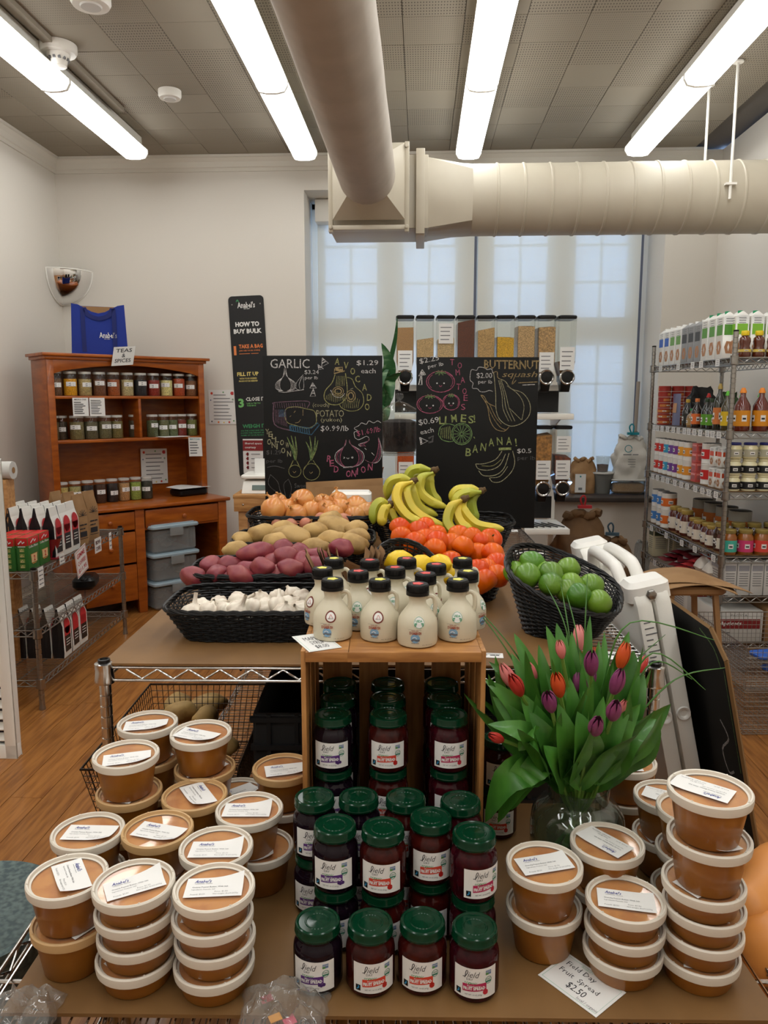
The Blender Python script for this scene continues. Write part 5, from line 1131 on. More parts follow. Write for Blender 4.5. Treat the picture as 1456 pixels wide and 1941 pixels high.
part('back_panel', B(.02, HW - .02, DD - .012, DD - .002, DTOP, HTOP - .03, 'cherry_h'), 0)
part('shelf', B(.022, HW - .022, Y0 + .01, DD - .012, 1.195, 1.217, 'cherry_h')); part('shelf', B(.022, HW - .022, Y0 + .01, DD - .012, 1.497, 1.517, 'cherry_h'))
part('divider', B(HW * .545, HW * .545 + .02, Y0 + .01, DD - .012, 1.217, 1.497))
ar = [(.045, HTOP - .03), (.045, HTOP - .135)] + [(.045 + (HW - .09) * k / 16, HTOP - .125 + .055 * sin(pi * k / 16)) for k in range(1, 16)] + [(HW - .045, HTOP - .135), (HW - .045, HTOP - .03)]
part('arched_valance', MB('cherry_h').prism(ar[::-1], .02, Y0 - .002, plane='xz'), .001)
part('cornice', B(-.035, HW + .035, Y0 - .04, DD, HTOP - .02, HTOP, 'cherry_h').box((HW / 2, (Y0 + DD) / 2 - .01, HTOP - .03), (HW + .03, HD + .02, .022)), .004)
PX = HW * .42                                          # drawer pedestal on the left
part('desk_side', B(0, .022, 0, DD - .01, 0, DTOP - .026)); part('desk_side', B(HW - .022, HW, 0, DD - .01, 0, DTOP - .026)); part('desk_side', B(PX, PX + .022, 0, DD - .01, .0, DTOP - .026))
part('desk_back', B(.02, HW - .02, DD - .02, DD - .012, .1, DTOP - .026), 0)
for x in (.03, PX - .012, HW - .03): part('leg', MB('cherry').prism([(x - .028, 0), (x + .028, 0), (x + .034, .12), (x + .034, DTOP - .03), (x - .034, DTOP - .03), (x - .034, .12)], .03, -.008, plane='xz'), .002)
def dr(x0, x1, z0, z1):
    f = part('drawer', B(x0, x1, -.012, .012, z0, z1, 'cherry_h'), .005); c = ((x0 + x1) / 2, (z0 + z1) / 2)
    ob('knob', MB('cherry').lathe([(0, 0), (.008, 0), (.007, .010), (.015, .016), (.016, .022), (.010, .028), (0, .029)], 16, (c[0], -.012, c[1]), ax=Matrix.Rotation(pi / 2, 3, 'X')).mesh('knob', smooth=60), f)
dr(.07, PX - .05, .60, .725); dr(.07, PX - .05, .37, .585); dr(.07, PX - .05, .10, .355); dr(PX + .03, HW - .07, .60, .725)
part('apron', B(PX + .02, HW - .06, 0, .018, .585, .60), 0)
# spice jars: lid, glass, filling, label
mat('lid_silver', (205, 203, 198), .35, metal=.3)
SJ = {}
def spice_jar(x, y, z, col, lab, s=1, h=.165, r_=.0455, col2=None, fill=.8, lb=1):
    key = (round(h, 3), r_)
    if key not in SJ:
        g = MB('clear').lathe([(0, 0), (r_ - .003, 0), (r_, .004), (r_, h - .028), (r_ * .88, h - .016), (r_ * .88, h - .010)], 20).mesh('g')
        l = MB('lid_silver').lathe([(r_ * .90, h - .016), (r_ * .95, h - .015), (r_ * .95, h - .001), (r_ * .9, h), (0, h)], 20).mesh('l')
        q = MB('paper').grid(lambda u, v: Vector(((r_ + .0006) * sin((u - .5) * 1.5), -(r_ + .0006) * cos((u - .5) * 1.5), h * .38 + v * .030)), 6, 1)
        for k in range(2): q.stroke([(-.35, h * .42 + k * .012), (-.1, h * .43 + k * .012), (.3, h * .42 + k * .012)], .004, 'ink', lambda a, b: Vector(((r_ + .001) * sin(a), -(r_ + .001) * cos(a), b)), 0)
        SJ[key] = (g, l, q.mesh('q'))
    g, l, q = SJ[key]; t = thing('spice_jar', lab, 'jar', HP(x, y, z), HA, 'glass spice jars in the hutch')
    col = tuple(min(255, int(v * 1.35)) for v in col); mn = f's_{col[0]}_{col[1]}_{col[2]}'
    if mn not in MATS: mat(mn, col, .8, col2=tuple(max(0, int(v * .75)) for v in col), scale=140)
    fk = (mn, key, fill)
    if fk not in SJ: SJ[fk] = MB(mn).lathe([(0, .003), (r_ - .004, .003), (r_ - .002, .006), (r_ - .002, (h - .03) * fill), (0, (h - .028) * fill)], 18).mesh('f')
    ob('glass', g, t); ob('lid', l, t); ob('filling', SJ[fk], t)
    if lb: ob('label', q, t, (0, 0, RND.uniform(-.012, .012)), (0, 0, RND.uniform(-.45, .45) + (-.25)))
yj = Y0 + .07
row1 = [((92, 66, 48), 'brown ground spice, leftmost'), ((196, 134, 22), 'bright turmeric yellow powder'), ((150, 130, 86), 'greenish beige powder'), ((98, 62, 40), 'dark brown powder'), ((140, 72, 34), 'rust brown powder with a long label'), ((166, 152, 112), 'pale khaki powder'), ((34, 34, 38), 'black seeds'), ((122, 36, 26), 'deep red powder'), ((198, 178, 120), 'pale cream powder'), ((150, 62, 30), 'orange red flakes'), ((110, 72, 46), 'cinnamon brown, rightmost')]
for k, (c, w_) in enumerate(row1): spice_jar(.073 + (HW - .146) * k / 10, yj, 1.517, c, f'spice jar on the top hutch shelf, {w_}', fill=.85 if k != 9 else .95)
row2 = [(.075, (96, 82, 56), 'cropped by the left side panel'), (.13, (62, 50, 38), 'dark one, second from left'), (.215, (104, 94, 60), 'olive herbs, third from left', 1), (.318, (82, 76, 56), 'large label, fourth from left', 1), (.42, (92, 86, 60), 'herb jar, fifth from left', 1), (.515, (104, 92, 54), 'next to the divider'),
        (HW * .545 + .055, (70, 60, 44), 'behind the divider, cropped'), (.80, (76, 80, 54), 'dark green leaves, right half'), (.895, (88, 88, 58), 'two labels, right half'), (.97, (78, 84, 54), 'green leaves, third from right'), (1.045, (104, 34, 26), 'dark red flowers'), (1.14, (96, 98, 52), 'bright green leaves, rightmost')]
for q in row2: spice_jar(q[0] * .95, yj + (.07 if 'cropped' in q[2] or 'second' in q[2] else 0), 1.217, q[1], f'spice jar on the middle hutch shelf, {q[2]}', h=.165, r_=.049 if len(q) > 3 else .042, fill=.9)
row3 = [((160, 140, 80), 'cropped by the left side panel'), ((150, 140, 92), 'greenish, second from left'), ((36, 32, 34), 'black tea, third from left'), ((62, 38, 26), 'dark brown, fourth from left'), ((34, 24, 24), 'nearly black, fifth from left'), ((160, 122, 82), 'oatmeal coloured flakes'), ((128, 144, 66), 'bright green powder'), ((50, 50, 42), 'dark olive, rightmost')]
for k, (c, w_) in enumerate(row3): spice_jar(.07 + .088 * k, yj - .02, DTOP, c, f'tea jar on the desktop of the hutch, {w_}', h=.165, r_=.0415, fill=.95)
def sheet(name, lab, pts, lines=8, title=None, cat='paper', col='paper', th=.0008, ink='ink_grey', deco=False, header=None, tcol='ink', parent=None):
    """upright sheet by its world corners: top-left, top-right, bottom-left"""
    a, b, c = (Vector(p) for p in pts); u = b - a; v = a - c; w_, h_ = u.length, v.length; u.normalize(); v.normalize(); n = u.cross(v)
    fn = lambda p, q: c + u * p + v * q + n * .0012 - c; mb = MB(col)
    f0 = lambda p, q, o=0: u * p + v * q + n * o
    mb.add([f0(0, 0), f0(w_, 0), f0(w_, h_), f0(0, h_), f0(0, 0, -th), f0(w_, 0, -th), f0(w_, h_, -th), f0(0, h_, -th)], [(0, 1, 2, 3), (7, 6, 5, 4), (0, 4, 5, 1), (1, 5, 6, 2), (2, 6, 7, 3), (3, 7, 4, 0)])
    r = random.Random(len(lab)); y1 = h_ * (.80 if title else .9)
    if header: mb.add([f0(0, h_ * .8, .0006), f0(w_, h_ * .8, .0006), f0(w_, h_, .0006), f0(0, h_, .0006)], [(0, 1, 2, 3)], header)
    if title:
        tt = title.split('|')
        for k, s_ in enumerate(tt): mb.text(s_, w_ * (.42 if '&' in s_ else .12), h_ * (.86 - k * .11) if len(tt) < 3 else h_ * (.70 - k * .27), w_ * (.16 if '&' in s_ else .74), h_ * (.09 if len(tt) < 3 else .2), tcol, fn, bold=.01)
    for k in range(lines):
        y = y1 - (y1 - h_ * .1) * (k + .5) / lines; mb.stroke([(w_ * (.18 if deco else .08), y), (w_ * ((.62 if deco else .5) + r.random() * .3), y)], h_ / lines * (.18 if deco else .3), ink, fn, 0)
    if deco:
        for x, y, rr_, cc in ((.12, .9, .05, (206, 70, 50)), (.88, .9, .07, (196, 60, 60)), (.1, .08, .03, (60, 60, 70)), (.35, .06, .04, (220, 120, 60)), (.75, .06, .04, (200, 60, 50)), (.92, .1, .03, (80, 140, 80)), (.08, .7, .025, (70, 90, 130)), (.9, .72, .04, (150, 170, 150)), (.55, .93, .03, (90, 150, 90)), (.55, .05, .03, (220, 190, 90))):
            mb.stroke([(w_ * x + w_ * rr_ * .5 * cos(q), h_ * y + w_ * rr_ * .5 * sin(q)) for q in (0, 1.05, 2.1, 3.14, 4.2, 5.2)], w_ * rr_, flat(cc, .6), fn, 1, True)
    return thing(name, lab, cat, c, mesh=mb.mesh('sheet', smooth=0))
def onH(px, py, y):                                   # point on the hutch-parallel plane at local depth y
    r_ = CF(*ray(px, py)); o = Vector((0, 0, CAMZ)); p0 = HP(0, y); n = fy; t_ = (p0 - o).dot(n) / r_.dot(n); return o + r_ * t_
ys_ = Y0 - .008
sheet('recipe_card', 'handwritten chai recipe card clipped under the top hutch shelf, left one', (onH(137, 754, ys_), onH(167, 754, ys_), onH(139, 789, ys_)), 7, 'MASALA CHAI', ink='ink', cat='card')
sheet('recipe_card', 'handwritten recipe card clipped under the top hutch shelf, right one', (onH(169, 754, ys_), onH(198, 754, ys_), onH(171, 789, ys_)), 9, ink='ink', cat='card')
sheet('matcha_card', 'handwritten matcha card taped to the right stile of the hutch', (onH(357, 829, ys_), onH(382, 829, ys_), onH(359, 865, ys_)), 5, 'MATCHA', ink='ink_grey', tcol='teal', cat='card')
sheet('teas_and_spices_sign', 'hand-lettered sign hanging on the cornice of the hutch', (onH(216, 658, Y0 - .05), onH(257, 656, Y0 - .05), onH(211, 694, Y0 - .05)), 0, 'TEAS| & |SPICES', cat='sign', col='paper_dim')
sheet('price_list', 'printed price list with fruit border leaning inside the hutch', (onH(266, 851, DD - .03), onH(316, 850, DD - .03), onH(269, 918, DD - .03)), 7, deco=True, cat='paper')
q = HP(.88, yj - .06, 1.2185); thing('loose_paper', 'loose white sheets lying on the middle hutch shelf', 'paper', q, HA + .15, mesh=MB('paper').box((0, 0, 0), (.22, .15, .003)).mesh('p'))
t = thing('black_tray', 'black plastic tray with papers on the hutch desktop', 'tray', HP(1.02, Y0 + .04, DTOP), HA + .1)
ob('tray', MB('black_plastic').rbox((0, 0, .028), (.25, .17, .055), .03).mesh('tray'), t); ob('paper_sheet', MB('paper').grid(lambda u, v: Vector(((u - .5) * .28, (v - .5) * .19, .062 + .01 * sin(u * 4) * v)), 6, 4).mesh('s'), t)
# blue tote bag
t = thing('tote_bag', 'royal blue cloth shopping bag standing open on top of the hutch', 'bag', HP(.42, Y0 + .12, HTOP), HA - .42)
bw, bd, bh = .37, .17, .345
def tote(u, v):
    a = u * 4; k = int(a) % 4; f = a - int(a); cs = [(-bw / 2, -bd / 2), (bw / 2, -bd / 2), (bw / 2, bd / 2), (-bw / 2, bd / 2)]
    p, q = Vector(cs[k] + (0,)), Vector(cs[(k + 1) % 4] + (0,)); x = p.lerp(q, f); ins = -.035 * sin(pi * f) * v if k in (1, 3) else .006 * sin(pi * f * 2) * v
    nr = Vector((0, 0, 1)).cross(q - p).normalized() * -1; x = x + nr * ins * 1; x *= (1 - .07 * v) if k in (0, 2) else (1 - .07 * v)
    return Vector((x.x, x.y, bh * v * (1 + (.02 * sin(pi * f) if k == 0 else 0)) - (.07 * sin(pi * f) ** 2 * v if k == 0 else 0)))
mb = MB('blue_cloth').grid(tote, 32, 10); mb.box((0, 0, .002), (bw, bd, .004)); ob('body', mb.mesh('b', smooth=50), t)
hd = MB(mat('blue_dark', (22, 34, 98), .8))
for s, zz in ((-1, -bd / 2 + .004), (1, bd / 2 - .004)):
    hd.stroke([(-.10, .02), (-.10, bh - .03), (-.07, bh - .075), (0, bh - .10), (.07, bh - .075), (.10, bh - .03), (.10, .02)], .028, None, lambda a, b, s=s: Vector((a, s * (bd / 2 - .010 + (.013 if b < bh - .02 else .013)), b)), 2)
ob('handle', hd.mesh('h'), t)
lg = MB('paper').text("Anabel's", .0, .115, .115, .040, 'paper', lambda a, b: Vector((a, -bd / 2 - .003, b)), bold=.01); lg.text('GROCERY', .03, .106, .04, .006, 'paper', lambda a, b: Vector((a, -bd / 2 - .003, b))); ob('print', lg.mesh('p'), t)
ob('cardboard', MB('cardboard').box((0, .03, bh * .5), (bw * .72, .006, bh * .96)).mesh('c'), t)
# storage bins under the desk
for k in range(3):
    z = .005 + k * .205; t = thing('storage_bin', f'clear plastic storage bin with pale grey lid under the desk, {["bottom", "middle", "top"][k]} of three', 'bin', HP(PX + .03 + .20, .16, z), HA, 'storage bins under the desk')
    ob('tub', MB('bin_film').rbox((0, 0, .085), (.34, .42, .17), .03).mesh('t'), t); l = ob('lid', MB('grey_lid').rbox((0, 0, .184), (.375, .455, .026), .03).rbox((0, 0, .199), (.33, .41, .008), .03).mesh('l'), t)
    ob('latch', MB('bin_film').box((0, -.232, .150), (.10, .012, .06)).mesh('la', bevel=.003), t)
    st = MB(flat((96, 88, 78), .7)); r = random.Random(k)
    for j in range(7): st.ball((r.uniform(-.1, .1), r.uniform(-.14, .1), .04 + r.random() * .05), (.05, .05, .03), n=1)
    ob('contents', st.mesh('c'), t)
# corner mirror
mz = 2.475; p = Vector((XL + .004, YB - .004, mz)); mr = .25; t = thing('corner_mirror', 'quarter-dome security mirror high in the left corner', 'mirror', p)
def dome(R_, u0, u1, v0, v1, off=0): return lambda u, v: Vector((cos(-(pi / 2) * (u0 + (u1 - u0) * u)) * R_ * sin(pi / 2 * (v0 + (v1 - v0) * v)) + .002, sin(-(pi / 2) * (u0 + (u1 - u0) * u)) * R_ * sin(pi / 2 * (v0 + (v1 - v0) * v)) - .002, -R_ * cos(pi / 2 * (v0 + (v1 - v0) * v)) + off))
ob('dome', MB('mirror').grid(dome(mr, 0, 1, 0.02, 1), 20, 16).mesh('d', smooth=80), t)
rim = MB('white_enamel').tube([dome(mr, k / 12, k / 12, 1, 1)(0, 0) for k in range(13)], .005, 6); rim.tube([dome(mr, 0, 0, k / 12, k / 12)(0, 0) for k in range(13)], .006, 6); rim.tube([dome(mr, 1, 1, k / 12, k / 12)(0, 0) for k in range(13)], .006, 6); ob('rim', rim.mesh('r'), t)
# ---------------------------------------------------------------- wall poster and notices
yw = YB - .004
PO = [onY(443, 562, yw), onY(510, 560, yw), onY(459, 905, yw)]
a = PO[0]; pw = PO[1].x - a.x; ph = a.z - PO[2].z
t = thing('how_to_buy_bulk_poster', 'tall black wall poster explaining how to buy bulk', 'poster', (a.x + .01, yw, PO[2].z), (0, radians(-2.2), 0))
pl = []; rr_ = .03
for cx, cz_, a0 in ((pw - rr_, ph - rr_, 0), (rr_, ph - rr_, pi / 2), (rr_, rr_, pi), (pw - rr_, rr_, 1.5 * pi)): pl += [(cx + rr_ * cos(a0 + k * pi / 8), cz_ + rr_ * sin(a0 + k * pi / 8)) for k in range(5)]
ob('board', MB('black_matte').prism(pl, .004, -.004, plane='xz').mesh('b'), t)
fp = lambda u, v: Vector((u * pw, -.0052, ph - v * ph)); c = MB('paper'); g2 = lambda a_, b_: fp(a_, -b_)
def ptx(s_, x, y, w_, h_, m, bold=.02): ob('lettering', MB(m).text(s_, x, -y, w_, h_, m, g2, bold=bold).mesh('txt', smooth=0), t)
OR, YE, GN, DG = flat((226, 130, 70), .6), flat((226, 206, 120), .6), flat((120, 190, 110), .6), flat((60, 140, 90), .6)
ptx("Anabel's", .25, .065, .5, .033, 'paper'); c.stroke([(.22, -.03), (.26, -.022), (.30, -.032)], .008, DG, g2); ptx('GROCERY', .42, .072, .18, .006, 'paper')
ptx('HOW TO', .16, .165, .68, .026, 'paper', .05); ptx('BUY BULK', .10, .203, .80, .026, 'paper', .05)
ptx('1', .07, .318, .07, .050, OR, .01); ptx('TAKE A BAG', .22, .283, .68, .022, OR, .03); ptx('(OR USE YOUR OWN!)', .22, .301, .60, .010, OR); ptx('~', .22, .315, .55, .006, OR)
ptx('FILL IT UP', .12, .434, .62, .022, YE, .03); ptx('WITH YOUR DESIRED', .18, .452, .50, .009, YE); ptx('PRODUCT IN NEEDED', .16, .466, .54, .009, YE)
ptx('3', .10, .607, .16, .050, GN, .04); ptx('CLOSE IT', .32, .573, .56, .022, 'paper', .03); ptx('USE A TIE TO', .34, .590, .40, .008, GN); ptx('THE BAG', .34, .602, .26, .008, GN)
ptx('WEIGH IT', .18, .723, .68, .022, DG, .03); ptx('ON THE SCALE AND WRITE', .12, .741, .74, .008, DG); ptx('DOWN THE WEIGHT AND', .12, .754, .74, .008, DG); ptx('NAME OF YOUR PRODUCT', .12, .767, .74, .008, DG)
ob('leaf_mark', c.mesh('txt', smooth=0), t)
for x in (.1, .9): ob('screw', MB('chrome_dull').lathe([(.006, 0), (.004, .003), (0, .0035)], 10, fp(x, .045), ax=Matrix.Rotation(pi / 2, 3, 'X')).mesh('s'), t)
sheet('wall_notice', 'printed price list with fruit border pinned on the wall beside the hutch', (onY(395, 739, yw - .001), onY(446, 739, yw - .001), onY(397, 804, yw - .001)), 8, deco=True)
yw2 = yw - .012; RB = flat((132, 34, 36), .6)
t = sheet('shared_space_notice', 'white and red shared space courtesy notice fixed low on the poster', (onY(460, 832, yw2), onY(498, 832, yw2), onY(462, 897, yw2)), 0, cat='sign')
W_ = onY(498, 832, yw2).x - onY(460, 832, yw2).x; H_ = onY(460, 832, yw2).z - onY(462, 897, yw2).z; fn = lambda a, b: Vector((a * W_, -.003, b * H_)); mb = MB(RB)
mb.grid(lambda u, v: fn(u, .66 + v * .30), 1, 1, RB); fn3 = lambda a, b: Vector((a * W_, -.004, b * H_)); mb.text('Shared space', .1, .83, .85, .07, 'paper', fn3, bold=.02); mb.text('courtesy', .1, .71, .55, .07, 'paper', fn3, bold=.02)
for k in range(4):
    mb.stroke([(.22 + .05 * cos(q), .56 - .13 * k + .022 * sin(q)) for q in (0, 1.57, 3.14, 4.7)], .07, RB, fn, 1, True); mb.stroke([(.4, .56 - .13 * k), (.85, .56 - .13 * k)], .02, 'ink_grey', fn, 0)
ob('print', mb.mesh('p', smooth=0), t)
# ---------------------------------------------------------------- wooden side table with a scale
SD = 4.55; xs0 = cD(441, 936, SD)[0]; zt_ = cD(441, 938, SD)[2]; sw = 1.15
t = thing('side_table', 'small light wood table against which the left chalkboard stands', 'table', CF(xs0, SD), YAW)
ob('table_top', MB('pine').box((sw / 2, .2, zt_ - .012), (sw, .4, .024)).mesh('t', bevel=.003), t)
ob('apron', MB('pine').box((sw / 2, .012, zt_ - .062), (sw - .01, .022, .078)).mesh('a', bevel=.002), t); ob('apron', MB('pine').box((sw / 2, .388, zt_ - .062), (sw - .01, .022, .078)).mesh('a', bevel=.002), t)
for x in (.055, sw - .055):
    for y in (.04, .36): ob('leg', MB('pine').box((x, y, (zt_ - .1) / 2), (.055, .045, zt_ - .1)).mesh('l', bevel=.003), t)
ob('bolt', MB('chrome_dull').lathe([(.006, 0), (.003, .003), (0, .003)], 8, (.06, 0, zt_ - .06), ax=Matrix.Rotation(pi / 2, 3, 'X')).mesh('b'), t)
sx = cD(461, 930, SD + .12)[0]
t = thing('kitchen_scale', 'white digital scale with steel pan on the small wooden table', 'scale', CF(sx, SD + .05, zt_), YAW)
ob('body', MB('white_plastic').add([(0, 0, 0), (.30, 0, 0), (.30, .28, 0), (0, .28, 0), (.01, .03, .075), (.29, .03, .075), (.29, .27, .085), (.01, .27, .085)], [(3, 2, 1, 0), (4, 5, 6, 7), (0, 1, 5, 4), (1, 2, 6, 5), (2, 3, 7, 6), (3, 0, 4, 7)]).mesh('b', bevel=.006), t)
ob('display', MB(flat((96, 112, 106), .25)).box((.15, .012, .036), (.17, .006, .03), R=Matrix.Rotation(-.38, 3, 'X')).mesh('d'), t)
ob('pan', MB('white_enamel').rbox((.15, .15, .099), (.31, .28, .022), .03).mesh('p'), t)
ob('paper_stack', MB('paper').box((.13, .16, .155), (.14, .012, .09)).mesh('s'), t)
# ---------------------------------------------------------------- left wire shelf with coffee
LX, LD = -1.665, 3.57
lo = CF(LX - .455, LD); LH = [.15, .40, .685]
spawn2('wire_shelving', wire_parts(.455, 1.215, LH, .70, gap=.024, deck='y', mats='chrome_dull', wave=.06), 'low chrome wire shelving with bagged coffee at the left', 'shelf', lo, YAW)
def LP(x, y, z): return lo + Vector((x * cos(YAW) - y * sin(YAW), x * sin(YAW) + y * cos(YAW), z))
mat('bag_white', (230, 228, 222), .45, bump=.2, bscale=10); mat('bag_black', (22, 20, 24), .4, bump=.3, bscale=10)
mat('dot_red', (186, 34, 42), .5)
def coffee_parts(h=.265, w_=.10, d_=.062):
    wb_ = MB('bag_white'); e = .007
    # front face to +x (towards the aisle), gusset faces +-y in black
    zs = [0, .03, .17, h - .045, h]; hw = [w_ / 2, w_ / 2, w_ / 2, w_ / 2 * .98, w_ / 2 * .95]; hd = [d_ / 2 * .9, d_ / 2, d_ / 2 * .92, .012, .004]
    ring = [[(hd[k], -hw[k], zs[k]), (hd[k], hw[k], zs[k]), (-hd[k], hw[k], zs[k]), (-hd[k], -hw[k], zs[k])] for k in range(5)]
    vs = [p for r in ring for p in r]
    for k in range(4): wb_.add([vs[4 * k + i] for i in (0, 1)] + [vs[4 * k + 4 + i] for i in (1, 0)], [(0, 1, 2, 3)], 'bag_white'); wb_.add([vs[4 * k + i] for i in (2, 3)] + [vs[4 * k + 4 + i] for i in (3, 2)], [(0, 1, 2, 3)], 'bag_white')
    wb_.add(ring[0], [(3, 2, 1, 0)], 'bag_white'); wb_.add(ring[4], [(0, 1, 2, 3)], 'bag_white')
    gs = []
    for s in (0, 1):
        g = MB('bag_black'); gs.append(g); i, j = ((3, 0), (1, 2))[s]
        for k in range(4):
            m0 = (Vector(ring[k][i]) + Vector(ring[k][j])) / 2 * 1.0; m1 = (Vector(ring[k + 1][i]) + Vector(ring[k + 1][j])) / 2
            m0.y *= .90 if k > 1 else .97; m1.y *= .88 if k > 0 else .95
            g.add([ring[k][i], tuple(m0), tuple(m1), ring[k + 1][i]], [(0, 1, 2, 3)]); g.add([tuple(m0), ring[k][j], ring[k + 1][j], tuple(m1)], [(0, 1, 2, 3)])
    l = MB('dot_red'); fn = lambda a, b: Vector((d_ / 2 + .0015 - max(0, (b - .17)) * .17, a, b))
    l.add([fn(0, .165)] + [fn(.036 * cos(2 * pi * k / 20), .165 + .043 * sin(2 * pi * k / 20)) for k in range(20)], [(0, 1 + k, 1 + (k + 1) % 20) for k in range(20)])
    l.grid(lambda u, v: fn(-.036 + u * .072, .065 + v * .095), 1, 1, 'dot_red'); l.grid(lambda u, v: fn(-.034 + u * .068, .03 + v * .085) + Vector((.001, 0, 0)), 1, 1, 'bag_black')
    for k in range(3): l.stroke([(-.026, .095 - .015 * k), (.02, .095 - .015 * k)], .004, 'paper', lambda a, b: fn(a, b) + Vector((.002, 0, 0)), 0)
    return [('bag', wb_.mesh('bag', smooth=30)), ('gusset', gs[0].mesh('g', smooth=0)), ('gusset', gs[1].mesh('g', smooth=0)), ('print', l.mesh('l', smooth=0))]
CB = coffee_parts()
def coffee(x, y, z, lab, grp, rz=0): spawn('coffee_bag', CB, lab, 'coffee', LP(x, y, z), YAW + rz, grp)
for i in range(7):
    for j in range(3):
        if j and i < 6 and j > 1: pass
        x = .415 - i * .066; y = .33 + j * .107
        coffee(x, y, LH[2], f'white coffee bag on the top wire shelf, {["nearest", "middle", "rear"][j]} row, {"at the aisle edge" if i == 0 else ORD[i] + " from the aisle edge"}', 'coffee bags on the top shelf', RND.uniform(-.05, .05))
for i in range(6):
    for j in range(3 if i == 0 else 1):
        coffee(.415 - i * .066, .36 + j * .11, LH[0], f'white coffee bag on the bottom wire shelf, ' + (f'{["nearest", "middle", "rear"][j]} at the aisle edge' if i == 0 else f'{ORD[i]} from the aisle edge'), 'coffee bags on the bottom shelf', RND.uniform(-.06, .06))
kb = MB('kraft'); 
def kraft_parts():
    h, w_, d_ = .285, .088, .065; zs = [0, .03, .19, h - .03, h]; hd = [d_ * .45, d_ / 2, d_ * .46, .008, .004]; vs = []
    for k in range(5): vs += [(hd[k], -w_ / 2, zs[k]), (hd[k], w_ / 2, zs[k]), (-hd[k], w_ / 2, zs[k]), (-hd[k], -w_ / 2, zs[k])]
    b = MB('kraft').add(vs, [(4 * k + i, 4 * k + (i + 1) % 4, 4 * k + 4 + (i + 1) % 4, 4 * k + 4 + i) for k in range(4) for i in range(4)] + [(3, 2, 1, 0), (16, 17, 18, 19)])
    l = MB('ink'); fn = lambda a, b_: Vector((d_ / 2 + .002 - max(0, b_ - .19) * .36, a, b_))
    for k in range(7): an = pi * k / 6; l.stroke([(0, .165), (.034 * cos(an), .165 + .034 * sin(an))], .003, 'ink', fn, 0)
    l.text('~', -.03, .105, .06, .016, 'ink', fn, bold=.04); l.text('~', -.03, .085, .045, .013, 'ink', fn, bold=.04); l.grid(lambda u, v: fn(-.028 + u * .056, .045 + v * .03), 1, 1, 'ink'); l.stroke([(-.035, .035), (.035, .035)], .003, 'ink', fn, 0)
    return [('bag', b.mesh('b', smooth=40)), ('print', l.mesh('l', smooth=0))]
KB = kraft_parts()
for x, y, wd, rz in ((.40, .70, 'nearest, beside the white bags', -.3), (.40, .86, 'rear right, by the far post', -.35), (.31, .80, 'second row', -.3), (.22, .84, 'third row, half hidden', -.2)):
    spawn('kraft_coffee_bag', KB, f'brown kraft coffee bag with dark print, {wd}', 'coffee', LP(x, y, LH[2]), YAW + rz, 'kraft coffee bags')
def filter_box():
    b = MB(flat((50, 108, 44), .45)).box((0, 0, .075), (.058, .115, .15)); b.box((0, 0, .140), (.0585, .1155, .04), flat((200, 36, 36), .45))
    l = MB('paper'); fs = lambda a, z: Vector((.0305, a, z)); fy_ = lambda a, z: Vector((a, -.0595, z))
    l.text('Coffee Filters', -.05, .108, .095, .012, 'paper', fs, bold=.02)
    l.stroke([(-.02, .03), (.02, .03), (.035, .075), (-.035, .075), (-.02, .03)], .004, flat((206, 130, 60), .5), fs, 0); l.grid(lambda u, v: fs(-.03 + u * .06 * 1, .035 + v * .04), 1, 1, flat((224, 190, 140), .5)); l.text('2', -.008, .040, .018, .028, flat((196, 50, 40), .5), lambda a, z: Vector((.0312, a, z)), bold=.04)
    for k in range(4): l.grid(lambda u, v, k=k: fy_(-.012 + u * .024, .014 + k * .026 + v * .018), 1, 1, flat((128, 150, 70), .5)); l.stroke([(-.008, .018 + k * .026), (.008, .018 + k * .026), (.0, .028 + k * .026)], .003, flat((224, 196, 150), .5), lambda a, z: Vector((a, -.060, z)), 0, True)
    l.stroke([(-.016, .130), (0, .146), (.004, .134), (.014, .141)], .006, 'paper', fy_, 0); l.stroke([(-.03, .132), (0, .148), (.01, .134), (.026, .142)], .006, 'paper', fs, 0)
    l.stroke([(-.018, .118), (.018, .118)], .004, 'paper', fy_, 0)
    return [('box', b.mesh('b', bevel=.002)), ('print', l.mesh('l', smooth=0))]
FB = filter_box()
for k, (x, y, wd) in enumerate(((.40, .075, 'nearest the aisle corner'), (.34, .065, 'second from the aisle corner'), (.28, .065, 'third from the aisle corner'), (.40, .195, 'behind the corner one'), (.34, .190, 'second row, second from the aisle'), (.28, .190, 'second row, third from the aisle'))):
    spawn('coffee_filter_box', FB, f'red and green coffee filter box, {wd}', 'box', LP(x, y, LH[2]), YAW, 'coffee filter boxes')
t = thing('red_dripper', 'dark red plastic coffee dripper behind the filter boxes', 'cup', LP(.415, .305, LH[2]), YAW)
ob('cone', MB(flat((132, 20, 34), .3)).lathe([(.025, .0), (.028, .04), (.050, .105), (.053, .108), (.050, .106), (.026, .045), (0, .04)], 24).mesh('c'), t); ob('saucer', MB(flat((132, 20, 34), .3)).lathe([(0, .0), (.052, .004), (.055, .010), (.03, .012)], 24).mesh('s'), t)
thing('black_pouch', 'black zipped pouch lying on the middle wire shelf', 'pouch', LP(.36, .86, LH[1]), YAW + .2, mesh=MB('black_plastic').rbox((0, 0, .035), (.13, .20, .07), .04).ball((0, -.02, .06), (.05, .08, .025), n=2).mesh('p'))
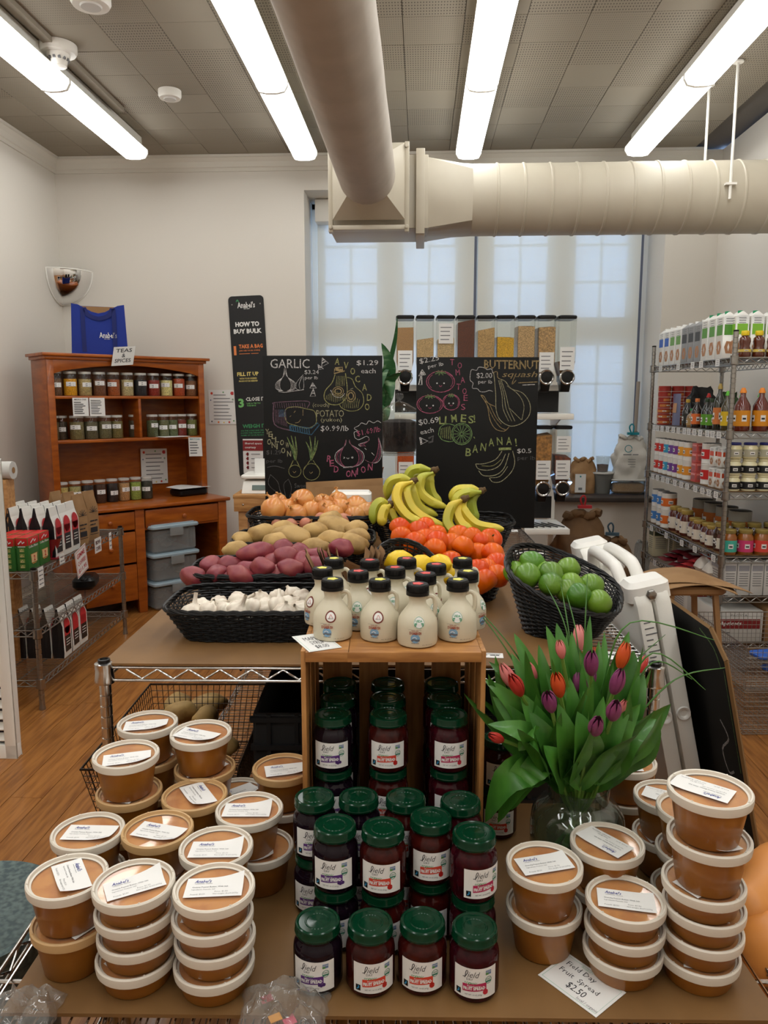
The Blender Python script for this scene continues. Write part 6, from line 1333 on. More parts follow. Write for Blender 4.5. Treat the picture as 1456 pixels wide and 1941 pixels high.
def hang_card(lab, px, py, w_, h_, lines, col='ink', edge=None, dy=0, tilt=0):
    x, D, z = cD(px, py, LD + dy); p = LP(.455 + .012, D - LD, z); mb = MB('paper').box((0, 0, 0), (.001, w_, h_)); fn = lambda a, b: Vector((.0012, a, b))
    if edge: mb.stroke([(-w_ * .46, -h_ * .46), (w_ * .46, -h_ * .46), (w_ * .46, h_ * .46), (-w_ * .46, h_ * .46)], .004, edge, fn, 0, True)
    n = len(lines)
    for k, s_ in enumerate(lines): mb.text(s_, -w_ * .36, h_ * (.42 - (k + .85) * .84 / n), w_ * .72, h_ * .55 / n, col, fn, bold=.02)
    thing('shelf_sign', lab, 'sign', p, (tilt, 0, YAW), mesh=mb.mesh('c', smooth=0))
hang_card('red-edged gimme coffee sign hanging on the wire shelf', 166, 1063, .155, .150, ['GIMME', 'COFFEE!', '$11.95'], 'ink_red', 'ink_red', .55, .2)
hang_card('brown-lettered coffee card on the wire shelf near the far post', 194, 1033, .10, .085, ['BROWN', 'COFFEE'], flat((90, 40, 40), .6), None, .80)
hang_card('narrow white price tag on the far end of the wire shelf', 216, 1025, .04, .10, ['~', '~', '~'], 'ink_grey', None, 1.0)
hang_card('small white tag below the red dripper', 125, 1059, .06, .05, ['~', '~'], 'ink_grey', None, .3)
hang_card('white price tag hanging at the near post of the wire shelf', 81, 1094, .06, .10, ['~', '~', '~', '~'], 'ink_grey', None, .05)
# ---------------------------------------------------------------- white louvred cabinet at the left edge, bollard with paper roll
xe = cD(26, 1340, 3.05)[0]
t = thing('louvred_cabinet', 'tall white cabinet door with louvres cut by the left edge', 'cabinet', CF(xe - .5, 3.05), YAW)
zc = cD(2, 872, 3.05)[2]
fr_ = MB('white_enamel').box((.475, .02, zc / 2), (.05, .04, zc)); fr_.box((.25, .02, zc - .03), (.5, .04, .06)).box((.25, .02, .03), (.5, .04, .06)).box((.025, .02, zc / 2), (.05, .04, zc)).box((.25, .02, .62), (.45, .04, .06))
ob('frame', fr_.mesh('f', bevel=.003), t); ob('carcass', MB(flat((38, 34, 52), .6)).box((.25, .034, zc / 2), (.44, .006, zc - .04)).mesh('c'), t)
for k in range(11): ob('louvre', MB('white_enamel').box((.25, .022, .09 + k * .048), (.40, .042, .008), R=Matrix.Rotation(.7, 3, 'X')).mesh('l'), t)
for k in range(3): pass
pd_ = 3.9; x, _, z = cD(14, 962, pd_)
t = thing('wooden_post', 'short wooden post beside the white cabinet at the left edge', 'post', CF(cD(6, 962, pd_)[0], pd_), YAW)
zp = cD(10, 908, pd_)[2]
ob('post', MB('pine').box((0, 0, zp / 2), (.09, .09, zp)).mesh('p', bevel=.004), t)
t = thing('paper_roll', 'thick white paper roll on top of the wooden post', 'roll', CF(cD(6, 908, pd_)[0], pd_, zp + .045), YAW)
ob('roll', MB('paper_dim').cyl((-.12, 0, 0), (.055, 0, 0), .045, n=24).mesh('r'), t); ob('core', MB('cardboard').cyl((.0555, 0, 0), (.057, 0, 0), .016, n=12).mesh('c'), t)
# ---------------------------------------------------------------- galvanised bin with lid at lower left, plastic bags
t = thing('galvanised_bin', 'round galvanised metal bin at the lower left beside the front rack', 'bin', CF(-.835, 1.41), 0)
ob('can', MB('galvanised').lathe([(0, 0), (.15, 0), (.165, .46), (.168, .465)], 40).mesh('c'), t); ob('lid', MB('galvanised').lathe([(.170, .462), (.176, .466), (.176, .478), (.168, .484), (.155, .480), (.06, .484), (0, .485)], 48).mesh('l'), t)
def film_bag(lab, cx, cD_, w_, d_, h_, seed, z=FZ):
    mb = MB('bag_film'); N_ = noise
    def g(u, v): 
        x, y = (u - .5) * w_, (v - .5) * d_; k = sin(pi * u) ** .4 * sin(pi * v) ** .4; return Vector((x + .01 * N_.noise(Vector((u * 4, v * 4, seed))), y, h_ * k * (.55 + .6 * N_.noise(Vector((u * 6, v * 6, seed + 3))))))
    mb.grid(g, 26, 22); return thing('plastic_bag', lab, 'bag', CF(cx, cD_, z + .002), YAW, mesh=mb.mesh('bag', smooth=40))
x, D = cz(540, 1915, FZ); b = film_bag('crumpled clear plastic bag with coloured stickers in front of the jars', x, D - .01, .13, .10, .06, 3)
for dx, dy, c in ((-.01, -.02, (224, 150, 30)), (.012, -.026, (206, 50, 90)), (-.028, .016, (150, 50, 50))): ob('bag_print', MB(flat(c, .4)).box((dx, dy, .012), (.018, .014, .001), R=Matrix.Rotation(.5, 3, 'Z')), b)
x, D = cz(45, 1925, FZ); film_bag('crumpled clear plastic bag at the lower left corner of the board', x, D, .10, .08, .05, 9)
# potatoes in wire baskets and dark crates on the lower shelf of the table
def wire_basket(lab, c, rot, w_, d_, h_, gap=.02, m='dark_wire', cat='basket', group=None, fl=.85, name='wire_basket'):
    t = thing(name, lab, cat, c, rot, group); g = MB(m); f = fl
    def P_(u, v, s): return Vector(((u - .5) * w_ * (f + (1 - f) * s), (v - .5) * d_ * (f + (1 - f) * s), h_ * s))
    nx_, ny_, nz = int(w_ / gap), int(d_ / gap), int(h_ / gap); r_ = .0013
    for k in range(nx_ + 1): u = k / nx_; g.tube([P_(u, 0, 1), P_(u, 0, 0), P_(u, 1, 0), P_(u, 1, 1)], r_, 4)
    for k in range(ny_ + 1): v = k / ny_; g.tube([P_(0, v, 1), P_(0, v, 0), P_(1, v, 0), P_(1, v, 1)], r_, 4)
    for k in range(1, nz): s = k / nz; g.tube([P_(0, 0, s), P_(1, 0, s), P_(1, 1, s), P_(0, 1, s)], r_, 4, closed=True)
    ob('mesh_sides', g.mesh('g'), t); rm = MB(m).tube([P_(0, 0, 1), P_(1, 0, 1), P_(1, 1, 1), P_(0, 1, 1)], .0035, 6, closed=True); rm.tube([P_(0, 0, 0), P_(1, 0, 0), P_(1, 1, 0), P_(0, 1, 0)], .0025, 6, closed=True); ob('rim', rm.mesh('r'), t)
    hd_ = MB(m).tube(spline([P_(.4, 0, 1), P_(.42, 0, 1) + Vector((0, -.03, .015)), P_(.58, 0, 1) + Vector((0, -.03, .015)), P_(.6, 0, 1)], 4), .003, 6); ob('handle', hd_.mesh('h'), t)
    return t
LZ = .33
wire_basket('wire basket of potatoes on the lower shelf, its near corner past the table post', CF(-.60, 2.24, LZ), YAW, .42, .62, .19)
rq = random.Random(8)
pp = [(600, 310, 2.30), (560, 260, 2.45), (700, 270, 2.45), (760, 360, 2.25), (840, 290, 2.40), (680, 230, 2.60), (345, 640, 2.10), (850, 230, 2.6), (640, 420, 2.15), (900, 380, 2.3), (330, 520, 2.12)]
zp6 = zoomf(100, 1220, 2.912)
PW_ = ['large one at the near left', 'upper left below the rail', 'behind the rail, middle', 'right of the handle', 'upper right', 'farthest back', 'lowest at the near corner', 'back right', 'just behind the rearmost tubs', 'right end', 'left of the stacked tubs']
for k, (x, y, D) in enumerate(pp):
    q = rest(*zp6(x, y), D); q.z = LZ + .04 + (.05 if k % 2 else .09)
    o = thing('basket_potato', f'pale potato in the wire basket under the table, {PW_[k]}', 'potato', q, (rq.uniform(-.3, .3), 0, rq.uniform(0, 3)), 'potatoes in the wire basket', RUSL if k % 2 else RUS[k % 4]); o.scale = (1.15,) * 3
for k, (x, D, wd) in enumerate(((-.11, 2.05, 'left one behind the wooden crate'), (.32, 2.05, 'right one behind the tulips'), (-.11, 2.7, 'rear left one'), (.32, 2.7, 'rear right one'))):
    t = thing('black_crate', f'black plastic crate on the lower shelf of the table, {wd}', 'crate', CF(x, D, LZ), YAW, 'black crates under the table')
    w_, d_, h_ = .40, .58, .42; c = MB('black_matte')
    for sx, sy in ((-1, 0), (1, 0), (0, -1), (0, 1)): c.box((sx * w_ / 2, sy * d_ / 2, h_ / 2), (.012 if sx else w_, .012 if sy else d_, h_))
    c.box((0, 0, .006), (w_, d_, .012)); ob('box', c.mesh('c', bevel=.002), t); r_ = MB('black_matte')
    for zz in (.06, .2, .34, h_ - .01): r_.box((0, -d_ / 2 - .01, zz), (w_ + .02, .014, .012))
    for q in range(6): r_.box((-w_ / 2 + w_ * (q + .5) / 6, -d_ / 2 - .008, h_ / 2), (.01, .01, h_))
    ob('rib', r_.mesh('r'), t)
# ---------------------------------------------------------------- bulk dispensers on white shelving before the window
GD = 4.92
def gx(px): return cD(px, 700, GD)[0]
def gz(py, D=GD): return cD(900, py, D)[2]
gxl, gxr = gx(748), gx(1082)
t = thing('bulk_shelving', 'white shelving with black panels carrying the bulk dispensers at the window', 'shelf', CF(gxl, GD), YAW); gw = gxr - gxl
z1, z2, z3 = gz(729), gz(783), gz(996)
for z, n in ((z1, 0), (z2, 1), (z3, 2)):
    ob('shelf_board', MB('white_enamel').box((gw / 2, .13 - .06 * (n > 0), z - .02), (gw - (.05 if n == 0 else 0), .30 + .1 * (n > 0), .036)).mesh('s', bevel=.004), t)
ob('back_panel', MB('black_matte').box((gw / 2 - .02, .12, (gz(738) + gz(782)) / 2), (gw - .05, .02, gz(738) - gz(782))), t); ob('back_panel', MB('black_matte').box((gw / 2 - .03, .12, (gz(945) + gz(987)) / 2), (gw - .08, .02, gz(945) - gz(987))), t)
for x in (.03, gw - .03): ob('upright', MB('white_enamel').box((x, .30, (z1 + .1) / 2), (.04, .04, z1 + .1)).mesh('u'), t)
for x in (.06, gw - .06): ob('bracket', MB('white_enamel').prism([(.0, z2 - .04), (.26, z2 - .04), (.26, z2 - .12)], .01, x, plane='yz').mesh('b'), t)
gr_ = MB('black_plastic')
for k in range(24): gr_.box((.06 + k * (gw - .12) / 23, .0, z3 + .004), (.006, .18, .006), R=Matrix.Rotation(.4, 3, 'Z'))
ob('drip_grille', gr_.mesh('g'), t)
bwid, bdep = .104, .16
def disp(px, ptop, pkn, col, lab, fill=.8, note=None, card_at=None, D=GD, name='bulk_dispenser', coarse=60):
    zt, zk = gz(ptop, D), gz(pkn, D); H = zt - zk; t = thing(name, lab, 'dispenser', CF(cD(px, pkn, D)[0], D - .03, zk), YAW, 'bulk food dispensers'); w_, d_ = bwid, bdep
    zb = H * .30; mb = MB('clear')
    def sec(z, k): return [(-w_ / 2 * k, -d_ / 2 * k, z), (w_ / 2 * k, -d_ / 2 * k, z), (w_ / 2 * k, d_ / 2 * k, z), (-w_ / 2 * k, d_ / 2 * k, z)]
    q = sec(.02, .62) + sec(zb, 1) + sec(H - .015, 1); mb.add(q, [(4 * j + i, 4 * j + (i + 1) % 4, 4 * j + 4 + (i + 1) % 4, 4 * j + 4 + i) for j in range(2) for i in range(4)]); ob('hopper', mb.mesh('h', bevel=0, smooth=0), t)
    mn = f'g_{col[0]}_{col[1]}_{col[2]}_{coarse}'
    if mn not in MATS: mat(mn, tuple(min(255, int(v * 1.12)) for v in col), .8, col2=tuple(int(v * .74) for v in col), scale=coarse, bump=.4, bscale=coarse)
    zf = zb + (H - zb - .03) * fill; g = MB(mn); s1 = [(x * .96, y * .96, z) for x, y, z in sec(.025, .62) + sec(min(zb, zf), min(1, .62 + .38 * (min(zb, zf) / zb)))]
    top = [(x * .96, y * .96, zf + .012 * sin(i * 2 + px)) for i, (x, y, z) in enumerate(sec(0, 1))]
    if fill > 0: g.add(s1 + top, [(4 * j + i, 4 * j + (i + 1) % 4, 4 * j + 4 + (i + 1) % 4, 4 * j + 4 + i) for j in range(2) for i in range(4)] + [(8, 9, 10, 11)])
    else: g.add(s1, [(i, (i + 1) % 4, 4 + (i + 1) % 4, 4 + i) for i in range(4)] + [(4, 5, 6, 7)])
    ob('contents', g.mesh('c', smooth=0), t)
    ob('lid', MB('black_plastic').rbox((0, 0, H - .004), (w_ + .008, d_ + .012, .022), .02).mesh('l'), t)
    kn = MB('chrome').lathe([(.034, 0), (.045, .004), (.047, .02), (.041, .026), (.036, .024)], 28, (0, -d_ / 2 - .0, .02), ax=Matrix.Rotation(pi / 2, 3, 'X')); k_ = ob('knob', kn.mesh('k'), t); ob('knob_face', MB('black_plastic').lathe([(.037, .0), (.037, .022), (0, .024)], 24, (0, -d_ / 2, .02), ax=Matrix.Rotation(pi / 2, 3, 'X')).mesh('f'), k_)
    ob('spout', MB('black_plastic').box((0, -.02, -.035), (.05, .08, .07), taper=1.3).mesh('s', bevel=.004), t)
    ob('valve_housing', MB('black_plastic').box((0, 0, .018), (w_ * .62, d_ * .7, .05)).mesh('v', bevel=.004), t)
    for f, h_ in (card_at or []):
        c = MB('paper').box((0, -d_ / 2 - .003, zb + (H - zb) * f), (w_ * .86, .002, h_)); fn = lambda a, b: Vector((a, -d_ / 2 - .0045, b)); z0 = zb + (H - zb) * f
        r = random.Random(px)
        for j in range(4): c.stroke([(-w_ * .33, z0 + h_ * (.3 - .2 * j)), (w_ * (.1 + r.random() * .25), z0 + h_ * (.3 - .2 * j))], h_ * .045, 'ink_grey', fn, 0)
        ob('label', c.mesh('l', smooth=0), t)
cols = [(767, (176, 132, 84), 'brown rice, leftmost', .82, [(.02, .12)]), (804, (198, 162, 112), 'pale grain, second from left', .55, None), (842, (204, 172, 124), 'white rice with a lettered card, third from left', .55, [(.62, .12)]), (879, (98, 46, 24), 'full of dark red-brown grain, fourth from left', 1.0, None),
        (916, (196, 156, 100), 'tan grain, fifth from left', .82, None), (952, (220, 168, 36), 'bright yellow corn, sixth from left', .62, None), (990, (198, 160, 112), 'rolled oats, third from right', .9, None), (1028, (188, 148, 98), 'oats, second from right', .88, [(-.02, .12)]), (1066, (150, 104, 60), 'nearly empty with granola at the bottom, rightmost', 0, [(.06, .14)])]
for px, c, wd, fl, ca in cols: disp(px, 603, 722, c, f'clear bulk dispenser, {wd}', fl, None, ca, coarse=140 if 'oat' in wd or 'granola' in wd else 300)
disp(1022, 808, 928, (176, 122, 60), 'clear bulk dispenser of nuts on the lower shelf, half behind the chalkboard', .92, None, [(.05, .12)], coarse=55)
disp(1058, 808, 927, (120, 58, 32), 'clear bulk dispenser of almonds on the lower shelf, rightmost', .38, None, [(.05, .12), (.62, .10)], coarse=55)
disp(768, 808, 928, (206, 92, 40), 'clear bulk dispenser of orange lentils between the two chalkboards', .9, None, [(.02, .12)], coarse=300)
# glass jar of dried fruit on a clear stand, on the side table
JD = 4.22; jx = cD(757, 856, JD)[0]; jz = cD(757, 857, JD)[2]
t = thing('display_stand', 'clear low stand with chrome legs under the glass jar', 'stand', CF(jx, JD + .33, zt_), YAW)
hh = jz - zt_; ob('plate', MB('clear_hazy').box((0, -.30, hh - .006), (.26, .34, .010)).mesh('p'), t)
for x in (-.12, .12):
    for y in (-.44, -.16): ob('leg', MB('chrome').cyl((x, y, 0 if y > -.3 else 0), (x, y, hh - .01), .006, n=8).mesh('l'), t)
t = thing('side_shelf', 'narrow light wood board under the clear stand behind the chalkboards', 'shelf', CF(jx, JD, 0), YAW, mesh=MB('pine').box((0, .02, zt_ - .012), (.5, .44, .022)).box((-.2, .02, zt_ / 2 - .012), (.03, .40, zt_ - .03)).box((.2, .02, zt_ / 2 - .012), (.03, .40, zt_ - .03)).mesh('s', bevel=.002))
t = thing('glass_jar', 'lidded glass jar of dark dried fruit between the two chalkboards', 'jar', CF(jx, JD, jz), YAW)
ob('glass', MB('clear').lathe([(0, 0), (.085, 0), (.096, .01), (.098, .15), (.095, .20), (.090, .215), (.094, .222)], 32).mesh('g', smooth=50), t)
mat('raisin', (38, 26, 26), .6, col2=(18, 12, 14), scale=90, bump=1, bscale=90); ob('dried_fruit', MB('raisin').lathe([(0, .006), (.088, .006), (.092, .02), (.093, .165), (.06, .178), (0, .182)], 28).mesh('d', smooth=50), t)
ob('lid', MB('clear').lathe([(.096, .222), (.098, .228), (.085, .240), (.05, .262), (.02, .272), (.010, .280), (.010, .286), (.020, .294), (.024, .305), (.018, .318), (0, .322)], 28).mesh('l', smooth=60), t)
t = thing('white_cup', 'bluish white cup under the clear stand', 'cup', CF(cD(737, 915, 4.3)[0], 4.3, zt_), YAW, mesh=MB(flat((206, 220, 240), .4)).lathe([(0, .002), (.03, 0), (.034, .09), (.032, .09), (.028, .006), (0, .006)], 24).mesh('c'))
# potted plant behind the boards
px_, pD = 700, 4.5
t = thing('potted_plant', 'leafy green house plant rising behind the left chalkboard', 'plant', CF(cD(700, 900, 4.62)[0], 4.72, zt_), YAW)
ob('pot', MB(flat((120, 84, 60), .7)).lathe([(0, 0), (.06, 0), (.085, .14), (.09, .15), (.08, .15), (.075, .13), (0, .125)], 24).mesh('p'), t)
pb_ = t.location + Vector((0, 0, .12))
for a, b, w_ in (((722, 650), (735, 690), .065), ((760, 705), (738, 720), .055), ((718, 745), (722, 700), .07), ((742, 760), (735, 720), .07), ((752, 600), (748, 640), .02), ((700, 720), (712, 740), .07), ((735, 790), (728, 770), .06), ((668, 690), (690, 740), .07)):
    tip = Vector(rest(*a, 4.55)); m1 = Vector(rest(*b, 4.58)); s0 = pb_.lerp(m1, .5) + Vector((0, 0, .05)); s0.z = min(s0.z, m1.z)
    ob('leaf', blade(s0, m1, tip, w_ * 1.5, 'house_leaf', twist=.6), t, s0 - t.location, (0, 0, -YAW * 0)).rotation_euler = (0, 0, -YAW); ob('stalk', MB('stem_green').tube([pb_ - t.location, (pb_ + s0) / 2 - t.location + Vector((.01, 0, 0)), s0 - t.location], .004, 5).mesh('s'), t).rotation_euler = (0, 0, -YAW)
# ---------------------------------------------------------------- window sill items
def sill(px, py=926): p = onz(px, py, WZ0); p.y = min(p.y, YB + .2); return p
def sackf(w_, d_, h_, m, seed, fold=.12, lean=0, amp=.02, flare=1.0, n=28, nz=16):
    mb = MB(m)
    def g(u, v):
        a = 2 * pi * u; c, s = cos(a), sin(a); q = (abs(c) ** 3.2 + abs(s) ** 3.2) ** (-1 / 3.2); k = 1 if v < .7 else 1 - (v - .7) / .3 * .35; dk = 1 if v < .55 else max(.12, 1 - ((v - .55) / .45) ** 1 * .9)
        nn = noise.noise(Vector((c * 2, s * 2, v * 5 + seed))); r = 1 + amp / min(w_, d_) * 2 * nn
        return Vector((c * q * w_ / 2 * k * r + lean * v * v, s * q * d_ / 2 * dk * r, h_ * v + .02 * nn * v))
    mb.grid(g, n, nz); mb.add([g(i / n, 1) for i in range(n)], [tuple(range(n))]); return mb
def sack(lab, p, w_, d_, h_, m='kraft', seed=1, clip=None, rz=0, roll=.05, lean=0, name='paper_sack', amp=.02, extra=None):
    t = thing(name, lab, 'bag', p, rz); ob('bag_body', sackf(w_, d_, h_, m, seed, lean=lean, amp=amp).mesh('b', smooth=70), t)
    rl = MB(m); N_ = 12; rl.tube([Vector((-w_ * .36 + w_ * .72 * k / N_ + lean, -d_ * .05 + .012 * sin(k * 1.7 + seed), h_ + roll * .1 + .012 * sin(k + seed))) for k in range(N_ + 1)], [roll * .42 + roll * .12 * abs(sin(k * 1.3 + seed)) for k in range(N_ + 1)], 7); ob('rolled_top', rl.mesh('r', smooth=50), t)
    if clip: c = MB(clip).tube(spline([(lean, -.02, h_ + roll), (lean - .02, -.03, h_ + roll + .05), (lean, -.03, h_ + roll + .075), (lean + .015, -.03, h_ + roll + .05), (lean + .01, -.02, h_ + roll)], 4), .006, 6); c.box((lean + .01, -.03, h_ + roll), (.09, .03, .02)); ob('clip', c.mesh('c'), t)
    return t
sack('kraft flour bag with a white label on the window sill', sill(1090), .20, .12, .27, 'kraft', 2, roll=.03)
p = sill(1080, 926); p.y -= .075; thing('flour_bag_label', 'pale label sheet on the kraft flour bag at the sill', 'label', p + Vector((.01, 0, .012)), 0, mesh=MB('paper').box((0, 0, .075), (.085, .002, .15)).box((0, -.0015, .03), (.03, .001, .02), 'ink_grey').box((0, -.0015, .13), (.012, .001, .012), 'teal').mesh('l'))
p = sill(1124); t = thing('grey_bucket', 'grey tapered bucket with white rim on the window sill', 'bucket', p)
ob('bucket', MB(flat((104, 104, 100), .6)).lathe([(0, 0), (.065, 0), (.085, .165), (.08, .165), (.06, .005)], 28).mesh('b'), t); ob('rim', MB('paper_dim').lathe([(.082, .16), (.092, .162), (.092, .174), (0, .174)], 28).mesh('r'), t)
t = thing('clear_cup', 'clear cup with brown powder standing on the grey bucket', 'cup', p + Vector((0, 0, .174)))
ob('cup', MB('clear_hazy').lathe([(0, 0), (.042, 0), (.055, .125), (.057, .128)], 24).mesh('c'), t); ob('powder', MB(flat((82, 50, 40), .8)).lathe([(0, .003), (.039, .003), (.046, .06), (0, .065)], 20).mesh('p'), t)
p = sill(1180, 931); t = thing('grain_tub', 'clear rectangular tub of golden grain at the right end of the sill', 'tub', p)
mat('grain', (184, 140, 78), .8, col2=(150, 106, 52), scale=220); ob('tub', MB('clear_hazy').rbox((0, 0, .055), (.27, .17, .11), .04).mesh('t'), t); ob('grain', MB('grain').rbox((0, 0, .045), (.25, .15, .08), .035).mesh('g'), t); ob('lid', MB('paper_dim').rbox((0, 0, .114), (.285, .185, .012), .04).mesh('l'), t)
mat('sack_white', (206, 202, 194), .55, bump=.8, bscale=14)
t = sack('white plastic sack with a teal ring mark standing on the grain tub', p + Vector((.01, .0, .121)), .26, .12, .33, 'sack_white', 7, 'teal', roll=.035, amp=.02, name='plastic_sack')
mb = MB('teal').stroke([(-.03 + .028 * cos(k * .5), .245 + .028 * sin(k * .5)) for k in range(13)], .006, 'teal', lambda a, b: Vector((a, -.066, b)), 1); mb.text('~', -.07, .19, .12, .016, 'ink_grey', lambda a, b: Vector((a, -.068, b)))
for k in range(4): mb.stroke([(-.03, .16 - k * .02), (.03, .16 - k * .02)], .004, 'ink_grey', lambda a, b: Vector((a, -.067, b)), 0)
ob('print', mb.mesh('p', smooth=0), t)
q = p + Vector((.055, .10, 0)); t = thing('pole', 'taupe pole leaning upright behind the white sack at the window', 'pole', (q.x, YB + .27, WZ0)); ob('tube', MB(flat((146, 134, 122), .5)).tube([(0, 0, 0), (.02, .02, .9)], .015, 12).mesh('t'), t); ob('collar', MB(flat((120, 110, 100), .5)).cyl((.0098, .0098, .44), (.011, .011, .50), .02, n=12).mesh('c'), t)
for px, s_ in ((1098, 'left one'), (1140, 'middle one'), (1190, 'right one')):
    p = onY(px, 945, YB - .002); mb = MB('paper_dim').box((0, 0, 0), (.10, .001, .03)); mb.text('~', -.04, -.006, .08, .010, 'ink', lambda a, b: Vector((a, -.0012, b)))
    thing('tape_label', f'faint masking tape label on the wall below the sill, {s_}', 'label', p, mesh=mb.mesh('t', smooth=0))
# bags on the floor under the sill
sack('tall crumpled brown paper sack closed by a red clip, on the floor', CF(cD(1102, 1000, 5.15)[0], 5.15), .34, .26, .72, 'kraft_dark', 3, 'ink_red', YAW, .06, 0, amp=.045)
sack('smaller brown paper sack with a blue-grey clip right of the tall one', CF(cD(1180, 1040, 5.15)[0], 5.15), .26, .22, .54, 'kraft_dark', 11, flat((60, 84, 98), .5), YAW - .3, .05, -.08, amp=.05)
sack('clear plastic sleeve standing beside the right shelving', CF(cD(1219, 1050, 5.45)[0] - .01, 5.45), .11, .09, .48, 'bin_film', 5, None, YAW, .01, 0, 'plastic_sleeve', amp=.02)
sack('small white and purple bag in front of the smaller brown sack', CF(cD(1160, 1060, 4.55)[0], 4.55), .18, .12, .50, 'sack_white', 17, None, YAW, .03, 0, 'bean_bag', amp=.03)
# ---------------------------------------------------------------- folding table standing folded
LEAN = .222
t = thing('folding_table', 'white plastic folding table, folded and leaning on the produce table', 'table', CF(.945, 2.2, .0), (0, -LEAN, YAW))
TW, TH, TT_ = .77, .96, .050
ol = [(0, 0), (TW, 0), (TW, TH - .05), (TW - .02, TH - .012), (TW - .05, TH), (TW - .13, TH), (TW - .16, TH - .02), (TW - .19, TH - .085), (TW - .25, TH - .10), (.28, TH - .10), (.22, TH - .085), (.17, TH - .02), (.13, TH), (.05, TH), (.02, TH - .012), (0, TH - .05)]
for k, x in enumerate((0, TT_ + .006)):
    p_ = ob('leaf_panel', MB('table_plastic').prism(ol, TT_, x, plane='yz').mesh('p', bevel=.012), t)
    ob('grommet', MB('white_plastic').lathe([(.022, 0), (.020, .005), (.014, .004), (.011, .001), (.010, -.002), (0, -.002)], 20, (x + TT_ / 2, -.001, .56), ax=Matrix.Rotation(pi / 2, 3, 'X')).mesh('g'), p_)
    ob('handle', MB('white_plastic').tube(spline([(x + .025, .20, TH - .06), (x + .025, .24, TH + .005), (x + .025, .30, TH + .02), (x + .025, .47, TH + .02), (x + .025, .53, TH + .005), (x + .025, .57, TH - .06)], 4), .021, 10).mesh('h'), p_)
for y in (.07, TW - .07):
    k = ob('hinge', MB('white_plastic').rbox((TT_ + .003, y, TH - .02), (.13, .11, .075), .03).mesh('h'), t)
    ob('bolt', MB('chrome_dull').lathe([(.016, 0), (.016, .006), (.012, .008), (.012, .016), (0, .017)], 6, (TT_ + .003, y - .054, TH - .022), ax=Matrix.Rotation(pi / 2, 3, 'X')).mesh('b', smooth=0), k)
mb = MB('ink_grey')
for k in range(9): mb.stroke([(.012, .86 - k * .018), (.012 + .02 + .015 * ((k * 7) % 3) / 2, .86 - k * .018)], .004, None, lambda a, b: Vector((a, -.0008, b)), 0)
ob('moulded_text', mb.mesh('m', smooth=0), t)
# ---------------------------------------------------------------- leaning chalkboard
t = thing('leaning_chalkboard', 'tall black chalkboard with a worn edge leaning against the folding table', 'chalkboard', CF(1.085, 1.96), (0, -LEAN, YAW))
BW, BH = .75, .90; cut = .07
ol = [(0, 0), (BW, 0), (BW, BH - cut), (BW - cut, BH), (cut, BH), (0, BH - cut)]
ob('panel', MB('chalk_black').prism(ol, .012, 0, plane='yz').mesh('p'), t)
eb = MB(mat('worn_edge', (128, 96, 58), .7))
for k in range(6):
    a, b = ol[k], ol[(k + 1) % 6]; eb.cyl((.006, a[0], a[1]), (.006, b[0], b[1]), .0065, n=4)
ob('wooden_edge', eb.mesh('e'), t)
c = MB('chalk_white'); fn = lambda a, b: Vector((-.0008, a, b)); c.stroke([(.10, .62), (.06, .58), (.12, .52), (.10, .46), (.06, .48)], .007, 'chalk_white', fn); c.stroke([(.05, .30), (.10, .34), (.16, .28), (.12, .22)], .006, 'chalk_white', fn); c.stroke([(.20, .20), (.26, .28), (.30, .18)], .006, 'chalk_blue', fn); c.stroke([(.03, BH - .10), (.06, BH - .05), (.14, BH - .02)], .006, 'chalk_lime', fn); c.stroke([(.012, .5), (.012, .8)], .004, 'chalk_lime', fn)
ob('chalk_marks', c.mesh('c', smooth=0), t)
# ---------------------------------------------------------------- stool with kraft sheets
sd_ = 3.22; sx_ = cD(1296, 1100, sd_)[0]; sh_ = cD(1296, 1098, sd_)[2]
t = thing('wooden_stool', 'wooden stool under loose kraft sheets near the shelving', 'stool', CF(sx_, sd_), YAW)
ob('seat', MB(mat('stool_wood', (150, 112, 72), .6)).rbox((0, 0, sh_ - .02), (.28, .28, .036), .05).mesh('s'), t)
for sx in (-1, 1):
    for sy in (-1, 1): ob('leg', MB('stool_wood').add([(sx * (.10 - .02 * i) + sx * .0, sy * .10 + sy * .02 * j, sh_ - .03) for i, j in ((0, 0), (1, 0), (1, 1), (0, 1))] + [(sx * (.17 - .02 * i), sy * .15 + sy * .02 * j, 0) for i, j in ((0, 0), (1, 0), (1, 1), (0, 1))], [(0, 1, 2, 3), (7, 6, 5, 4), (0, 4, 5, 1), (1, 5, 6, 2), (2, 6, 7, 3), (3, 7, 4, 0)]).mesh('l', smooth=0), t)
for sy in (-1, 1): ob('brace', MB('stool_wood').box((0, sy * .125, sh_ * .55), (.26, .018, .03)).mesh('b'), t)
for sx in (-1, 1): ob('brace', MB('stool_wood').box((sx * .135, 0, sh_ * .42), (.018, .26, .03)).mesh('b'), t)
for k, (w_, h_, a, dz) in enumerate(((.44, .33, .06, .004), (.38, .30, -.25, .010))):
    mb = MB('kraft').grid(lambda u, v: Vector(((u - .5) * w_, (v - .5) * h_, dz + .012 - .16 * (u - .5) ** 2 * (1 + .8 * v) - .05 * (v - .5) ** 2)), 12, 8); mb.grid(lambda u, v: Vector(((.5 - u) * w_, (v - .5) * h_, dz + .010 - .16 * (u - .5) ** 2 * (1 + .8 * v) - .05 * (v - .5) ** 2)), 12, 8)
    thing('kraft_sheet', f'{"wide" if k == 0 else "smaller"} kraft paper sheet draped on the wooden stool, {"lower" if k == 0 else "upper"} one', 'paper', CF(sx_, sd_, sh_ + .012), YAW + a, mesh=mb.mesh('k'))
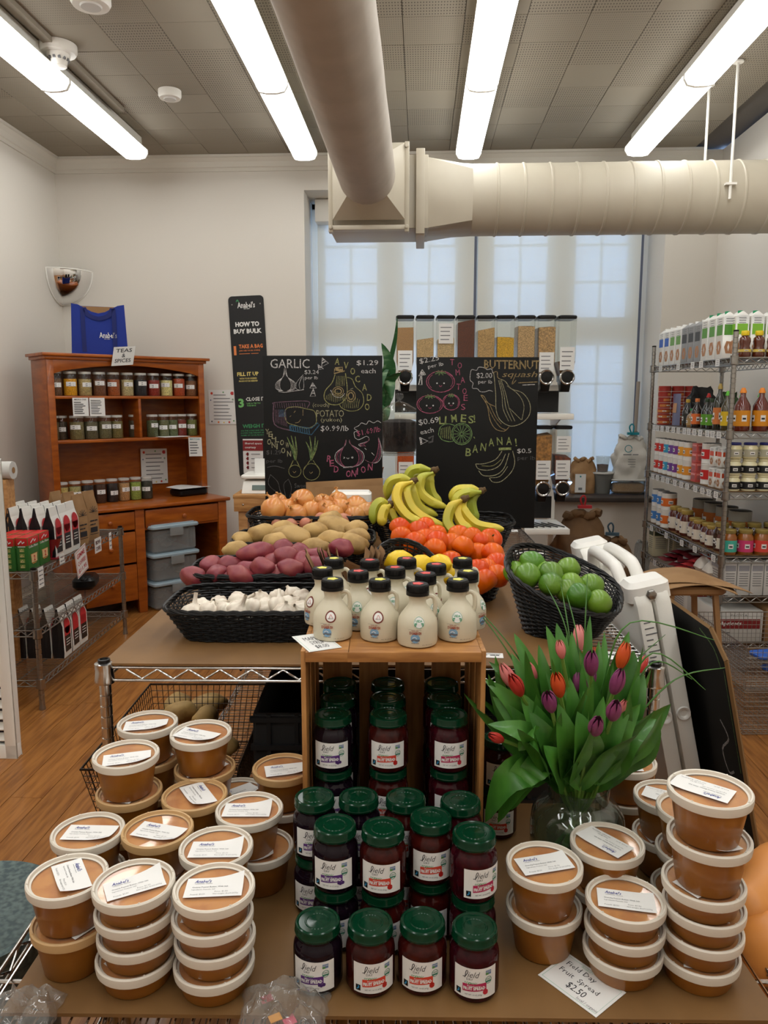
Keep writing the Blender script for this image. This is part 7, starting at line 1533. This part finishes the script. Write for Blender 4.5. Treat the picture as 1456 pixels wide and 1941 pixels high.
# ---------------------------------------------------------------- right shelving and its goods
SX, SD_ = 1.79, 4.0; SL = [.20, .455, .67, 1.012, 1.33, 1.71]; so = CF(SX, SD_)
sh = spawn2('wire_shelving', wire_parts(.46, 1.2, SL, 1.84, gap=.03, deck='y', mats='chrome_dull', wave=.06), 'tall chrome wire shelving of groceries by the right wall', 'shelf', so, YAW)
def SP_(x, y, z): return so + Vector((x * cos(YAW) - y * sin(YAW), x * sin(YAW) + y * cos(YAW), z))
tg = MB('paper').box((-.016, 0, -.022), (.001, .052, .036)); 
for k in range(3): tg.stroke([(-.018, -.012 - k * .009), (.012, -.012 - k * .009)], .003, 'ink_grey', lambda a, b: Vector((-.0172, a, b)), 0)
tgm = tg.mesh('tag', smooth=0); r = random.Random(2)
for z, n in ((SL[5], 5), (SL[4], 13), (SL[3], 11), (SL[2], 5), (SL[1], 3)):
    for k in range(n): ob('price_tag', tgm, sh, (0, .06 + 1.08 * (k + .5 * r.random()) / n, z))
for z in (SL[3], SL[2]): thing('shelf_liner', f'brown hardboard liner on the {"upper" if z > 1 else "lower"} grocery shelf', 'board', SP_(0, 0, z + .003), YAW, mesh=MB('hardboard').box((.23, .6, 0), (.43, 1.16, .004)).mesh('l'))
CACHE = {}
def good(kind, x, y, z, col, lab, grp, s=(1, 1, 1), rz=0, cap=None, band=None):
    """packaged goods: carton, can, jar, bottle, box, pouch, bear"""
    if z in (SL[3], SL[2]) or (z > SL[3] and z < SL[4]) or (z > SL[2] and z < SL[3]): z += .005
    key = (kind, col, s, cap, band)
    if key not in CACHE:
        a, b, h = s; m = flat(col, .45); pts = []
        cm = flat(cap, .4) if cap else None; bm_ = flat(band, .45) if band else None
        if kind == 'carton':
            mb = MB(m).box((0, 0, h * .44), (a, b, h * .88)); mb.add([(-a / 2, -b / 2, h * .88), (a / 2, -b / 2, h * .88), (a / 2, b / 2, h * .88), (-a / 2, b / 2, h * .88), (0, -b / 2, h * .985), (0, b / 2, h * .985)], [(0, 1, 4), (2, 3, 5), (1, 2, 5, 4), (3, 0, 4, 5)])
            pts.append(('carton', mb.mesh('c', bevel=.001)))
            l = MB(bm_ or m)
            for fx in (lambda u, v: Vector((-a / 2 - .0008, u, v)), lambda u, v: Vector((u, -b / 2 - .0008, v))):
                wd = b if fx(0, 0).x < 0 else a; l.grid(lambda u, v: fx((u - .5) * wd * .8, h * (.5 + v * .22)), 1, 1, bm_); l.stroke([(wd * .22 * cos(q), h * .24 + h * .12 * sin(q)) for q in (0, 1, 2, 3.1, 4.2, 5.2)], wd * .26, flat((176, 128, 92), .6), fx, 1, True)
                for k in range(3): l.stroke([(-wd * .3, h * (.84 - .05 * k)), (wd * .25, h * (.84 - .05 * k))], h * .012, 'ink_grey', fx, 0)
            pts.append(('label', l.mesh('l', smooth=0)))
            if cm: pts.append(('cap', MB(cm).cyl((0, -b * .1, h * .93), (0, -b * .1, h * 1.0), .014, n=12).mesh('k')))
        elif kind in ('can', 'jar', 'bottle', 'bear'):
            if kind == 'can': pr = [(0, 0), (a * .97, 0), (a, .003), (a * .98, .006), (a * .98, h - .006), (a, h - .003), (a * .97, h), (a * .92, h - .004), (0, h - .004)]
            elif kind == 'jar': pr = [(0, 0), (a * .92, 0), (a, .006), (a, h * .70), (a * .82, h * .80), (a * .78, h * .86)]
            elif kind == 'bottle': pr = [(0, 0), (a * .95, 0), (a, .005), (a, h * .58), (a * .8, h * .66), (a * .36, h * .80), (a * .34, h * .92)]
            else: pr = [(0, 0), (a * .9, 0), (a, .01), (a * .95, h * .25), (a * .75, h * .42), (a * .9, h * .60), (a * .85, h * .72), (a * .5, h * .80), (a * .5, h * .84)]
            mm = m if kind == 'can' else MATS.get('gl_%d_%d_%d' % col) or mat('gl_%d_%d_%d' % col, col, .15, coat=1)
            pts.append((('can' if kind == 'can' else 'bottle' if kind != 'jar' else 'jar'), MB(mm).lathe(pr, 22).mesh('b', smooth=45)))
            if cm:
                z0, z1, rr_ = {'can': (h - .004, h + .002, a * .98), 'jar': (h * .84, h, a * .86), 'bottle': (h * .88, h, a * .42), 'bear': (h * .82, h, a * .62)}[kind]; pts.append(('cap', MB(cm).lathe([(rr_ * .96, z0), (rr_, z0 + .002), (rr_, z1 - .003), (rr_ * .92, z1), (0, z1)] if kind != 'bottle' or h < .2 else [(rr_, z0), (rr_, z1 - .02), (rr_ * .5, z1), (0, z1)], 18).mesh('k')))
            if bm_:
                l = MB(bm_); z0, z1 = {'can': (.25, .72), 'jar': (.12, .58), 'bottle': (.12, .48), 'bear': (.2, .3)}[kind]; rr_ = a * 1.012 + .0004
                l.grid(lambda u, v: Vector((-rr_ * cos((u - .5) * 3.8 + .7), rr_ * sin((u - .5) * 3.8 - .7 + 0) * 1, h * (z0 + (z1 - z0) * v))) if False else Vector((rr_ * cos(pi + .8 + (u - .5) * 4.2), rr_ * sin(pi + .8 + (u - .5) * 4.2), h * (z0 + (z1 - z0) * v))), 14, 1)
                for q in (pi + .1, pi + 1.45):
                    l.grid(lambda u, v: Vector(((rr_ + .0006) * cos(q + (u - .5) * .6), (rr_ + .0006) * sin(q + (u - .5) * .6), h * (z0 + (z1 - z0) * (.3 + .4 * v)))), 3, 1, 'paper'); l.grid(lambda u, v: Vector(((rr_ + .001) * cos(q + (u - .5) * .4), (rr_ + .001) * sin(q + (u - .5) * .4), h * (z0 + (z1 - z0) * (.42 + .12 * v)))), 3, 1, 'ink')
                pts.append(('label', l.mesh('l', smooth=60)))
        elif kind == 'box':
            pts.append(('box', MB(m).box((0, 0, h / 2), (a, b, h)).mesh('b', bevel=.001))); l = MB(bm_ or m)
            for fx, wd in ((lambda u, v: Vector((-a / 2 - .0012, u, v)), b), (lambda u, v: Vector((u, -b / 2 - .0012, v)), a)):
                l.grid(lambda u, v: fx((u - .5) * wd * .86, h * (.72 + v * .16)), 1, 1, bm_)
                for k in range(6): l.stroke([(-wd * .36, h * (.64 - .07 * k)), (wd * .36, h * (.64 - .07 * k))], h * .022, 'ink_grey', fx, 0)
            pts.append(('print', l.mesh('l', smooth=0)))
        else:
            mb = MB(m); mb.grid(lambda u, v: Vector(((u - .5) * a, (v - .5) * b, h * .5 + h * .5 * sin(pi * u) ** .5 * sin(pi * v) ** .5)), 8, 8); mb.grid(lambda u, v: Vector(((.5 - u) * a, (v - .5) * b, h * .5 - h * .5 * sin(pi * u) ** .5 * sin(pi * v) ** .5)), 8, 8)
            pts.append(('pouch', mb.mesh('p'))); l = MB(bm_ or 'paper').grid(lambda u, v: Vector(((u - .7) * a * .5, (v - .5) * b * .5, h * 1.0 + .002)), 1, 1); pts.append(('label', l.mesh('l', smooth=0)))
        CACHE[key] = pts
    spawn(kind if kind in ('carton', 'can', 'jar', 'box', 'pouch') else 'bottle', CACHE[key], lab, {'bear': 'bottle'}.get(kind, kind), SP_(x, y, z), YAW + rz, grp)
W_ = (228, 226, 220)
def side(k, n): return 'farthest back' if k == 0 else 'nearest the front post' if k == n - 1 else f'{ORD[k]} from the back'
for k, (c, b) in enumerate(((W_, (40, 90, 180)), (W_, (40, 90, 180)), (W_, (110, 160, 80)), (W_, (110, 160, 80)), ((150, 150, 150), (60, 60, 62)), ((150, 150, 150), (60, 60, 62)), ((150, 150, 150), (60, 60, 62)), (W_, (90, 150, 60)), (W_, (90, 150, 60)), (W_, (90, 150, 60)))):
    good('carton', .05, 1.12 - k * .098, SL[5], c, f'drink carton on the top shelf, {side(k, 10)}', 'cartons on the top shelf', (.065, .085, .235 if k < 7 else .25), 0, (240, 240, 238) if k < 7 else (30, 140, 90), b)
for k in range(4): good('carton', .10 + .08 * k, .215 - .02, SL[5], W_, f'green-capped carton behind the honey bottles, {ORD[k]} from the post', 'green-capped cartons', (.07, .085, .25), 0, (30, 140, 90), (130, 190, 60))
for k in range(4): good('bear', .075 + .072 * k, .06, SL[5], (88, 34, 8), f'small dark honey bottle with yellow cap on the top shelf, {ORD[k]} from the post', 'honey bottles on the top shelf', (.032, .032, .135), 0, (226, 196, 30), (216, 190, 90))
RC = (158, 44, 34)
for j in range(3):
    for k in range(7): good('can', .05 + .085 * j, 1.10, SL[4] + .036 * k, RC, f'flat red tin in the {["aisle-side", "middle", "inner"][j]} stack at the back, {ORD[6 - k]} from the top', 'stacked red tins', (.040, .040, .034), .6 * k, None, (196, 120, 60))
thing('food_pouch', 'bluish food pouch standing before the red tins', 'pouch', SP_(.08, .96, SL[4]), YAW, mesh=MB(flat((110, 112, 140), .4)).grid(lambda u, v: Vector((-.018 * sin(pi * u) * (1 - v) ** .5, (u - .5) * .13, .20 * v)), 8, 8).grid(lambda u, v: Vector((.02 * sin(pi * u) * (1 - v) ** .5, (.5 - u) * .13, .20 * v)), 8, 8).grid(lambda u, v: Vector((-.021 * sin(pi * (.3 + .4 * u)) * (.6 - .3 * v) ** .5, (u - .5) * .06, .08 + .06 * v)), 4, 4, flat((196, 150, 110), .5)).mesh('p'))
for y, hh_, c, cp, b, wd in ((.70, .165, (20, 16, 16), (196, 160, 60), (40, 40, 36), 'black sauce bottle with gold cap'), (.63, .11, (130, 100, 60), (30, 140, 70), (170, 140, 90), 'short bottle with green cap'), (.56, .17, (34, 20, 18), (226, 130, 70), (220, 110, 50), 'bottle with peach-orange cap'), (.50, .20, (24, 18, 18), (196, 40, 36), (30, 24, 24), 'bottle with red cap'), (.42, .17, (20, 20, 16), (40, 60, 36), (90, 150, 40), 'dark bottle with green label'), (.35, .17, (20, 20, 16), (40, 60, 36), (90, 150, 40), 'second dark bottle with green label'), (.26, .25, (26, 28, 16), (176, 150, 80), (206, 120, 60), 'tall bottle with straw-wrapped neck'), (.16, .21, (60, 50, 20), (90, 180, 50), (214, 180, 30), 'bottle with yellow label and green cap')):
    good('bottle', .05 if y != .50 else .09, y, SL[4], c, f'{wd} on the second shelf', 'sauce bottles on the second shelf', (.030, .030, hh_), 0, cp, b)
thing('black_food_bag', 'black glossy food bag behind the sauce bottles', 'bag', SP_(.17, .80, SL[4]), YAW, mesh=sackf(.16, .14, .24, 'black_plastic', 4, amp=.02).mesh('b'))
thing('seaweed_bag', 'dark green mottled bag behind the bottles on the second shelf', 'bag', SP_(.16, .40, SL[4]), YAW, mesh=sackf(.12, .10, .20, mat('seaweed', (50, 80, 30), .6, col2=(16, 24, 14), scale=60), 6, amp=.02).mesh('b'))
for k in range(3): good('bottle', .085 + .098 * k, .06, SL[4], (96, 30, 16), f'large honey bottle with orange spout and honeycomb label, {ORD[k]} from the post', 'large honey bottles', (.040, .040, .225), 0, (236, 140, 40), (212, 138, 26))
for k in range(2): good('bottle', .13 + .098 * k, .17, SL[4], (70, 60, 24), f'green-capped bottle behind the large honey bottles, {ORD[k]} from the post', 'bottles behind the honey', (.032, .032, .20), 0, (90, 180, 50), (214, 180, 30))
cc = [(206, 60, 50), (200, 50, 50), (60, 160, 200), (110, 70, 150), (120, 60, 140), (226, 160, 50), (226, 150, 50)]
for k, b in enumerate(cc):
    for j in range(2): good('can', .05, 1.12 - k * .082, SL[3] + .112 * j, W_, f'{"upper" if j else "lower"} white food tin on the middle shelf, {side(k, 8)}', 'white tins on the middle shelf', (.038, .038, .111), 0, (60, 60, 60) if j else None, b)
for j in range(4): good('box', .06, .50, SL[3] + .056 * j, (206, 92, 86), f'coral red carton in the column on the middle shelf, {ORD[3 - j]} from the top', 'coral cartons', (.07, .07, .055), 0, None, (230, 150, 140))
for j in range(2): good('can', .07, .37, SL[3] + .116 * j, W_, f'{"upper" if j else "lower"} wide tin with red label near the front', 'wide tins', (.052, .052, .115), 0, (60, 60, 60) if j else None, (200, 40, 40))
for k in range(2):
    for j in range(2): good('carton', .045 + k * .01, .24 - .075 * k, SL[3] + (.115 * j), W_, f'{"upper" if j else "lower"} small carton with tomato print, {"outer" if k else "inner"}', 'small tomato cartons', (.055, .06, .113), 0, None, (214, 80, 40))
for k in range(4):
    for j in range(3): good('jar', .055 + .084 * k, .055, SL[3] + .085 * j, (216, 206, 160) if j == 2 else (226, 218, 178), f'{["bottom", "middle", "top"][j]} cream jar at the end of the middle shelf, {ORD[k]} from the post', 'cream jars', (.039, .039, .084), 0, (40, 44, 110) if j == 2 else (224, 216, 176), (176, 172, 150) if j == 2 else (26, 26, 26))
for k, b in enumerate(((70, 130, 200), (70, 130, 200), (220, 110, 40))):
    for j in range(2): good('can', .05, 1.12 - k * .10, SL[2] + .112 * j, W_, f'{"upper" if j else "lower"} tin at the back of the fourth shelf, {side(k, 6)}', 'tins on the fourth shelf', (.040 if k < 2 else .048, .040, .111), 0, (50, 50, 52) if j else None, b)
for k in range(4): good('can', .22, .80 - .17 * k, SL[2], (150, 146, 136), f'wide dark-lidded tin behind the sauce jars, {side(k, 5)}', 'wide tins on the fourth shelf', (.062, .062, .20), 0, (40, 40, 42), (180, 100, 40))
for k in range(8): good('jar', .05 + (.012 if k % 2 else 0), .80 - k * .094, SL[2], (84, 24, 12), f'red sauce jar with gold lid, {side(k, 8)}', 'sauce jars', (.040, .040, .155 if k < 3 else .125), 0, (176, 150, 80), (222, 214, 200))
lc = [(70, 180, 160), (206, 60, 110), (216, 70, 60), (214, 60, 60)]
for k in range(4):
    good('jar', .055 + .088 * k, .05, SL[2], (150, 84, 20), f'gold-lidded jar with a {["turquoise", "pink", "red", "coral"][k]} label at the shelf end', 'bright labelled jars', (.041, .041, .135), 0, (150, 130, 70), lc[k]); good('jar', .06 + .088 * k, .15, SL[2], (60, 30, 14), f'gold-lidded jar behind the {["turquoise", "pink", "red", "coral"][k]} labelled one', 'bright labelled jars, second row', (.041, .041, .155), 0, (150, 130, 70), (60, 40, 30))
good('box', .06, 1.10, SL[1], (196, 190, 160), 'patterned cream pasta box on the low shelf', 'pasta boxes', (.10, .09, .19), 0, None, (60, 70, 50)); good('box', .19, 1.08, SL[1], (196, 190, 160), 'second cream pasta box behind the first', 'pasta boxes', (.10, .09, .19), 0, None, (60, 70, 50))
for k in range(9): good('pouch', .09 + .03 * (k % 3), .90 - .15 * (k // 3) - .02 * (k % 3), SL[1] + .028 * (k % 3), (118, 30, 40) if k < 6 else (200, 60, 66), f'{"dark red bean" if k < 6 else "coral red"} pouch lying on the low shelf, {ORD[k]} counted from the back', 'pouches on the low shelf', (.17, .13, .03), .3 * k, None, (206, 200, 196))
for k in range(2): good('pouch', .06, .32 - .12 * k, SL[1] + .02, (214, 206, 196), f'pale bag with red print on the low shelf, {"inner" if k == 0 else "outer"}', 'pale bags', (.12, .10, .14), 0, None, (196, 60, 50))
for k in range(5): good('box', .060 + .072 * k, .10, SL[1], (204, 202, 198), f'white printed carton at the end of the low shelf, {ORD[k]} from the post', 'white printed cartons', (.066, .17, .185), 0, None, (150, 150, 156))
# boxes on the lowest shelf
t = thing('apricot_box', 'white box with red band reading Apricots on the lowest shelf', 'box', SP_(.125, .16, SL[0]), YAW); ob('box', MB('paper_dim').box((0, 0, .085), (.25, .30, .17)).mesh('b', bevel=.002), t)
mb = MB(RB); f_ = lambda a, b: Vector((a, -.1512, b)); mb.grid(lambda u, v: f_(-.125 + u * .235, .07 + v * .055), 1, 1, RB); mb.text('Apricots', -.11, .085, .12, .028, 'paper', lambda a, b: Vector((a, -.152, b)), bold=.03, shear=.2); mb.text('PAGYSA', -.05, .140, .09, .012, 'ink_grey', f_); mb.text('~', -.11, .045, .06, .010, 'ink', f_)
ob('print', mb.mesh('p', smooth=0), t)
t = thing('cardboard_box', 'plain cardboard box right of the apricot box', 'box', SP_(.36, .16, SL[0]), YAW); ob('box', MB('cardboard').box((0, 0, .09), (.19, .30, .18)).mesh('b', bevel=.002), t); ob('print', MB(flat((150, 50, 44), .6)).stroke([(-.06, .05), (-.03, .12), (.02, .12), (.06, .05), (.0, .03)], .004, None, f_, 2).mesh('p', smooth=0), t)
good('box', .13, .62, SL[0], (206, 204, 200), 'large white carton deeper on the lowest shelf', 'cartons on the lowest shelf', (.24, .36, .19), 0, None, (150, 40, 44))
# wire baskets stacked on the floor at the right
for k in range(2): wire_basket(f'chrome wire basket stacked on the floor at the right, {"lower" if k == 0 else "upper"} one', CF(1.845, 3.56, .005 + .205 * k), YAW, .48, .58, .20, .022, 'chrome_dull', group='wire baskets on the floor', fl=.96)
for k, (x, dz) in enumerate(((1.84, .305), (1.90, .235))): thing('blue_packet', f'small blue packet in the upper wire basket, {"top" if k == 0 else "lower"} one', 'packet', CF(x, 3.50, dz), YAW + .2, mesh=MB(flat((44, 96, 190), .4)).rbox((0, 0, 0), (.20, .10, .02), .02).mesh('p'))
# squashes in a cardboard box by the front rack
bx0 = CF(.805, 1.27)
t = thing('squash_box', 'open cardboard box holding butternut squash at the right edge', 'box', bx0, YAW); c = MB('cardboard')
for sx, sy in ((-1, 0), (1, 0), (0, -1), (0, 1)): c.box((sx * .15, sy * .22, .25), (.006 if sx else .30, .006 if sy else .44, .50))
c.box((0, 0, .40), (.30, .44, .006)); ob('box', c.mesh('b'), t)
def squash(s):
    pr = [(0, -.10), (.03, -.098), (.058, -.08), (.072, -.045), (.070, -.01), (.052, .03), (.042, .07), (.040, .11), (.034, .13), (.012, .138)]; return [('body', MB('squash').lathe([(r_ * s, z * s) for r_, z in pr], 36).mesh('s', smooth=80)), ('stem', MB('banana_tip').lathe([(.014 * s, .134 * s), (.009 * s, .15 * s), (.011 * s, .165 * s), (0, .166 * s)], 8).mesh('st'))]
SQ = squash(1.05)
x, D, z = cD(1472, 1688, 1.31); spawn('butternut_squash', SQ, 'smooth tan butternut squash at the right edge, upper one', 'squash', CF(x, D, z), (1.45, .2, YAW - .9), 'squashes in the box')
x, D, z = cD(1500, 1835, 1.16); spawn('butternut_squash', SQ, 'tan butternut squash barely in view, lower one', 'squash', CF(x, D, z), (1.5, .1, YAW + .4), 'squashes in the box')
